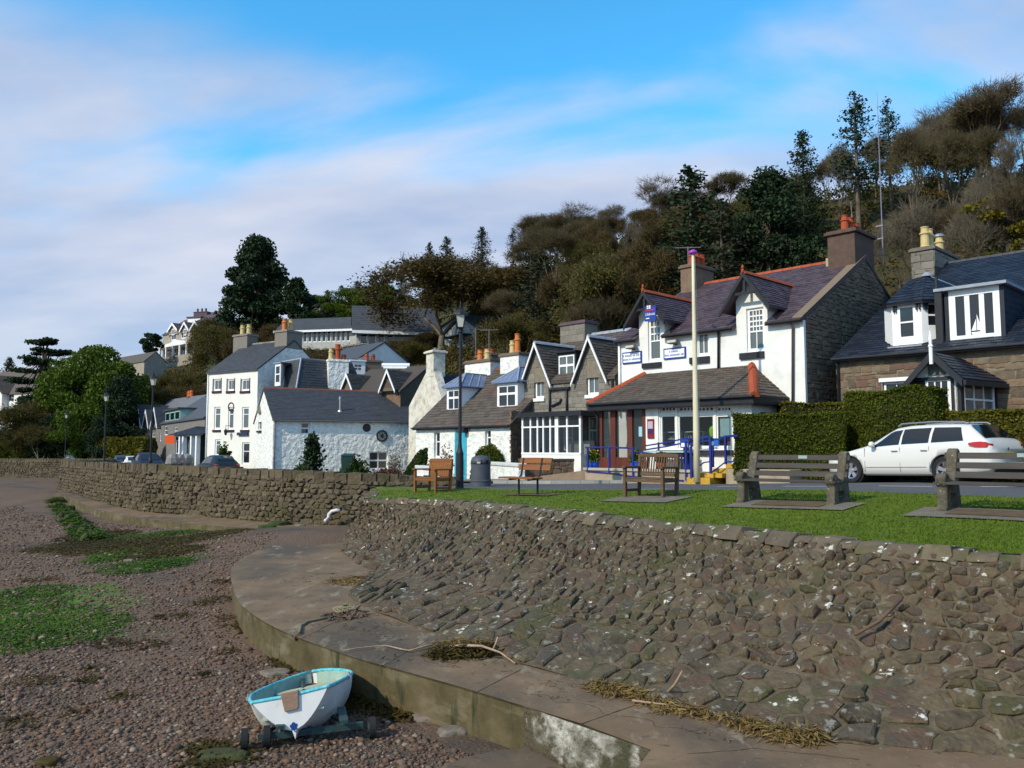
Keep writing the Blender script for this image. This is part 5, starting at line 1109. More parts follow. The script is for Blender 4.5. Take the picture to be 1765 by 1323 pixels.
uc=(blw[0]+blw[1])/2;MB().slab([bl.at(uc-.45,-.16,blw[3]+.12),bl.at(uc+.45,-.16,blw[3]+.12),bl.at(uc,-.16,blw[3]+.55)],bl.v*.16).build('window_hood',STONE_G,bc)
pipe(bc,[B.at(.08,-.06,bze-.1),B.at(.08,-.06,BG)],mat('grey_pipe',[(.16,.16,.17)]));gutter(bc,B,-.1,BW+.1,-.18,bze-.0,mat('grey_pipe',[]))
u,z=B.uz(632,737);MB().lathe((0,0,0),[(.24,-.03),(.24,.03)],20);
def disc(fr,u,z,v,r0,r1,d,n=24):
 mb=MB();vs=[]
 for k in range(n):
  t_=2*math.pi*k/n;c_,s_=math.cos(t_),math.sin(t_)
  vs+=[fr.at(u+r0*c_,v,z+r0*s_),fr.at(u+r1*c_,v,z+r1*s_),fr.at(u+r1*c_,v+d,z+r1*s_),fr.at(u+r0*c_,v+d,z+r0*s_)]
 fs=[]
 for k in range(n):
  a,b=4*k,4*((k+1)%n)
  for i in range(4):j=(i+1)%4;fs.append((a+i,a+j,b+j,b+i))
 return mb.add(vs,fs)
rwin=disc(B,u,z,-.03,.19,.25,.06).build('round_window',PAINTK,bc);disc(B,u,z,-.015,.001,.19,.01).build('pane',WIN,rwin)
u,z=B.uz(658,751);t=thing('wheel_ornament','dark spoked wheel hung on the long white wall beside the round window','ornament',tuple(B.at(u,-.05,z)))
disc(B,u,z,-.10,.27,.36,.07).build('rim',PAINTK,t);disc(B,u,z,-.11,.001,.09,.08).build('hub',PAINTK,t)
mb=MB()
for k in range(8):a_=k*math.pi/4;mb.tube([B.at(u+.08*math.cos(a_),-.07,z+.08*math.sin(a_)),B.at(u+.28*math.cos(a_),-.07,z+.28*math.sin(a_))],.02,5)
mb.build('spokes',PAINTK,t)
h=roofhit(B,586,711,bze,(bzr-bze)/bvr);pt=B.at(h[0],h[1],h[2]);t=bc
MB().tube([pt,pt+Vector((0,0,.85))],.06,8).lathe(pt+Vector((0,0,.8)),[(.09,0),(.09,.16),(.03,.2)],8).lathe(pt+Vector((0,0,-.05)),[(.2,0),(.12,.2)],8).build('flue',METALG,bc)
hp0,hp1=PY(356,700,60),PY(443,700,57);Hf=fr2(hp0,hp1);HW=(hp1-hp0).length;HG=-1.4
hze=(Hf.uz(358,643)[1]+Hf.uz(441,636)[1])/2;HD=6.6;hsd=Hf.side(HW);hvr=3.3;hzr=Hf.vz(511,588,HW)[1]
inn=thing('white_inn','tall three-storey white house with grey slate roof and small dark-edged windows','house',tuple(Hf.at(HW/2,0,HG)))
hw_t=[rect(Hf,a,653,b,673)for a,b in((368,381),(392,404),(416,430))];hw_m=[rect(Hf,a,701,b,740)for a,b in((369,380),(393,403),(417,429))];hw_b=[rect(Hf,370,757,380,785)]
hdr=rect(Hf,417,762,430,800)
gable_shell(inn,Hf,HW,HD,HG,hze,hvr,hzr,CREAMWALL,holes=hw_t+hw_m+hw_b+[hdr],right=False,depth=.15)
MB().add([Hf.at(HW,0,HG),Hf.at(HW,HD,HG),Hf.at(HW,HD,hze),Hf.at(HW,hvr,hzr),Hf.at(HW,0,hze)],[(0,1,2,3,4)]).build('end_wall',WHITESTONE,inn)
gable_roof(inn,Hf,0,HW,HD,hze,hvr,hzr,SLATE_G,oh=.12,ov=.04,rm=STONE_G,course=.18,individual=False)
for r in hw_t:window(inn,Hf,r,0,cols=2,rows=(),frame=.1,g=WIN_L)
for r in hw_m+hw_b:window(inn,Hf,r,0,cols=1,rows=(.7,),frame=.12,g=WIN_L)
window(inn,Hf,hdr,0,cols=1,rows=(.6,),frame=.1,name='doorway')
for r in hw_t+hw_m:
 mb=MB();mb.fbox(Hf,r[0]-.1,r[1]+.1,-.07,.01,r[2]-.18,r[2]-.02);
 if r in hw_t:mb.fbox(Hf,r[0]-.07,r[0]-.01,-.03,.01,r[2]-.02,r[3]+.06).fbox(Hf,r[1]+.01,r[1]+.07,-.03,.01,r[2]-.02,r[3]+.06)
 mb.build('dark_surround',mat('maroon_black',[(.05,.02,.03)]),inn)
r=hw_m[1];disc(Hf,(r[0]+r[1])/2,r[3],-.03,.26,.34,.04,16).build('arched_head',mat('maroon_black',[]),inn)
r=rect(Hf,411,745,429,750);tag(MB().fbox(Hf,r[0],r[1],-.16,-.03,r[2],r[3]).build('name_board',mat('navy_board',[(.03,.04,.09)])),'narrow dark name board above the entrance of the tall white house','sign')
u,z=Hf.uz(389,745,-.4);t=thing('hanging_lantern','black bracket lantern on the front of the tall white house','lantern',tuple(Hf.at(u,-.4,z)))
MB().tube([Hf.at(u,0,z+.5),Hf.at(u,-.4,z+.5),Hf.at(u,-.4,z+.2)],.02,5).build('bracket',PAINTK,t);MB().lathe(Hf.at(u,-.4,z-.2),[(.07,0),(.14,.3),(.16,.32),(.03,.45)],6).build('lantern_head',PAINTK,t)
cz=Hf.uz(423,577,hvr)[1]
chimney(inn,Hf,Hf.uz(411,590,hvr)[0],Hf.uz(435,590,hvr)[0],hvr-.5,hvr+.5,hzr-1.2,cz,STONE_G,[(Hf.uz(418,577,hvr)[0],hvr,.2,.8,POTY),(Hf.uz(429,577,hvr)[0],hvr,.2,.8,POTY)])
cz=Hf.uz(512,569,hvr)[1];a=HW-.95
chimney(inn,Hf,a-.35,HW+.01,hvr-.75,hvr+.75,hzr-.6,cz,STONE_G,[(a+.3,hvr-.4,.2,.9,POTO),(a+.3,hvr+.2,.2,.9,POTY)])
pipe(inn,[Hf.at(.15,-.06,hze-.1),Hf.at(.15,-.06,HG)],PAINTW)
m0=PY(507,700,54);M_=Fr(m0.x,m0.y,42);ml=Fr(m0.x,m0.y,42-90)
mzt=M_.uz(530,619,.9)[1];mze=M_.uz(512,690)[1];MW=M_.uz(575,640)[0]
mh=thing('mansard_house','house with steep hipped slate roof and one white dormer, rising behind the long cottage','house',tuple(M_.at(1,1,BG)))
LN_=4.6;MB().fbox(M_,0,MW+3,0,LN_,-1.3,mze-.02).build('wall',WHITEWALL,mh)
q=[M_.at(0,0,mze),M_.at(MW+3,0,mze),M_.at(MW+2,.9,mzt),M_.at(.9,.9,mzt)];q2=[M_.at(0,LN_,mze),M_.at(0,0,mze),M_.at(.9,.9,mzt),M_.at(.9,LN_-1,mzt)]
for qq in(q,q2):o=roofslab(mh,qq,SLATE_G,.06);slates(o,qq[0],qq[1],qq[3],qq[2],SLATE_G,.2,.3)
MB().slab([M_.at(.9,.9,mzt),M_.at(MW+2,.9,mzt),M_.at(MW+2,LN_-.9,mzt),M_.at(.9,LN_-.9,mzt)],(0,0,.08)).build('flat_top',LEAD,mh)
MB().tube([q[0],q[3]],.07,6).build('lead_hip',LEAD,mh)
pd=PY(474,640,55.5);pd1=PY(484,640,55.0);fdm=fr2(pd,pd1);za,zb_=fdm.uz(480,626)[1],fdm.uz(480,662)[1];wdm=(pd1-pd).length
rr=(.08,wdm-.08,zb_+.1,za-.15);mb=MB();wall_grid(mb,fdm,0,wdm,zb_-.1,za,0,[rr],.05)
pe=PY(512,628,57);fe_=fr2(pd1,PY(493,640,57));le=2.0
mb.slab([fe_.at(0,.0,zb_-.1),fe_.at(le*.3,0,zb_-.1),fe_.at(le,0,za),fe_.at(0,0,za)],fe_.v*.04);dmm=mb.build('dormer',PAINTW,mh);window(dmm,fdm,rr,-.02,cols=1,rows=(.5,),frame=.05,bar=.04,depth=.04)
MB().slab([fdm.at(-.1,-.1,za),fdm.at(wdm+.1,-.1,za),fe_.at(le,-.1,za+.02),fdm.at(0,1.8,za+.05)],(0,0,.07)).build('dormer_flat_roof',LEAD,mh)
c0_=PY(566,640,56);c1_=PY(601,640,56.6);fc_=fr2(c0_,c1_);wc_=(c1_-c0_).length;zc=fc_.uz(585,619)[1]
chimney(mh,fc_,0,wc_,0,.8,1,zc,WHITESTONE,[(.25,.4,.18,.8,POTY),(.72,.4,.22,1.1,TERRA),(1.15,.4,.18,.4,TERRA_D)],over=.04)
def simple_house(name,label,pl,pr,zg,ze,D,vr,zr,wm,rmat,rm=None,group=None,windows=(),slated=False,cat='house',g=None,**kw):
 f=fr2(pl,pr);W=(pr-pl).length;t=thing(name,label,cat,tuple(f.at(W/2,0,zg)),group=group)
 gable_shell(t,f,W,D,zg,ze,vr,zr,wm,holes=windows,**kw);gable_roof(t,f,0,W,D,ze,vr,zr,rmat,oh=.15,ov=.1,rm=rm,individual=False,slated=slated)
 for r in windows:window(t,f,r,0,cols=2,rows=(.5,),frame=.09,g=g)
 return t,f,W
a,b=PY(556,640,66),PY(620,640,62);f=fr2(a,b);ze_=f.uz(600,619)[1];zr_=f.vz(620,600,(b-a).length)[1]
simple_house('small_white_house','small white-gabled house with dark roof, between mansard roof and hillside',a,b,-1,ze_,4.4,2.2,ze_+1.35,WHITEWALL,SLATE_G)
a,b=PY(603,640,60),PY(627,640,60.5);f=fr2(a,b);z0_,z1_=f.uz(615,645)[1],f.uz(615,623)[1];t=thing('backyard_dormer_house','grey-roofed house showing one white dormer window beside the white stone chimney','house',tuple(f.at(0,0,0)))
MB().fbox(f,-.3,3.2,.3,4,-1.2,z0_-.1).build('wall',STONE_G,t);roofslab(t,[f.at(-.3,-.2,z0_-.2),f.at(3.2,-.2,z0_-.2),f.at(3.2,2.2,z1_+.3),f.at(-.3,2.2,z1_+.3)],SLATE_G)
wq=(b-a).length;mb=MB();rr=(.22,wq-.22,z0_+.25,z1_-.2);wall_grid(mb,f,0,wq,z0_,z1_,-.25,[rr],.05);mb.fbox(f,0,wq,-.2,1.5,z0_-.3,z0_).fbox(f,-.1,wq+.1,-.35,1.6,z1_,z1_+.1).fbox(f,wq,wq+.05,-.24,1.5,z0_,z1_).fbox(f,-.05,0,-.24,1.5,z0_,z1_);dmm=mb.build('dormer',PAINTW,t);window(dmm,f,rr,-.27,cols=2,rows=(.5,),frame=.05,depth=.05)
chimney(t,f,wq+.3,wq+1.7,.8,1.6,z0_-.5,f.uz(640,618)[1],STONE_D,[(wq+.6,1.2,.16,.5,TERRA),(wq+1.1,1.2,.16,.5,TERRA)])
a,b=PY(588,690,55),PY(690,690,52);f=fr2(a,b);W=(b-a).length;ze_=f.uz(640,676)[1];zr_=f.uz(640,641,2.4)[1]
t,f,W=simple_house('bargeboard_cottage','brown slate roofed cottage with two white-edged gables, behind the long white cottage',a,b,-1.2,ze_,5.6,2.8,zr_+.15,STONE_D,SLATE_B)
for(xa,ya,xb,xc,yb)in((598,643,588,609,672),(668,636,655,682,672)):
 A_,B_,C_=f.uz(xa,ya,-.4),f.uz(xb,yb,-.4),f.uz(xc,yb,-.4);om=(C_[0]-B_[0])/2
 gablet(t,f,A_[0],om-.08,B_[1],A_[1],(zr_+.15-ze_)/2.8,ze_,-.3,.12,om,STONE_D,PAINTW,SLATE_B,bt=.2)
p=PY(682,632,55.5);tag(MB().tube([p+Vector((-.95,0,.1)),p+Vector((.95,.1,.1))],.16,8).tube([p+Vector((-.8,-.3,-.1)),p+Vector((.8,-.2,-.1))],.1,8).build('stored_mast',PAINTW),'white rolled bundle lying behind the bargeboard cottage roof','bundle')
a,b=PY(705,690,49),PY(763,700,45.5);f=fr2(a,b);W=(b-a).length;zE=f.uz(735,697)[1];zP=f.uz(741,640)[1]
t=thing('crow_gable_house','old house with weathered white gable and tall chimney, above the blue-door cottage roof','house',tuple(f.at(W/2,0,-1)))
WEATH=mat('weathered_limewash',[(.42,.38,.30),(.62,.58,.48),(.70,.67,.60)],scale=2.5,bump=.6,bscale=8,bdist=.05,dirt=((.25,.22,.16),1.8,.55,.2))
um=f.uz(741,660)[0];MB().slab([f.at(0,0,-1),f.at(W,0,-1),f.at(W,0,zE),f.at(um+.45,0,zP),f.at(um-.45,0,zP),f.at(0,0,zE)],f.v*.5).build('gable_wall',WEATH,t)
for sg_ in(-1,1):
 e=f.at(W if sg_>0 else 0,.3,zE-.12);p=f.at(um,.3,zP-.1);roofslab(t,[e,e+f.v*6,p+f.v*6,p],SLATE_G);slates(t,e,e+f.v*6,p,p+f.v*6,SLATE_D,.22,.3)
zc=f.uz(740,604)[1];chimney(t,f,um-.45,um+.45,-.02,.75,zP-.3,zc,WEATH,[(um-.1,.4,.12,.2,STONE_G)],over=.12,cap=WEATH)
p=f.at(um+.9,3.2,zP+1.1);chimney(t,f,um+.5,um+2.2,2.8,3.7,zP-.6,zc-.15,STONE_D,[(um+1.0,3.2,.18,.3,TERRA),(um+1.6,3.2,.18,.3,TERRA)])
tv_aerial('television_aerial','sideways television aerial above the weathered white gable',f.at(um+.3,2.9,zc-.2),Vector((1,.2,0)),1.7,7,1.3)
a,b=PY(760,690,47),PY(862,690,41.5);f2_=fr2(a,b);ze_=f2_.uz(800,665)[1];
t,_,_=simple_house('back_slate_house','dark slate roof of a house between the weathered gable and the white chimney',a,b,-1,ze_-.4,5,2.5,f2_.uz(810,628,2.5)[1],STONE_D,SLATE_D,slated=True)
tv_aerial('television_aerial','tall television aerial on the dark roof behind the lamp post',f2_.at(1.4,2.4,f2_.uz(790,630,2.5)[1]-.2),Vector((1,-.2,0)),2.0,7,1.1)
def hillbase(px,Y):x=(px-CX)/1400*Y;return x,Y,ground(x,Y)
BUNG=mat('greyish_render',[(.36,.36,.33),(.46,.45,.41)],scale=2)
a,b=PY(480,590,99),PY(612,590,97);f=fr2(a,b);W=(b-a).length;zb_=f.uz(540,602)[1];ze_=f.uz(540,568)[1];zr_=f.uz(560,549,2.5)[1]
t=thing('long_bungalow','long white hillside bungalow with a glazed veranda and grey roof','house',tuple(f.at(W/2,0,zb_)))
ws=[(W*(.26+.062*i),W*(.26+.062*i)+W*.052,zb_+.9,ze_-.15)for i in range(11)]
gable_shell(t,f,W,5,zb_-.2,ze_,2.5,zr_,BUNG,holes=ws);MB().fbox(f,-1,W+1,-1,4,zb_-7,zb_-.2).build('terrace',HILLM,t)
gable_roof(t,f,0,W,5,ze_,2.5,zr_,SLATE_G,oh=.5,ov=.4,individual=False,slated=True,course=.35,width=.6)
for r in ws:window(t,f,r,0,cols=1,rows=(),frame=.08)
MB().fbox(f,-.4,W+.3,-.62,-.5,ze_-.35,ze_-.1).build('fascia',PAINTW,t)
a2,b2=PY(614,590,93),PY(750,575,95);f=fr2(a2,b2);W=(b2-a2).length;zb_=f.uz(640,602)[1];ze_=f.uz(612,569)[1];zr_=f.uz(700,531,3)[1]
t=thing('broad_roof_bungalow','hillside bungalow with broad grey roof, half hidden by the brown tree','house',tuple(f.at(W/2,0,zb_)))
ws=[(W*.05+i*1.0,W*.05+i*1.0+.8,zb_+.6,ze_-.2)for i in range(4)]
gable_shell(t,f,W,6,zb_-.2,ze_,3,zr_,BUNG,holes=ws);MB().fbox(f,-1,W+1,-1,5,zb_-8,zb_-.2).build('terrace',HILLM,t);gable_roof(t,f,0,W,6,ze_,3,zr_,SLATE_G,oh=.5,ov=.5,individual=False,slated=True,course=.35,width=.6)
for r in ws:window(t,f,r,0,cols=1,rows=(),frame=.08)
MB().fbox(f,-.5,W+.3,-.64,-.52,ze_-.4,ze_-.05).build('fascia',PAINTW,t)
MB().tube([f.at(W*.42,2,ze_+1.6),f.at(W*.42,2,ze_+3.1)],.1,6).tube([f.at(W*.62,2.4,ze_+2),f.at(W*.62,2.4,ze_+2.7)],.14,6).build('flue',mat('violet_flue',[(.25,.20,.42)]),t)
a,b=PY(762,570,88),PY(820,570,82);f=fr2(a,b);W=(b-a).length;zb_=f.uz(790,590)[1]
t=thing('hidden_house','pale gable end of a house among the trees behind the lamp post','house',tuple(f.at(W/2,0,zb_)))
mb=MB();mb.add([f.at(0,0,zb_-5),f.at(W,0,zb_-5),f.at(W,0,f.uz(818,562)[1]),f.at(W*.55,0,f.uz(793,541)[1]),f.at(0,0,f.uz(764,562)[1])],[(0,1,2,3,4)]);mb.build('gable_wall',mat('pale_grey_render',[(.24,.26,.27),(.32,.34,.35)]),t)
for sg_,ee in((-1,f.at(0,0,f.uz(764,562)[1])),(1,f.at(W,0,f.uz(818,562)[1]))):
 p=f.at(W*.55,0,f.uz(793,541)[1]);roofslab(t,[ee-f.v*.3,ee+f.v*8,p+f.v*8,p-f.v*.3],SLATE_G)
MB().fbox(f,W*.3,W*.9,-1.2,0,zb_+.5,zb_+.6).fbox(f,W*.85,W*.88,-1.1,-1,zb_-3,zb_+1.3).build('balcony',mat('dark_teal_metal',[(.03,.06,.08)]),t)
a,b=PY(280,600,160),PY(345,600,150);f=fr2(a,b);W=(b-a).length;zb_=f.uz(310,613)[1];ze_=f.uz(300,573)[1];zr_=f.uz(330,548,4)[1]
t=thing('hill_villa','stone villa on the hill with three white-edged gables and a white columned porch','house',tuple(f.at(W/2,0,zb_)))
PUR=mat('villa_purple_roof',[(.075,.055,.07),(.11,.08,.09)],scale=3);VST=mat('villa_stone',[(.26,.22,.17),(.36,.31,.25)],scale=2,bump=.4)
ws=[]
for x0,x1,y0,y1 in((295,303,575,586),(312,320,572,583),(284,292,599,608),(297,303,598,610),(308,318,597,611),(325,332,597,610)):ws.append(rect(f,x0,y0,x1,y1))
gable_shell(t,f,W,9,zb_-4,ze_,4.5,zr_,VST,holes=ws);gable_roof(t,f,0,W,9,ze_,4.5,zr_,PUR,oh=.2,ov=.3,individual=False,slated=False)
for r in ws:window(t,f,r,0,cols=2,rows=(),frame=.15,bar=.06)
for xa,ya,xb,xc,yb in((296,556,288,305,570),(317,554,309,325,570),(335,552,327,343,567)):
 A_,B_,C_=f.uz(xa,ya,-.5),f.uz(xb,yb,-.5),f.uz(xc,yb,-.5);om=(C_[0]-B_[0])/2
 d=gablet(t,f,(B_[0]+C_[0])/2,om-.2,B_[1],A_[1],(zr_-ze_)/4.5,ze_-.4,-.2,.3,om,VST,PAINTW,PUR,bt=.4)
 uu_=(B_[0]+C_[0])/2;window(d,f,(uu_-.5,uu_+.5,B_[1]-1.0,B_[1]+.2),-.35,cols=2,rows=(),frame=.12,bar=.06)
az=f.uz(318,587)[1];e0_,e1_=f.uz(283,596,-2)[1],0;mb=MB();u0_,u1_=.3,W+1.6
mb.slab([f.at(u0_,-2.2,e0_),f.at(W*.5,-2.2,e0_+.3),f.at(W*.62,-2.2,az),f.at(W*.74,-2.2,e0_+.4),f.at(u1_,-2.2,e0_),f.at(u1_,-2.2,e0_-.35),f.at(u0_,-2.2,e0_-.35)],f.v*2.2)
for i in range(7):u=lerp(u0_+.1,u1_-.3,i/6);mb.fbox(f,u,u+.32,-2.15,-1.85,zb_-.5,e0_-.3)
mb.build('columned_porch',PAINTW,t);MB().fbox(f,u0_,u1_,-2.3,0,zb_-4,zb_-.4).build('terrace',VST,t)
a,b=PY(324,590,158),PY(378,590,156);f=fr2(a,b);W=(b-a).length;mb=MB();zt=f.uz(338,543)[1]
roofslab(t,[f.at(0,0,zt-2),f.at(W+1,0,zt-2),f.at(W-1.5,4,f.uz(368,529)[1]),f.at(1,4,f.uz(335,533)[1])],PUR);MB().fbox(f,0,W,.5,8,zb_-3,zt-2).build('rear_wing',VST,t)
MB().fbox(f,0,W*.42,-.3,3,zt-3.3,zt-.6).build('attic_dormer',PAINTW,t);MB().fbox(f,-.2,W*.45,-.5,3.2,zt-.58,zt-.3).build('attic_roof',PUR,t)
chimney(t,f,.3,3.4,1,2.2,zt-.3,zt+.9,PUR,[(.8,1.6,.2,.7,PUR),(1.8,1.6,.2,.7,PUR),(2.7,1.6,.2,.7,PUR)])
a,b=PY(-60,680,112),PY(58,680,104);f=fr2(a,b);W=(b-a).length;zb_=f.uz(20,700)[1];ze_=f.uz(20,678)[1];r=rect(f,14,679,24,692)
t,f,W=simple_house('left_edge_house','pale bungalow with grey-brown roof at the left edge, beside the tall pine',a,b,zb_-3,ze_,9,4.5,f.uz(30,640,4.5)[1],CREAMWALL,SLATE_B,windows=[r])
A_,B_,C_=f.uz(-22,645,-1),f.uz(-50,690,-1),f.uz(5,682,-1);gablet(t,f,A_[0],3.4,ze_,A_[1],(f.uz(30,640,4.5)[1]-ze_)/4.5,ze_,-.8,.3,3.8,CREAMWALL,PAINTW,SLATE_B,zlow=zb_-3)
a,b=PY(183,640,150),PY(248,640,140);f=fr2(a,b);simple_house('brown_roof_house','low brown roofed building on the skyline left of the villa',a,b,f.uz(210,660)[1]-3,f.uz(210,628)[1],4,2,f.uz(210,616,2)[1],VST,SLATE_B)
a,b=PY(232,760,92),PY(288,760,84);f=fr2(a,b);W=(b-a).length;zg=-1.7;ze_=f.uz(260,736)[1];zr_=f.uz(250,695,4)[1];TG=mat('terrace_stone',[(.15,.14,.13),(.22,.20,.18)],scale=2,bump=.4)
ws=[rect(f,*q)for q in((236,755,240,768),(246,757,250,768),(262,745,267,760),(275,745,280,760))]
t,f,W=simple_house('grey_gabled_terrace','grey stone terrace with three white-edged gables by the far road',a,b,zg,ze_,8,4,zr_,TG,mat('pale_grey_slate',[(.11,.115,.13),(.15,.155,.17)],scale=3),windows=ws)
for xa,ya,xb,xc,yb in((236,697,230,243,739),(250,706,245,256,736),(264,702,259,271,736)):
 A_,B_,C_=f.uz(xa,ya,-.5),f.uz(xb,yb,-.5),f.uz(xc,yb,-.5);om=(C_[0]-B_[0])/2
 gablet(t,f,(B_[0]+C_[0])/2,om-.1,B_[1],A_[1],(zr_-ze_)/4,ze_,-.2,.3,om,TG,PAINTW,SLATE_G,bt=.25)
a,b=PY(277,770,84),PY(352,770,68);f=fr2(a,b);W=(b-a).length;ze_=f.uz(310,725)[1];zr_=f.uz(330,690,4)[1]
ws=[rect(f,*q)for q in((283,733,289,750),(300,735,306,750))]
t,f,W=simple_house('grey_dormer_terrace','grey stone terrace with a pale green triple dormer by the far road',a,b,zg,ze_,8,4,zr_,TG,SLATE_G,windows=ws)
MINT=mat('mint_paint',[(.30,.48,.42)])
h=roofhit(f,297,727,ze_,(zr_-ze_)/4);v_=max(.2,h[1]);r=rect(f,286,707,311,727,v_);mb=MB().fbox(f,r[0],r[1],v_,v_+2,r[2],r[3]);d=mb.build('dormer',MINT,t)
for i in range(3):w_=(r[1]-r[0])/3;window(d,f,(r[0]+w_*i+.15,r[0]+w_*(i+1)-.1,r[2]+.1,r[3]-.15),v_-.1,cols=1,rows=(),frame=.1,depth=.05,m=MINT)
MB().fbox(f,r[0]-.2,r[1]+.2,v_-.3,v_+2.4,r[3],r[3]+.15).build('dormer_roof',SLATE_G,d)
for xx,n_ in((293,5),(327,5)):
 u,z=f.uz(xx,684,4);chimney(t,f,u-1.6,u+1.4,3.6,4.6,zr_-2,z,STONE_D,[(u-1.3+.55*i,4.1,.17,.75,POTO if(i%2)else TERRA)for i in range(n_)])
a,b=PY(296,770,70),PY(356,770,63);f=fr2(a,b);W=(b-a).length;ze_=f.uz(325,749)[1];zt=f.uz(330,731,2.5)[1]
t=thing('veranda_building','low slate-roofed shelter with white posts beside the tall white house','building',tuple(f.at(W/2,0,zg)))
o=roofslab(t,[f.at(-.3,-.4,ze_),f.at(W+.3,-.4,ze_),f.at(W-.5,2.6,zt),f.at(1.2,2.6,zt)],SLATE_D);slates(o,f.at(-.3,-.4,ze_),f.at(W+.3,-.4,ze_),f.at(1.2,2.6,zt),f.at(W-.5,2.6,zt),SLATE_D)
MB().fbox(f,0,W*.55,.3,3,zg,ze_-.1).fbox(f,W*.55,W,2.2,3,zg,ze_+.3).build('wall',mat('dark_green_timber',[(.04,.06,.05)]),t)
for xx in(312,318,332,341):u=f.uz(xx,760,-.2)[0];MB().fbox(f,u-.16,u+.16,-.35,-.05,zg,ze_).build('post',PAINTW,t)
for xx in(303,325):u=f.uz(xx,760)[0];window(t,f,(u-.6,u+.6,-.5,ze_-.4),.15,cols=2,rows=(.5,),frame=.08)
NP=np.random.RandomState(11)
BARK=mat('grey_brown_bark',[(.060,.048,.032),(.12,.095,.065),(.19,.155,.11)],scale=6,bump=.6,bscale=20,stretch=(1,1,.3))
TWIG=leafmat('bare_brown_twigs',[(.058,.044,.022),(.098,.074,.038),(.145,.112,.060)],trans=.1)
TWIGP=leafmat('pale_bare_twigs',[(.090,.072,.048),(.145,.118,.080),(.20,.165,.115)],trans=.1)
BUD_B=leafmat('russet_buds',[(.046,.031,.008),(.086,.058,.013),(.13,.088,.020)])
BUD_O=leafmat('olive_buds',[(.042,.040,.006),(.082,.072,.010),(.13,.105,.015)])
CONIF=leafmat('dark_conifer_needles',[(.010,.021,.009),(.020,.039,.014),(.038,.060,.020)],trans=.1)
CONIF2=leafmat('brownish_conifer_needles',[(.014,.022,.010),(.030,.036,.014),(.050,.048,.02)],trans=.1)
LEAF_G=leafmat('fresh_green_leaves',[(.034,.062,.005),(.070,.115,.008),(.12,.165,.014)])
LEAF_D=leafmat('deep_green_leaves',[(.018,.038,.006),(.036,.066,.010),(.062,.10,.014)])
GORSE=leafmat('yellow_gorse',[(.05,.055,.006),(.12,.10,.008),(.24,.17,.01)])
HEDGE=leafmat('clipped_hedge_leaves',[(.034,.046,.003),(.070,.088,.005),(.115,.13,.008)])
HEDGEY=leafmat('yellowish_hedge_leaves',[(.060,.060,.004),(.11,.105,.006),(.17,.145,.010)])
def rotz(v,a):c,s_=math.cos(a),math.sin(a);return Vector((v.x*c-v.y*s_,v.x*s_+v.y*c,v.z))
def cards(P,size,rs,up=0.0,asp=1.0,flat=None):
 """small 4-gons with random directions at points P (n,3); size (n,) or float"""
 n=len(P);P=np.asarray(P,float);s_=np.broadcast_to(size,(n,))*rs.uniform(.6,1.4,n)
 a=rs.normal(size=(n,3));a/=np.linalg.norm(a,axis=1)[:,None]+1e-9
 b=rs.normal(size=(n,3));b[:,2]+=up;b-=a*(a*b).sum(1)[:,None];b/=np.linalg.norm(b,axis=1)[:,None]+1e-9
 A_=a*s_[:,None]*.5;B_=b*s_[:,None]*.5*asp
 V=np.stack([P-A_-B_*.6,P+A_*.35-B_,P+A_+B_*.6,P-A_*.35+B_],1).reshape(-1,3)
 return V,np.arange(4*n).reshape(n,4)
def segs_mesh(segs,k=3):
 S_=np.array([[*a,*b]for a,b,r0,r1 in segs]);R0=np.array([r0 for*_,r0,r1 in segs]);R1=np.array([r1 for*_,r1 in segs])
 A_,B_=S_[:,:3],S_[:,3:];d=B_-A_;d/=np.linalg.norm(d,axis=1)[:,None]+1e-9
 h=np.where(np.abs(d[:,2:3])<.9,np.array([[0,0,1.]]),np.array([[1.,0,0]]));u=np.cross(d,h);u/=np.linalg.norm(u,axis=1)[:,None];w_=np.cross(d,u)
 V=[]
 for P_,R_r in((A_,R0),(B_,R1)):
  for i in range(k):t=2*math.pi*i/k;V.append(P_+(u*math.cos(t)+w_*math.sin(t))*R_r[:,None])
 V=np.stack(V,1);n=len(segs);base=np.arange(n)[:,None]*2*k
 F_=np.concatenate([base+np.array([[i,(i+1)%k,k+(i+1)%k,k+i]])for i in range(k)],0)
 return V.reshape(-1,3),F_
def branching(R,h,spread=.55,levels=5,r0=.2,lean=(0,0),split=.30,up=.25,first=.22,nb=(2,3),shrink=.72):
 segs=[];tips=[]
 def grow(p,d,ln,r,lv):
  n=2 if lv<3 else 1;q=p
  for i in range(n):
   dd=(d+Vector((R.gauss(0,.10),R.gauss(0,.10),R.gauss(0,.05)))).normalized();e=q+dd*ln/n;r1=r*(1-.22/n)
   segs.append((q,e,r,r1,lv));q=e;r=r1;d=dd
  if lv>=levels:tips.append((q,d));return
  k=R.randint(*nb)+(1 if lv==0 else 0)+(1 if lv>=levels-2 else 0)
  a0=R.uniform(0,6.28)
  for i in range(k):
   a=a0+6.283*i/k+R.gauss(0,.35);t=spread*R.uniform(.55,1.3)*(1+.12*lv)
   o=d.orthogonal().normalized();o=(Matrix.Rotation(a,3,d)@o)
   nd=(d*math.cos(t)+o*math.sin(t)+Vector((0,0,up*R.uniform(.2,1)))).normalized()
   grow(q,nd,ln*shrink*R.uniform(.8,1.15),r*(.62 if k>2 else .7),lv+1)
 grow(Vector((0,0,-.3)),Vector((lean[0],lean[1],1)).normalized(),h*first+.3,r0,0)
 return segs,tips
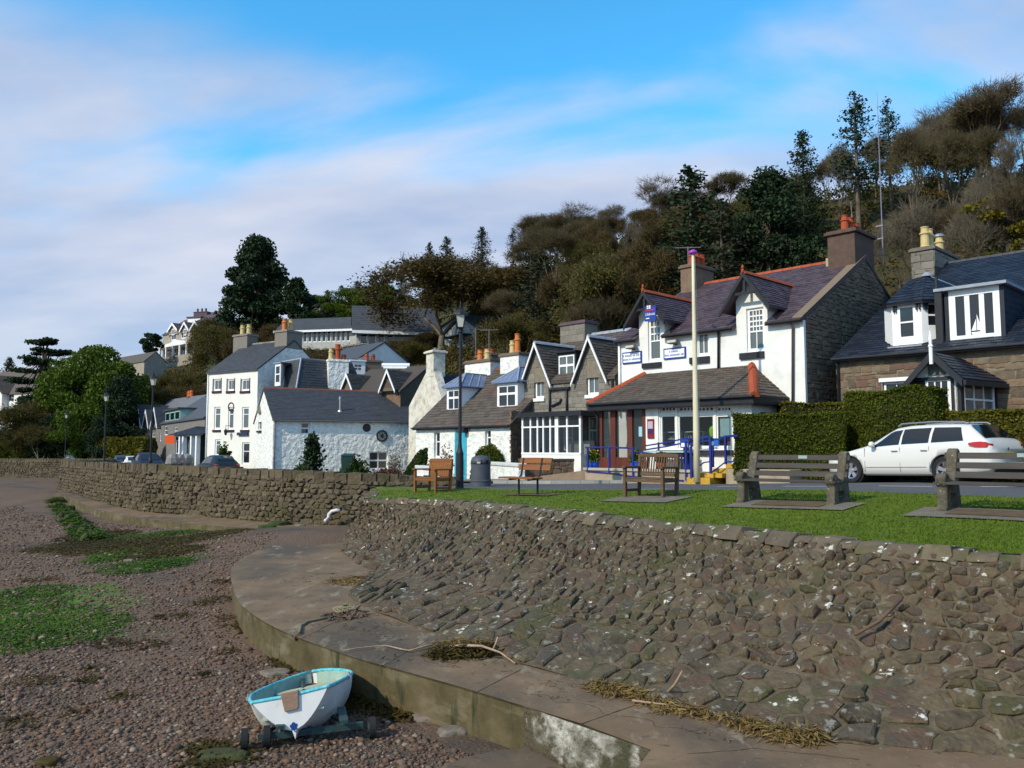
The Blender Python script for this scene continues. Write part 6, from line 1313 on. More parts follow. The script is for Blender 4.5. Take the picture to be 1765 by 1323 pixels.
def make_tree(name,label,kind,h,seed,twig=TWIG,leaf=None,nleaf=0,lsize=.18,spread=.5,levels=6,first=.25,hang=0,twigs=5,tl=.9,tw=.016):
 R=random.Random(seed);rs=np.random.RandomState(seed);t=thing(name,label,'tree',(0,0,0),local=True)
 segs,tips=branching(R,h,spread,levels,h*.020,first=first)
 zmax=max(q.z for q,d in tips);k=h/zmax*.94
 big=[(a*k,b*k,r0,r1)for a,b,r0,r1,lv in segs if lv<=2];fine=[(a*k,b*k,max(r0*.8,tw),max(r1*.8,tw*.9))for a,b,r0,r1,lv in segs if lv>2]
 for q,d in tips:
  for i in range(twigs):
   nd=(d+Vector((R.gauss(0,.55),R.gauss(0,.55),R.gauss(.1,.4)))).normalized();l_=tl*R.uniform(.5,1.3);m=q*k+nd*l_*.5
   e=m+(nd+Vector((R.gauss(0,.35),R.gauss(0,.35),R.gauss(0,.3)))).normalized()*l_*.6;fine.append((q*k,m,tw,tw*.7));fine.append((m,e,tw*.7,tw*.4))
 V,Fc=segs_mesh(big,7);npobj('trunk',V,Fc,BARK,t,smooth=True)
 V,Fc=segs_mesh(fine,3)
 cr=npobj('crown',V,Fc,twig,t)
 if leaf and nleaf:
  T=np.array([q*k for q,d in tips]);idx=rs.randint(0,len(T),nleaf);P=T[idx]+rs.normal(size=(nleaf,3))*np.array([.42,.42,.36])*h/11
  V,Fc=cards(P,lsize,rs);npobj('leaves',V,Fc,leaf,t)
 return t
def make_spruce(name,label,h,seed,leaf=CONIF,w_=.22,sparse=0.0,droop=.35,base=.08,top_spiky=True,dens=1.0,layered=False):
 R=random.Random(seed);rs=np.random.RandomState(seed);t=thing(name,label,'tree',(0,0,0),local=True)
 npobj('trunk',*segs_mesh([(Vector((0,0,-.4)),Vector((0,0,h*.5)),h*.016,h*.009),(Vector((0,0,h*.5)),Vector((0,0,h)),h*.009,.015)],6),BARK,t)
 P=[];D=[];z=h*base;segs=[]
 while z<h*.99:
  f=(z/h-base)/(1-base);L_=h*w_*(1-f)**.8*(1 if f>.12 else .75)+.12
  nb=max(4,int(8*(1-.3*f)))
  for i in range(nb):
   if R.random()<sparse:continue
   a=R.uniform(0,6.28);l_=L_*R.uniform(.6,1.15);k=max(3,int(l_/.26*dens));
   dr=droop*(1-f)-.25*f
   for j in range(k):
    s_=(j+1)/k;x,y=math.cos(a)*l_*s_,math.sin(a)*l_*s_;zz=z-dr*l_*s_+.22*l_*s_*s_
    wd=.16+.24*(1-abs(s_-.45))*min(1.6,L_*.5)
    for q in range(4 if not layered else 7):
     P.append((x+R.gauss(0,wd*.7),y+R.gauss(0,wd*.7),zz+R.gauss(0,.07 if layered else .12)))
   segs.append((Vector((0,0,z)),Vector((math.cos(a)*l_*.8,math.sin(a)*l_*.8,z-dr*l_*.8+.14*l_)),.035*(1-f)+.012,.01))
  z+=h*.021*R.uniform(.8,1.25)+(.25 if layered else 0)
 P=np.array(P);V,Fc=cards(P,.2,rs,up=0,asp=.6)
 V[:,2]-=0;npobj('branches',*segs_mesh(segs,3),BARK,t);npobj('crown',V,Fc,leaf,t);return t
def make_clumpy(name,label,h,rad,seed,leaf,n=14000,lsize=.22,blobs=26,trunk_h=.35,flat=.6,zc=.68,tr=.03,shape=None,hollow=.55):
 """crown of separate leaf clumps on a limbed trunk"""
 R=random.Random(seed);rs=np.random.RandomState(seed);t=thing(name,label,'tree',(0,0,0),local=True);C_=[]
 for i in range(blobs):
  a=R.uniform(0,6.28);f=(i+.5)/blobs
  if shape:z,rr=shape(f,R);r=rr*math.sqrt(R.uniform(.1,1))
  else:
   ph=math.acos(1-2*f);z=h*zc+h*(1-zc)*.95*math.cos(ph);r=rad*math.sin(ph)*R.uniform(.55,1)
  C_.append((r*math.cos(a),r*math.sin(a),z,rad*R.uniform(.20,.36)))
 C_=np.array(C_);idx=rs.randint(0,len(C_),n);d=rs.normal(size=(n,3));d/=np.linalg.norm(d,axis=1)[:,None]
 rr=rs.uniform(hollow,1.05,n)[:,None];P=C_[idx,:3]+d*rr*C_[idx,3:4]*np.array([1.15,1.15,flat])
 V,Fc=cards(P,lsize,rs);npobj('crown',V,Fc,leaf,t)
 segs=[(Vector((0,0,-.4)),Vector((0,0,h*trunk_h)),h*tr*.75,h*tr*.5)]
 for c in C_:m=Vector((c[0]*.3,c[1]*.3,lerp(h*trunk_h,c[2],.45)));segs+=[(Vector((0,0,h*trunk_h*R.uniform(.7,1))),m,h*tr*.3,h*tr*.2),(m,Vector(c[:3]),h*tr*.2,.03)]
 npobj('trunk',*segs_mesh(segs,6),BARK,t,smooth=True);return t
PROTO={'bareA':make_tree('bare_tree','',0,11,1,TWIG,BUD_B,3600,.10,twigs=6,spread=.38),'bareB':make_tree('bare_tree','',0,11,2,TWIGP,None,0,twigs=6,spread=.38,first=.30,tl=.9),'bareC':make_tree('bare_tree','',0,10,3,TWIG,BUD_O,5000,.11,twigs=6,spread=.44,first=.25),'budB':make_tree('budding_tree','',0,9,4,TWIG,BUD_B,24000,.115,twigs=6,spread=.58,first=.16,tl=.8),'budO':make_tree('budding_tree','',0,9,5,TWIG,BUD_O,20000,.115,twigs=6,spread=.55,first=.18,tl=.8),'sprA':make_spruce('spruce_tree','',11,6,CONIF),'sprB':make_spruce('spruce_tree','',10,7,CONIF2,w_=.26,sparse=.15,droop=.2),'sprC':make_spruce('spruce_tree','',12,8,CONIF,w_=.17,sparse=.25,base=.3,droop=.1,dens=.8),'green':make_clumpy('leafy_tree','',9,4.2,9,LEAF_G,20000,.20,34,flat=.8,zc=.58),'dark':make_clumpy('evergreen_tree','',9,3.0,10,CONIF,26000,.15,60,trunk_h=.6,flat=.8,hollow=.2,shape=lambda t,R:(9*(.05+.92*t),2.6*min(1,(1-t)*1.35+.12))),}
USED={k:False for k in PROTO}
NAMES={'bareA':'bare_tree','bareB':'bare_tree','bareC':'bare_tree','budB':'budding_tree','budO':'budding_tree','sprA':'spruce_tree','sprB':'spruce_tree','sprC':'spruce_tree','green':'leafy_tree','dark':'evergreen_tree'}
LAB={'bareA':'leafless brown-twigged tree in the wood on the hillside','bareB':'leafless pale grey-twigged tree in the wood on the hillside','bareC':'leafless tree with a haze of olive buds in the hillside wood','budB':'rounded russet budding tree in the hillside wood','budO':'rounded olive-green budding tree in the hillside wood','sprA':'dark pointed spruce in the hillside wood','sprB':'broad brownish-green spruce in the hillside wood','sprC':'thin-crowned tall conifer in the hillside wood','green':'fresh green leafy tree low on the slope','dark':'dark evergreen tree low on the slope'}
HT={'bareA':11,'bareB':11,'bareC':10,'budB':9,'budO':9,'sprA':11,'sprB':10,'sprC':12,'green':9,'dark':9}
TIER=['on the skyline','just below the skyline','high on the slope','halfway up the slope','low on the slope','at the slope foot']
MARK=[(600,'above the long bungalow'),(680,'left of the great russet tree'),(790,'behind the great russet tree'),(850,'above the blue-door cottage'),(905,'above the chimney with one orange pot'),(960,"above the grey house's left gable"),(1015,'above the grey stone chimney'),(1065,"above the grey house's right gable"),(1110,'left of the lifeboat sign dormer'),(1160,'above the lifeboat sign dormer'),(1200,'behind the flagpole top'),(1245,'right of the flagpole'),(1300,'above the right dormer of the shop house'),(1350,'right of the right dormer of the shop house'),(1400,'above the red ridge tiles'),(1455,'left of the red chimney pots'),(1500,'above the red chimney pots'),(1545,'right of the radio mast'),(1600,'above the yellow chimney pots'),(1650,'right of the yellow chimney pots'),(1700,'above the flat-roofed dormer'),(1740,'above the dark slate cottage roof'),(9999,'at the right edge')]
BASE={'bareA':'leafless brown-twigged tree','bareB':'leafless pale-twigged tree','bareC':'olive-budded leafless tree','budB':'russet budding tree','budO':'olive budding tree','sprA':'dark spruce','sprB':'brownish spruce','sprC':'thin conifer','green':'green leafy tree','dark':'dark evergreen'}
SEEN={}
def plant(k,x,y,h,label=None,wide=1.0,rz=None,z=None,where=None):
 if not label:
  if not where:where=(CX+1400*x/y,2)
  mk=next(m for p,m in MARK if where[0]<p);label='%s %s %s'%(BASE[k],TIER[where[1]],mk)
  if where[0]<560:label='%s on the slope %s'%(BASE[k],'behind the grey terraces' if where[0]<300 else 'below the villa' if where[0]<350 else 'left of the tall clumped evergreen' if where[0]<400 else 'under the tall clumped evergreen' if where[0]<470 else 'left of the long bungalow')
  q=SEEN.get(label,0);SEEN[label]=q+1
  if q:label=('smaller ','taller ','broader ','narrower ','slimmer ','fuller ')[(q-1)%6]+label
  grp=True
 else:grp=False
 if USED[k]:o=copy_tree(PROTO[k])
 else:o=PROTO[k];USED[k]=True
 s_=h/HT[k];o.location=(x,y,ground(x,y)-.2 if z is None else z);o.scale=(s_*wide,s_*wide,s_);o.rotation_euler=(0,0,random.uniform(0,6.28)if rz is None else rz)
 o['label']=label;o['category']='tree'
 if 'group' in o:del o['group']
 if grp:o['group']={'bareA':'brown leafless trees of the hillside wood','bareB':'pale leafless trees of the hillside wood','bareC':'olive-budded leafless trees of the hillside wood','budB':'russet budding trees of the hillside wood','budO':'olive budding trees of the hillside wood','sprA':'dark spruces of the hillside wood','sprB':'brownish spruces of the hillside wood','sprC':'tall thin conifers of the hillside wood','green':'green leafy trees low on the slope','dark':'dark evergreens low on the slope'}[k]
 return o
def plant_px(k,px,ytop,Y,label=None,wide=1.0,hmin=3,rz=None):
 x=(px-CX)/1400*Y;zt=PY(px,ytop,Y).z;zg=ground(x,Y)-.2;return plant(k,x,Y,max(hmin,zt-zg),label,wide,rz,zg)
for a in[('sprA',1197,288,64,'broad dark spruce with bare lower branches, on the skyline above the flagpole',1.55),('sprA',1397,226,70,'dark spruce rising above the wood, behind the right dormer of the shop house',1.15),('sprC',1492,158,70,'tallest thin-topped conifer of the skyline, beside the radio mast',1.3),('sprC',1550,170,74,'thin bare-branched conifer just right of the radio mast',1.1),('sprA',830,392,112,'pointed spruce on the skyline above the street lamp',1.35),('sprA',768,408,116,'spruce on the skyline behind the great russet tree',1.3),('sprA',738,418,119,'smaller spruce on the skyline behind the great russet tree',1.0),('sprC',884,392,108,'dark narrow conifer at the left edge of the bare trees',1.3),('dark',1330,298,62,'dense dark evergreen right of the broad spruce on the slope',1.15),('sprB',925,450,72,'dark spreading conifer in front of the bare trees, above the grey stone house',1.6),('sprB',1250,345,60,'dark low spruce below the broad one, above the shop roof',1.4),('bareB',1640,178,76,'pale leafless tree on the skyline right of the radio mast',1.1),('bareB',1745,140,74,'tall pale leafless tree at the right edge of the wood',1.25),('bareA',1700,160,70,'tall brown leafless tree near the right edge of the wood',1.1),('bareB',1140,300,88,'pale leafless tree left of the broad spruce on the skyline',1.3),('bareB',1000,348,98,'wide pale leafless tree on the skyline above the grey stone house',1.5),('bareB',1062,352,96,'second pale leafless tree on the skyline, left of the broad spruce',1.2),('bareA',915,368,100,'brown leafless tree on the skyline beside the narrow conifer',1.3),('bareC',960,370,97,'olive-budded leafless tree on the skyline above the grey chimney',1.2),('bareC',1270,295,86,'leafless tree between the two dark evergreens on the skyline',1.2)]:
 plant_px(*a)
big=plant_px('budB',757,434,84,'great rounded russet tree above the bungalow roofs',1.75)
def canopy_top(px):return interp(px,[520,560,640,700,860,900,1000,1100,1160,1300,1380,1480,1560,1700,1765,2300],[500,478,462,445,440,385,360,365,320,320,290,225,200,170,150,120])
Rt=random.Random(77);cnt=0
KIND=['bareA','budB','budO','bareC','sprB','dark','bareB']
for row,(fr_,wt)in enumerate([(1.0,(5,1,1,4,1,0,5)),(.86,(6,2,2,4,1,0,4)),(.70,(5,2,3,4,1,1,3)),(.52,(5,3,4,4,1,0,2)),(.34,(4,3,4,4,1,1,1)),(.18,(3,3,4,4,0,1,1))]):
 px=560+20*row
 while px<1850:
  yf,yr=interp(px,HPX,HYF),interp(px,HPX,HYR);Y=lerp(yf,yr,fr_)+Rt.uniform(-2.5,2.5);p_=px+Rt.uniform(-14,14)
  skip=(p_<860 and fr_<.8 and Y<100)or(p_<720 and fr_<.9)or any(abs(p_-c_)<w_ and Y<y_ for c_,w_,y_ in((1197,70,66),(1330,52,64),(1397,48,72),(925,55,74),(1492,45,72),(1550,30,76)))
  if not skip:
   k=Rt.choices(KIND,wt)[0]if p_<1430 else Rt.choices(('bareA','bareB','bareC','budO'),(4,5,5,1 if row>2 else 0))[0];x=(p_-CX)/1400*Y;zg=ground(x,Y)-.3
   lim=PY(p_,canopy_top(p_)+Rt.uniform(4,34)+(25 if p_<900 else 0),Y).z-zg
   h=min(Rt.uniform(7,11.5),lim)if fr_<.8 else min(lim,12)
   if h>2.5:plant(k,x,Y,h,wide=(Rt.uniform(.62,1.0)if p_<1430 else Rt.uniform(.5,.75))*(1.35 if h<6 else 1)*(1.2 if k[0]=='s' else 1),z=zg,where=(p_,row));cnt+=1
  px+=Rt.uniform(26,46)*(95/max(60,Y))*(1+.1*row)*(1.25 if row==0 else 1)*(1.25 if px>1430 and row<2 else 1)
for px,yt,Y in((490,596,92),(520,600,91),(548,598,92),(575,602,90),(640,592,88),(665,588,87),(690,584,87),(715,578,88),(738,570,88)):
 plant_px('budO' if px%2 else 'budB',px,yt,Y,wide=1.5,hmin=1.5)
for px,yt,Y,k,w_ in((560,500,128,'sprB',1.2),(585,492,126,'sprB',1.2),(612,484,124,'sprB',1.3),(640,476,122,'sprB',1.2),(662,468,120,'sprA',1.1),(690,462,118,'sprA',1.1),(545,512,130,'green',1.2),(600,500,121,'green',1.2),(648,490,117,'green',1.2)):
 plant_px(k,px,yt,Y,wide=w_,hmin=2.5)
def shrubmass(name,label,cat,pts,leaf,n,size,seed,kind=None,group=None,squash=.8):
 rs=np.random.RandomState(seed);P_=np.array(pts,float);idx=rs.choice(len(P_),n,p=P_[:,3]**2/(P_[:,3]**2).sum());d=rs.normal(size=(n,3));d/=np.linalg.norm(d,axis=1)[:,None];d[:,2]=np.abs(d[:,2])*squash-.1
 P=P_[idx,:3]+d*P_[idx,3:4]*rs.uniform(.6,1.05,n)[:,None];V,Fc=cards(P,size,rs)
 o=npobj(name,V,Fc,leaf,org=tuple(P_[0,:3]));tag(o,label,cat,group,kind);return o
pts=[]
for i in range(60):
 px=Rt.uniform(535,700);Y=Rt.uniform(100,124);x=(px-CX)/1400*Y;pts.append((x,Y,ground(x,Y),Rt.uniform(1.2,2.6)))
shrubmass('gorse','yellow flowering gorse on the slope above the long bungalow','gorse',pts,GORSE,16000,.4,5,kind='stuff')
for lf,n_,sd_,nm,xr in((BUD_B,34000,21,'russet undergrowth of the hillside wood',(250,2000)),(BUD_O,34000,22,'olive undergrowth of the hillside wood',(180,2000)),(LEAF_D,16000,23,'ivy and dark undergrowth of the hillside wood',(100,2000))):
 pts=[];rr=random.Random(sd_)
 for i in range(420):
  px=rr.uniform(*xr);t_=rr.uniform(.02,1.05)**1.3;yf,yr=interp(px,HPX,HYF),interp(px,HPX,HYR);Y=lerp(yf,yr,t_)
  if 470<px<760 and Y<101:
   if Y>90:continue
   x=(px-CX)/1400*Y;pts.append((x,Y,PY(px,622,Y).z-1.5,rr.uniform(1,1.8)));continue
  x=(px-CX)/1400*Y;pts.append((x,Y,ground(x,Y),rr.uniform(1.0,2.6)if px<1430 else rr.uniform(.6,1.7)))
 shrubmass('undergrowth',nm,'undergrowth',pts,lf,n_*2,.20,sd_,kind='stuff')
Yc=118;xc=(440-CX)/1400*Yc;zb_=PY(440,590,Yc).z
def cyp(h,rad):
 def f(t,R):z=h*(.10+.88*t);w_=rad*(min(1,(1-t)*1.5+.22))*(1 if t>.1 else .8);return z,w_
 return f
hC=PY(440,411,Yc).z-zb_+.0
t=make_clumpy('cypress_tree','tall dark clumped evergreen towering above the white three-storey house',hC,4.9,31,CONIF,30000,.34,64,trunk_h=.6,flat=.8,shape=cyp(hC,4.4),hollow=.3);t.location=(xc,Yc,zb_);t['category']='tree'
xc=(508-CX)/1400*114;zb_=PY(508,575,114).z;hC=PY(508,484,114).z-zb_
t=make_clumpy('cypress_tree','smaller dark evergreen just right of the tall clumped one',hC,2.9,32,CONIF,11000,.3,34,trunk_h=.5,flat=.9,shape=cyp(hC,2.4),hollow=.3);t.location=(xc,114,zb_)
Yp=100;xp=(72-CX)/1400*Yp;zb_=ground(xp,Yp);hP=PY(72,575,Yp).z-zb_
def pine(h,rad):
 def f(t,R):
  k=int(t*7);zz=h*(.40+.57*(k+.5)/7);return zz+R.uniform(-.12,.12),rad*(.55,.85,1,.98,.9,.75,.42)[min(6,k)]
 return f
t=make_clumpy('pine_tree','tall layered pine standing against the sky near the left edge',hP,3.4,33,CONIF,17000,.24,62,trunk_h=.82,flat=.28,shape=pine(hP,3.5),tr=.02,hollow=.2);t.location=(xp,Yp,zb_)
xp=(257-CX)/1400*150;zb_=PY(257,616,150).z;hP=PY(257,575,150).z-zb_+.2
t=make_clumpy('pine_tree','small dark wind-shaped pine on the skyline left of the villa',hP,2.2,34,CONIF,5000,.26,24,trunk_h=.35,flat=.6,zc=.62);t.location=(xp,150,zb_-.3)
xp=(12-CX)/1400*135;zb_=PY(12,660,135).z;hP=PY(12,617,135).z-zb_
t=make_spruce('spruce_tree','dark spruce at the far left edge above the pale bungalow',hP+3,35,CONIF,w_=.36,base=.02);t.location=(xp,135,zb_-3)
for k,px,yt,Y,w_,lab in(('green',165,604,93,.78,'largest fresh green leafy tree left of the street lamps'),('green',128,636,90,.85,'green leafy tree below the tall pine'),('green',199,630,91,.8,'smaller fresh green tree right of the largest one'),('dark',205,650,88,.9,'dark green tree behind the middle street lamp'),('green',135,700,86,1.0,'low light green tree by the farthest street lamp'),('dark',50,680,92,1.3,'dark bushy tree at the left in front of the pale bungalow'),('budO',15,690,90,1.3,'olive-green tree at the left edge of the shore'),('dark',90,715,86,1.3,'low dark tree above the far sea wall'),('budO',75,725,84.5,1.2,'low olive tree above the far sea wall'),('dark',175,720,84,1.2,'dark green bush-like tree left of the parked cars')):
 plant_px(k,px,yt,Y,lab,w_,hmin=2)
for i,(px,yt,Y)in enumerate(((225,655,100),(262,640,108),(300,640,112),(318,648,112),(240,700,96),(285,668,100),(325,660,98),(404,592,118),(418,575,112),(430,562,110),(455,575,106),(385,650,96),(402,600,128),(408,552,125),(480,560,108),(215,690,94),(190,668,96))):
 plant_px(('budB','budO','budB','bareC')[i%4],px,yt,Y,wide=1.2,hmin=2.5)
pts=[((px-CX)/1400*Y,Y,ground((px-CX)/1400*Y,Y),r)for px,Y,r in[(Rt.uniform(-80,240),Rt.uniform(88,104),Rt.uniform(1.2,2.4))for _ in range(80)]]
shrubmass('shrubbery','mixed green shrubs filling the slope at the left behind the far hedge','shrubs',pts,LEAF_D,22000,.32,41,kind='stuff')
pts=[((px-CX)/1400*124,124+r,ground((px-CX)/1400*124,124),r)for px,r in[(Rt.uniform(330,520),Rt.uniform(1,2.6))for _ in range(40)]]
shrubmass('shrubbery','dark shrubs under the tall clumped evergreen','shrubs',pts,LEAF_D,9000,.4,43,kind='stuff')
xr=(1745-CX)/1400*50;t=make_clumpy('golden_conifer','yellow-green conifer at the right edge behind the dark slate roof',7.2,3.2,44,GORSE,14000,.2,40,flat=.45,zc=.5);t.location=(xr,50,PY(1745,470,50).z-2.5);t['category']='tree';t.scale=(.9,.9,1)
def hedge(name,label,base,top,z0,z1,leaf,n,seed,size=.075,wob=.06,group=None):
 """base/top outline: list of (x,y) corners ccw"""
 rs=np.random.RandomState(seed);P=[Vector((x,y,0))for x,y in base];k=len(P);V=[];Fc=[];c=sum(P,Vector())/k;pts=[];nrm=[]
 def wobv(p):return Vector((noise.noise(p*1.3),noise.noise(p*1.3+Vector((9,0,0))),noise.noise(p*1.3+Vector((0,9,0)))))*wob*2+Vector((noise.noise(p*5),noise.noise(p*5+Vector((9,0,0))),noise.noise(p*5+Vector((0,9,0)))))*wob*.6
 nz=8;mb=MB()
 for i in range(k):
  a,b=P[i],P[(i+1)%k];ln=(b-a).length;m=max(2,int(ln/.25));grid=[]
  for j in range(m+1):
   col=[]
   for q in range(nz+1):
    f=q/nz;p=a.lerp(b,j/m);z_=lerp(z0(p)if callable(z0)else z0,z1(p)if callable(z1)else z1,f);p=Vector((p.x,p.y,z_));ins=.10*max(0,f-.8)/.2+.03*(1-f)
    p+=(Vector((c.x,c.y,p.z))-p).normalized()*ins;col.append(p+wobv(p))
   grid.append(col)
  o=len(mb.v);mb.v+=[tuple(p)for col in grid for p in col]
  for j in range(m):
   for q in range(nz):A_=o+j*(nz+1)+q;mb.f.append((A_,A_+nz+1,A_+nz+2,A_+1))
 tops=[Vector((p.x,p.y,z1(p)if callable(z1)else z1))for p in P]
 if k==4:
  m1=max(2,int((P[1]-P[0]).length/.25));m2=max(2,int((P[2]-P[1]).length/.25));o=len(mb.v)
  for i in range(m1+1):
   for j in range(m2+1):
    p=tops[0].lerp(tops[1],i/m1).lerp(tops[3].lerp(tops[2],i/m1),j/m2);mb.v.append(tuple(p+wobv(p)+Vector((0,0,.03))))
  for i in range(m1):
   for j in range(m2):A_=o+i*(m2+1)+j;mb.f.append((A_,A_+m2+1,A_+m2+2,A_+1))
 vv=np.array(mb.v);ff=np.array(mb.f);q=vv[ff];ar=np.linalg.norm(np.cross(q[:,1]-q[:,0],q[:,3]-q[:,0]),axis=1)+1e-6
 fi_=rs.choice(len(ff),n,p=ar/ar.sum());s_,t_=rs.rand(n,1),rs.rand(n,1);qq=q[fi_]
 pt=(qq[:,0]*(1-s_)+qq[:,1]*s_)*(1-t_)+(qq[:,3]*(1-s_)+qq[:,2]*s_)*t_;nn=np.cross(qq[:,1]-qq[:,0],qq[:,3]-qq[:,0]);nn/=np.linalg.norm(nn,axis=1)[:,None]+1e-9
 sgn=np.sign(((pt-np.array(tuple(c+Vector((0,0,0)))))*nn)[:,:2].sum(1))[:,None];sgn[sgn==0]=1
 pt=pt+rs.normal(size=(n,3))*.03;LV,LF=cards(pt,size,rs)
 t=thing(name,label,'hedge',tuple(c+Vector((0,0,z0(c)if callable(z0)else z0))),group=group)
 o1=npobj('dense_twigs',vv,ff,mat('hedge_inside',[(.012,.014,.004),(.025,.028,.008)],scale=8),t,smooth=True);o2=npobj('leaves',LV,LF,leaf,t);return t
def P2(px,Y):return((px-CX)/1400*Y,Y)
def off(a,b,d):
 v=Vector((b[0]-a[0],b[1]-a[1])).normalized();n_=Vector((-v.y,v.x));return(b[0]+n_.x*d,b[1]+n_.y*d),(a[0]+n_.x*d,a[1]+n_.y*d)
a,b=P2(1264,24.6),P2(1452,23.4);c_,d_=off(a,b,.9);hz=lambda y0,y1,x0,x1:None
zt=lambda p:PY(CX+1400*p.x/p.y,interp(CX+1400*p.x/p.y,[1264,1340,1452],[724,715,709]),p.y).z if p.y<24.7 else CZ+.95
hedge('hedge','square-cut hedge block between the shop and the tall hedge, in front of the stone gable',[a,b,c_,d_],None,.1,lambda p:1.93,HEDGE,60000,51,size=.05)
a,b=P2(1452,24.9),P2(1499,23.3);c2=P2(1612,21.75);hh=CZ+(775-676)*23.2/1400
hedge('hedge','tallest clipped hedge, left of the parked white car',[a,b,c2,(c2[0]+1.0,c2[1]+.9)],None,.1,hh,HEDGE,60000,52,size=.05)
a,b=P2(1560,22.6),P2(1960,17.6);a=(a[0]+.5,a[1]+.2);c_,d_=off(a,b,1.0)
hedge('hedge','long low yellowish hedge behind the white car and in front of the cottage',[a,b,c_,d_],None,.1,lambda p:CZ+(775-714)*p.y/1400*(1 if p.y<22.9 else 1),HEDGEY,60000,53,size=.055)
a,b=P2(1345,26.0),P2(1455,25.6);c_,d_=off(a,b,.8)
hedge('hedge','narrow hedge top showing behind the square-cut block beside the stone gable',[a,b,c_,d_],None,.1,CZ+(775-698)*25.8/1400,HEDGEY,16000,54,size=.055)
a,b=P2(-40,88),P2(108,87.5);c_,d_=off(a,b,2);hedge('hedge','long clipped green hedge above the far sea wall at the left',[a,b,c_,d_],None,-1.6,CZ+.9,HEDGE,16000,55,size=.28,wob=.15)
a,b=P2(168,83),P2(250,80);c_,d_=off(a,b,1.5);hedge('hedge','yellow-green hedge behind the parked cars',[a,b,c_,d_],None,-1.6,CZ+1.1,HEDGEY,9000,56,size=.25,wob=.15)
def bush(name,label,px,py,Y,w_,h_,leaf,n,size,seed,cat='shrub',dome=True,tilt=0):
 rs=np.random.RandomState(seed);x=(px-CX)/1400*Y;z0=PY(px,py,Y).z;zg=A(x,Y)+(.1 if Y<32 else 0);h_+=max(0,z0-zg);z0=min(z0,zg);d=rs.normal(size=(n,3));d/=np.linalg.norm(d,axis=1)[:,None];d[:,2]=np.abs(d[:,2]);r=rs.uniform(.82 if dome else .3,1.0,n)[:,None]*(1+(.05 if dome else .18)*np.sin(d[:,:1]*9+d[:,1:2]*7))
 P=d*r*np.array([w_/2,w_/2*.8,h_]);P[:,0]+=P[:,2]*tilt;t=thing(name,label,cat,(x,Y,z0),local=True)
 if dome:
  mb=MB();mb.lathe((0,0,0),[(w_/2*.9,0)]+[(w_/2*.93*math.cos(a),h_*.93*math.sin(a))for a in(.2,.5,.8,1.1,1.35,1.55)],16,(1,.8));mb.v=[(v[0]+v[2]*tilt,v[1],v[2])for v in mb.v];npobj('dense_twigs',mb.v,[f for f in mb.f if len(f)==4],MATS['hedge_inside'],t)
 else:npobj('stems',*segs_mesh([(Vector((0,0,0)),Vector(tuple(P[i]))*.8,.02,.008)for i in range(14)],4),BARK,t)
 V,Fc=cards(P,size,rs);npobj('leaves',V,Fc,leaf,t);return t
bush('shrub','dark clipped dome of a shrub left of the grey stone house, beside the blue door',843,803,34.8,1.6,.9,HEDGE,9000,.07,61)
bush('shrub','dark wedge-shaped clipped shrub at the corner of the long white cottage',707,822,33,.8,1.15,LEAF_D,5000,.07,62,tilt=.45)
bush('shrub','leafy shrub beside the green bin against the long white wall',612,812,43,1.6,.7,LEAF_D,2600,.12,63,dome=False)
bush('shrub','low shrub at the foot of the small fir against the long white wall',527,814,43.5,1.4,.45,LEAF_D,2200,.12,64,dome=False)
bush('shrub','pale thin shrub left of the clipped wedge-shaped one',681,814,40,.85,1.1,leafmat('pale_dry_leaves',[(.12,.10,.06),(.22,.19,.13),(.32,.29,.22)]),500,.09,65,dome=False)
bush('shrub','reddish low heather along the top of the sea wall',668,822,34,2.0,.35,leafmat('red_heather',[(.06,.03,.02),(.11,.045,.03),(.15,.07,.04)]),2200,.08,66,dome=False)
bush('rose_bush','thin pinkish bush on the white cottage wall behind the armchair bench',769,806,33,.7,1.0,leafmat('pinkish_buds',[(.16,.11,.07),(.26,.17,.12),(.36,.26,.2)]),650,.07,67,dome=False)
bush('shrub','low golden shrub at the foot of the white cottage wall',730,803,34,.9,.4,GORSE,800,.07,68,dome=False)
bush('climbing_shrub','dark climbing shrub beside the door of the tall white house',388,790,55,1.2,.9,LEAF_D,1800,.2,69,dome=False)
fx=(539-CX)/1400*43;t=make_spruce('fir_tree','small dark fir against the wall of the long white cottage',2.15,70,CONIF,w_=.2,base=.12,dens=.45,sparse=.6);t.location=(fx,43,PY(539,814,43).z-.25);t['category']='tree'
CONCB=mat('bench_concrete',[(.06,.052,.038),(.10,.085,.06),(.145,.125,.09)],scale=9,bump=.7,bscale=40,rough=.95,lich=((.30,.30,.25),14,.62,.05),dirt=((.05,.055,.03),2,.58,.15))
DARKW=mat('dark_weathered_slat',[(.040,.034,.030),(.070,.058,.050)],scale=4,stretch=(.4,4,4),rough=.7,bump=.3)
TEAK=mat('orange_varnished_timber',[(.17,.062,.016),(.26,.098,.024)],scale=3,stretch=(.5,4,4),rough=.5,bump=.2)
BROWNW=mat('weathered_brown_timber',[(.085,.05,.028),(.14,.085,.048)],scale=4,stretch=(.5,4,4),rough=.8,bump=.3)
def lbox(parent,name,m,x0,x1,y0,y1,z0,z1,bev=.006):
 return MB().box(x0,x1,y0,y1,z0,z1).build(name,m,parent,bevel=bev)
def profile(parent,name,m,poly,x0,x1,bev=.012):
 mb=MB();mb.slab([(x0,y,z)for y,z in poly],(x1-x0,0,0));o=mb.build(name,m,parent,bevel=bev);return o
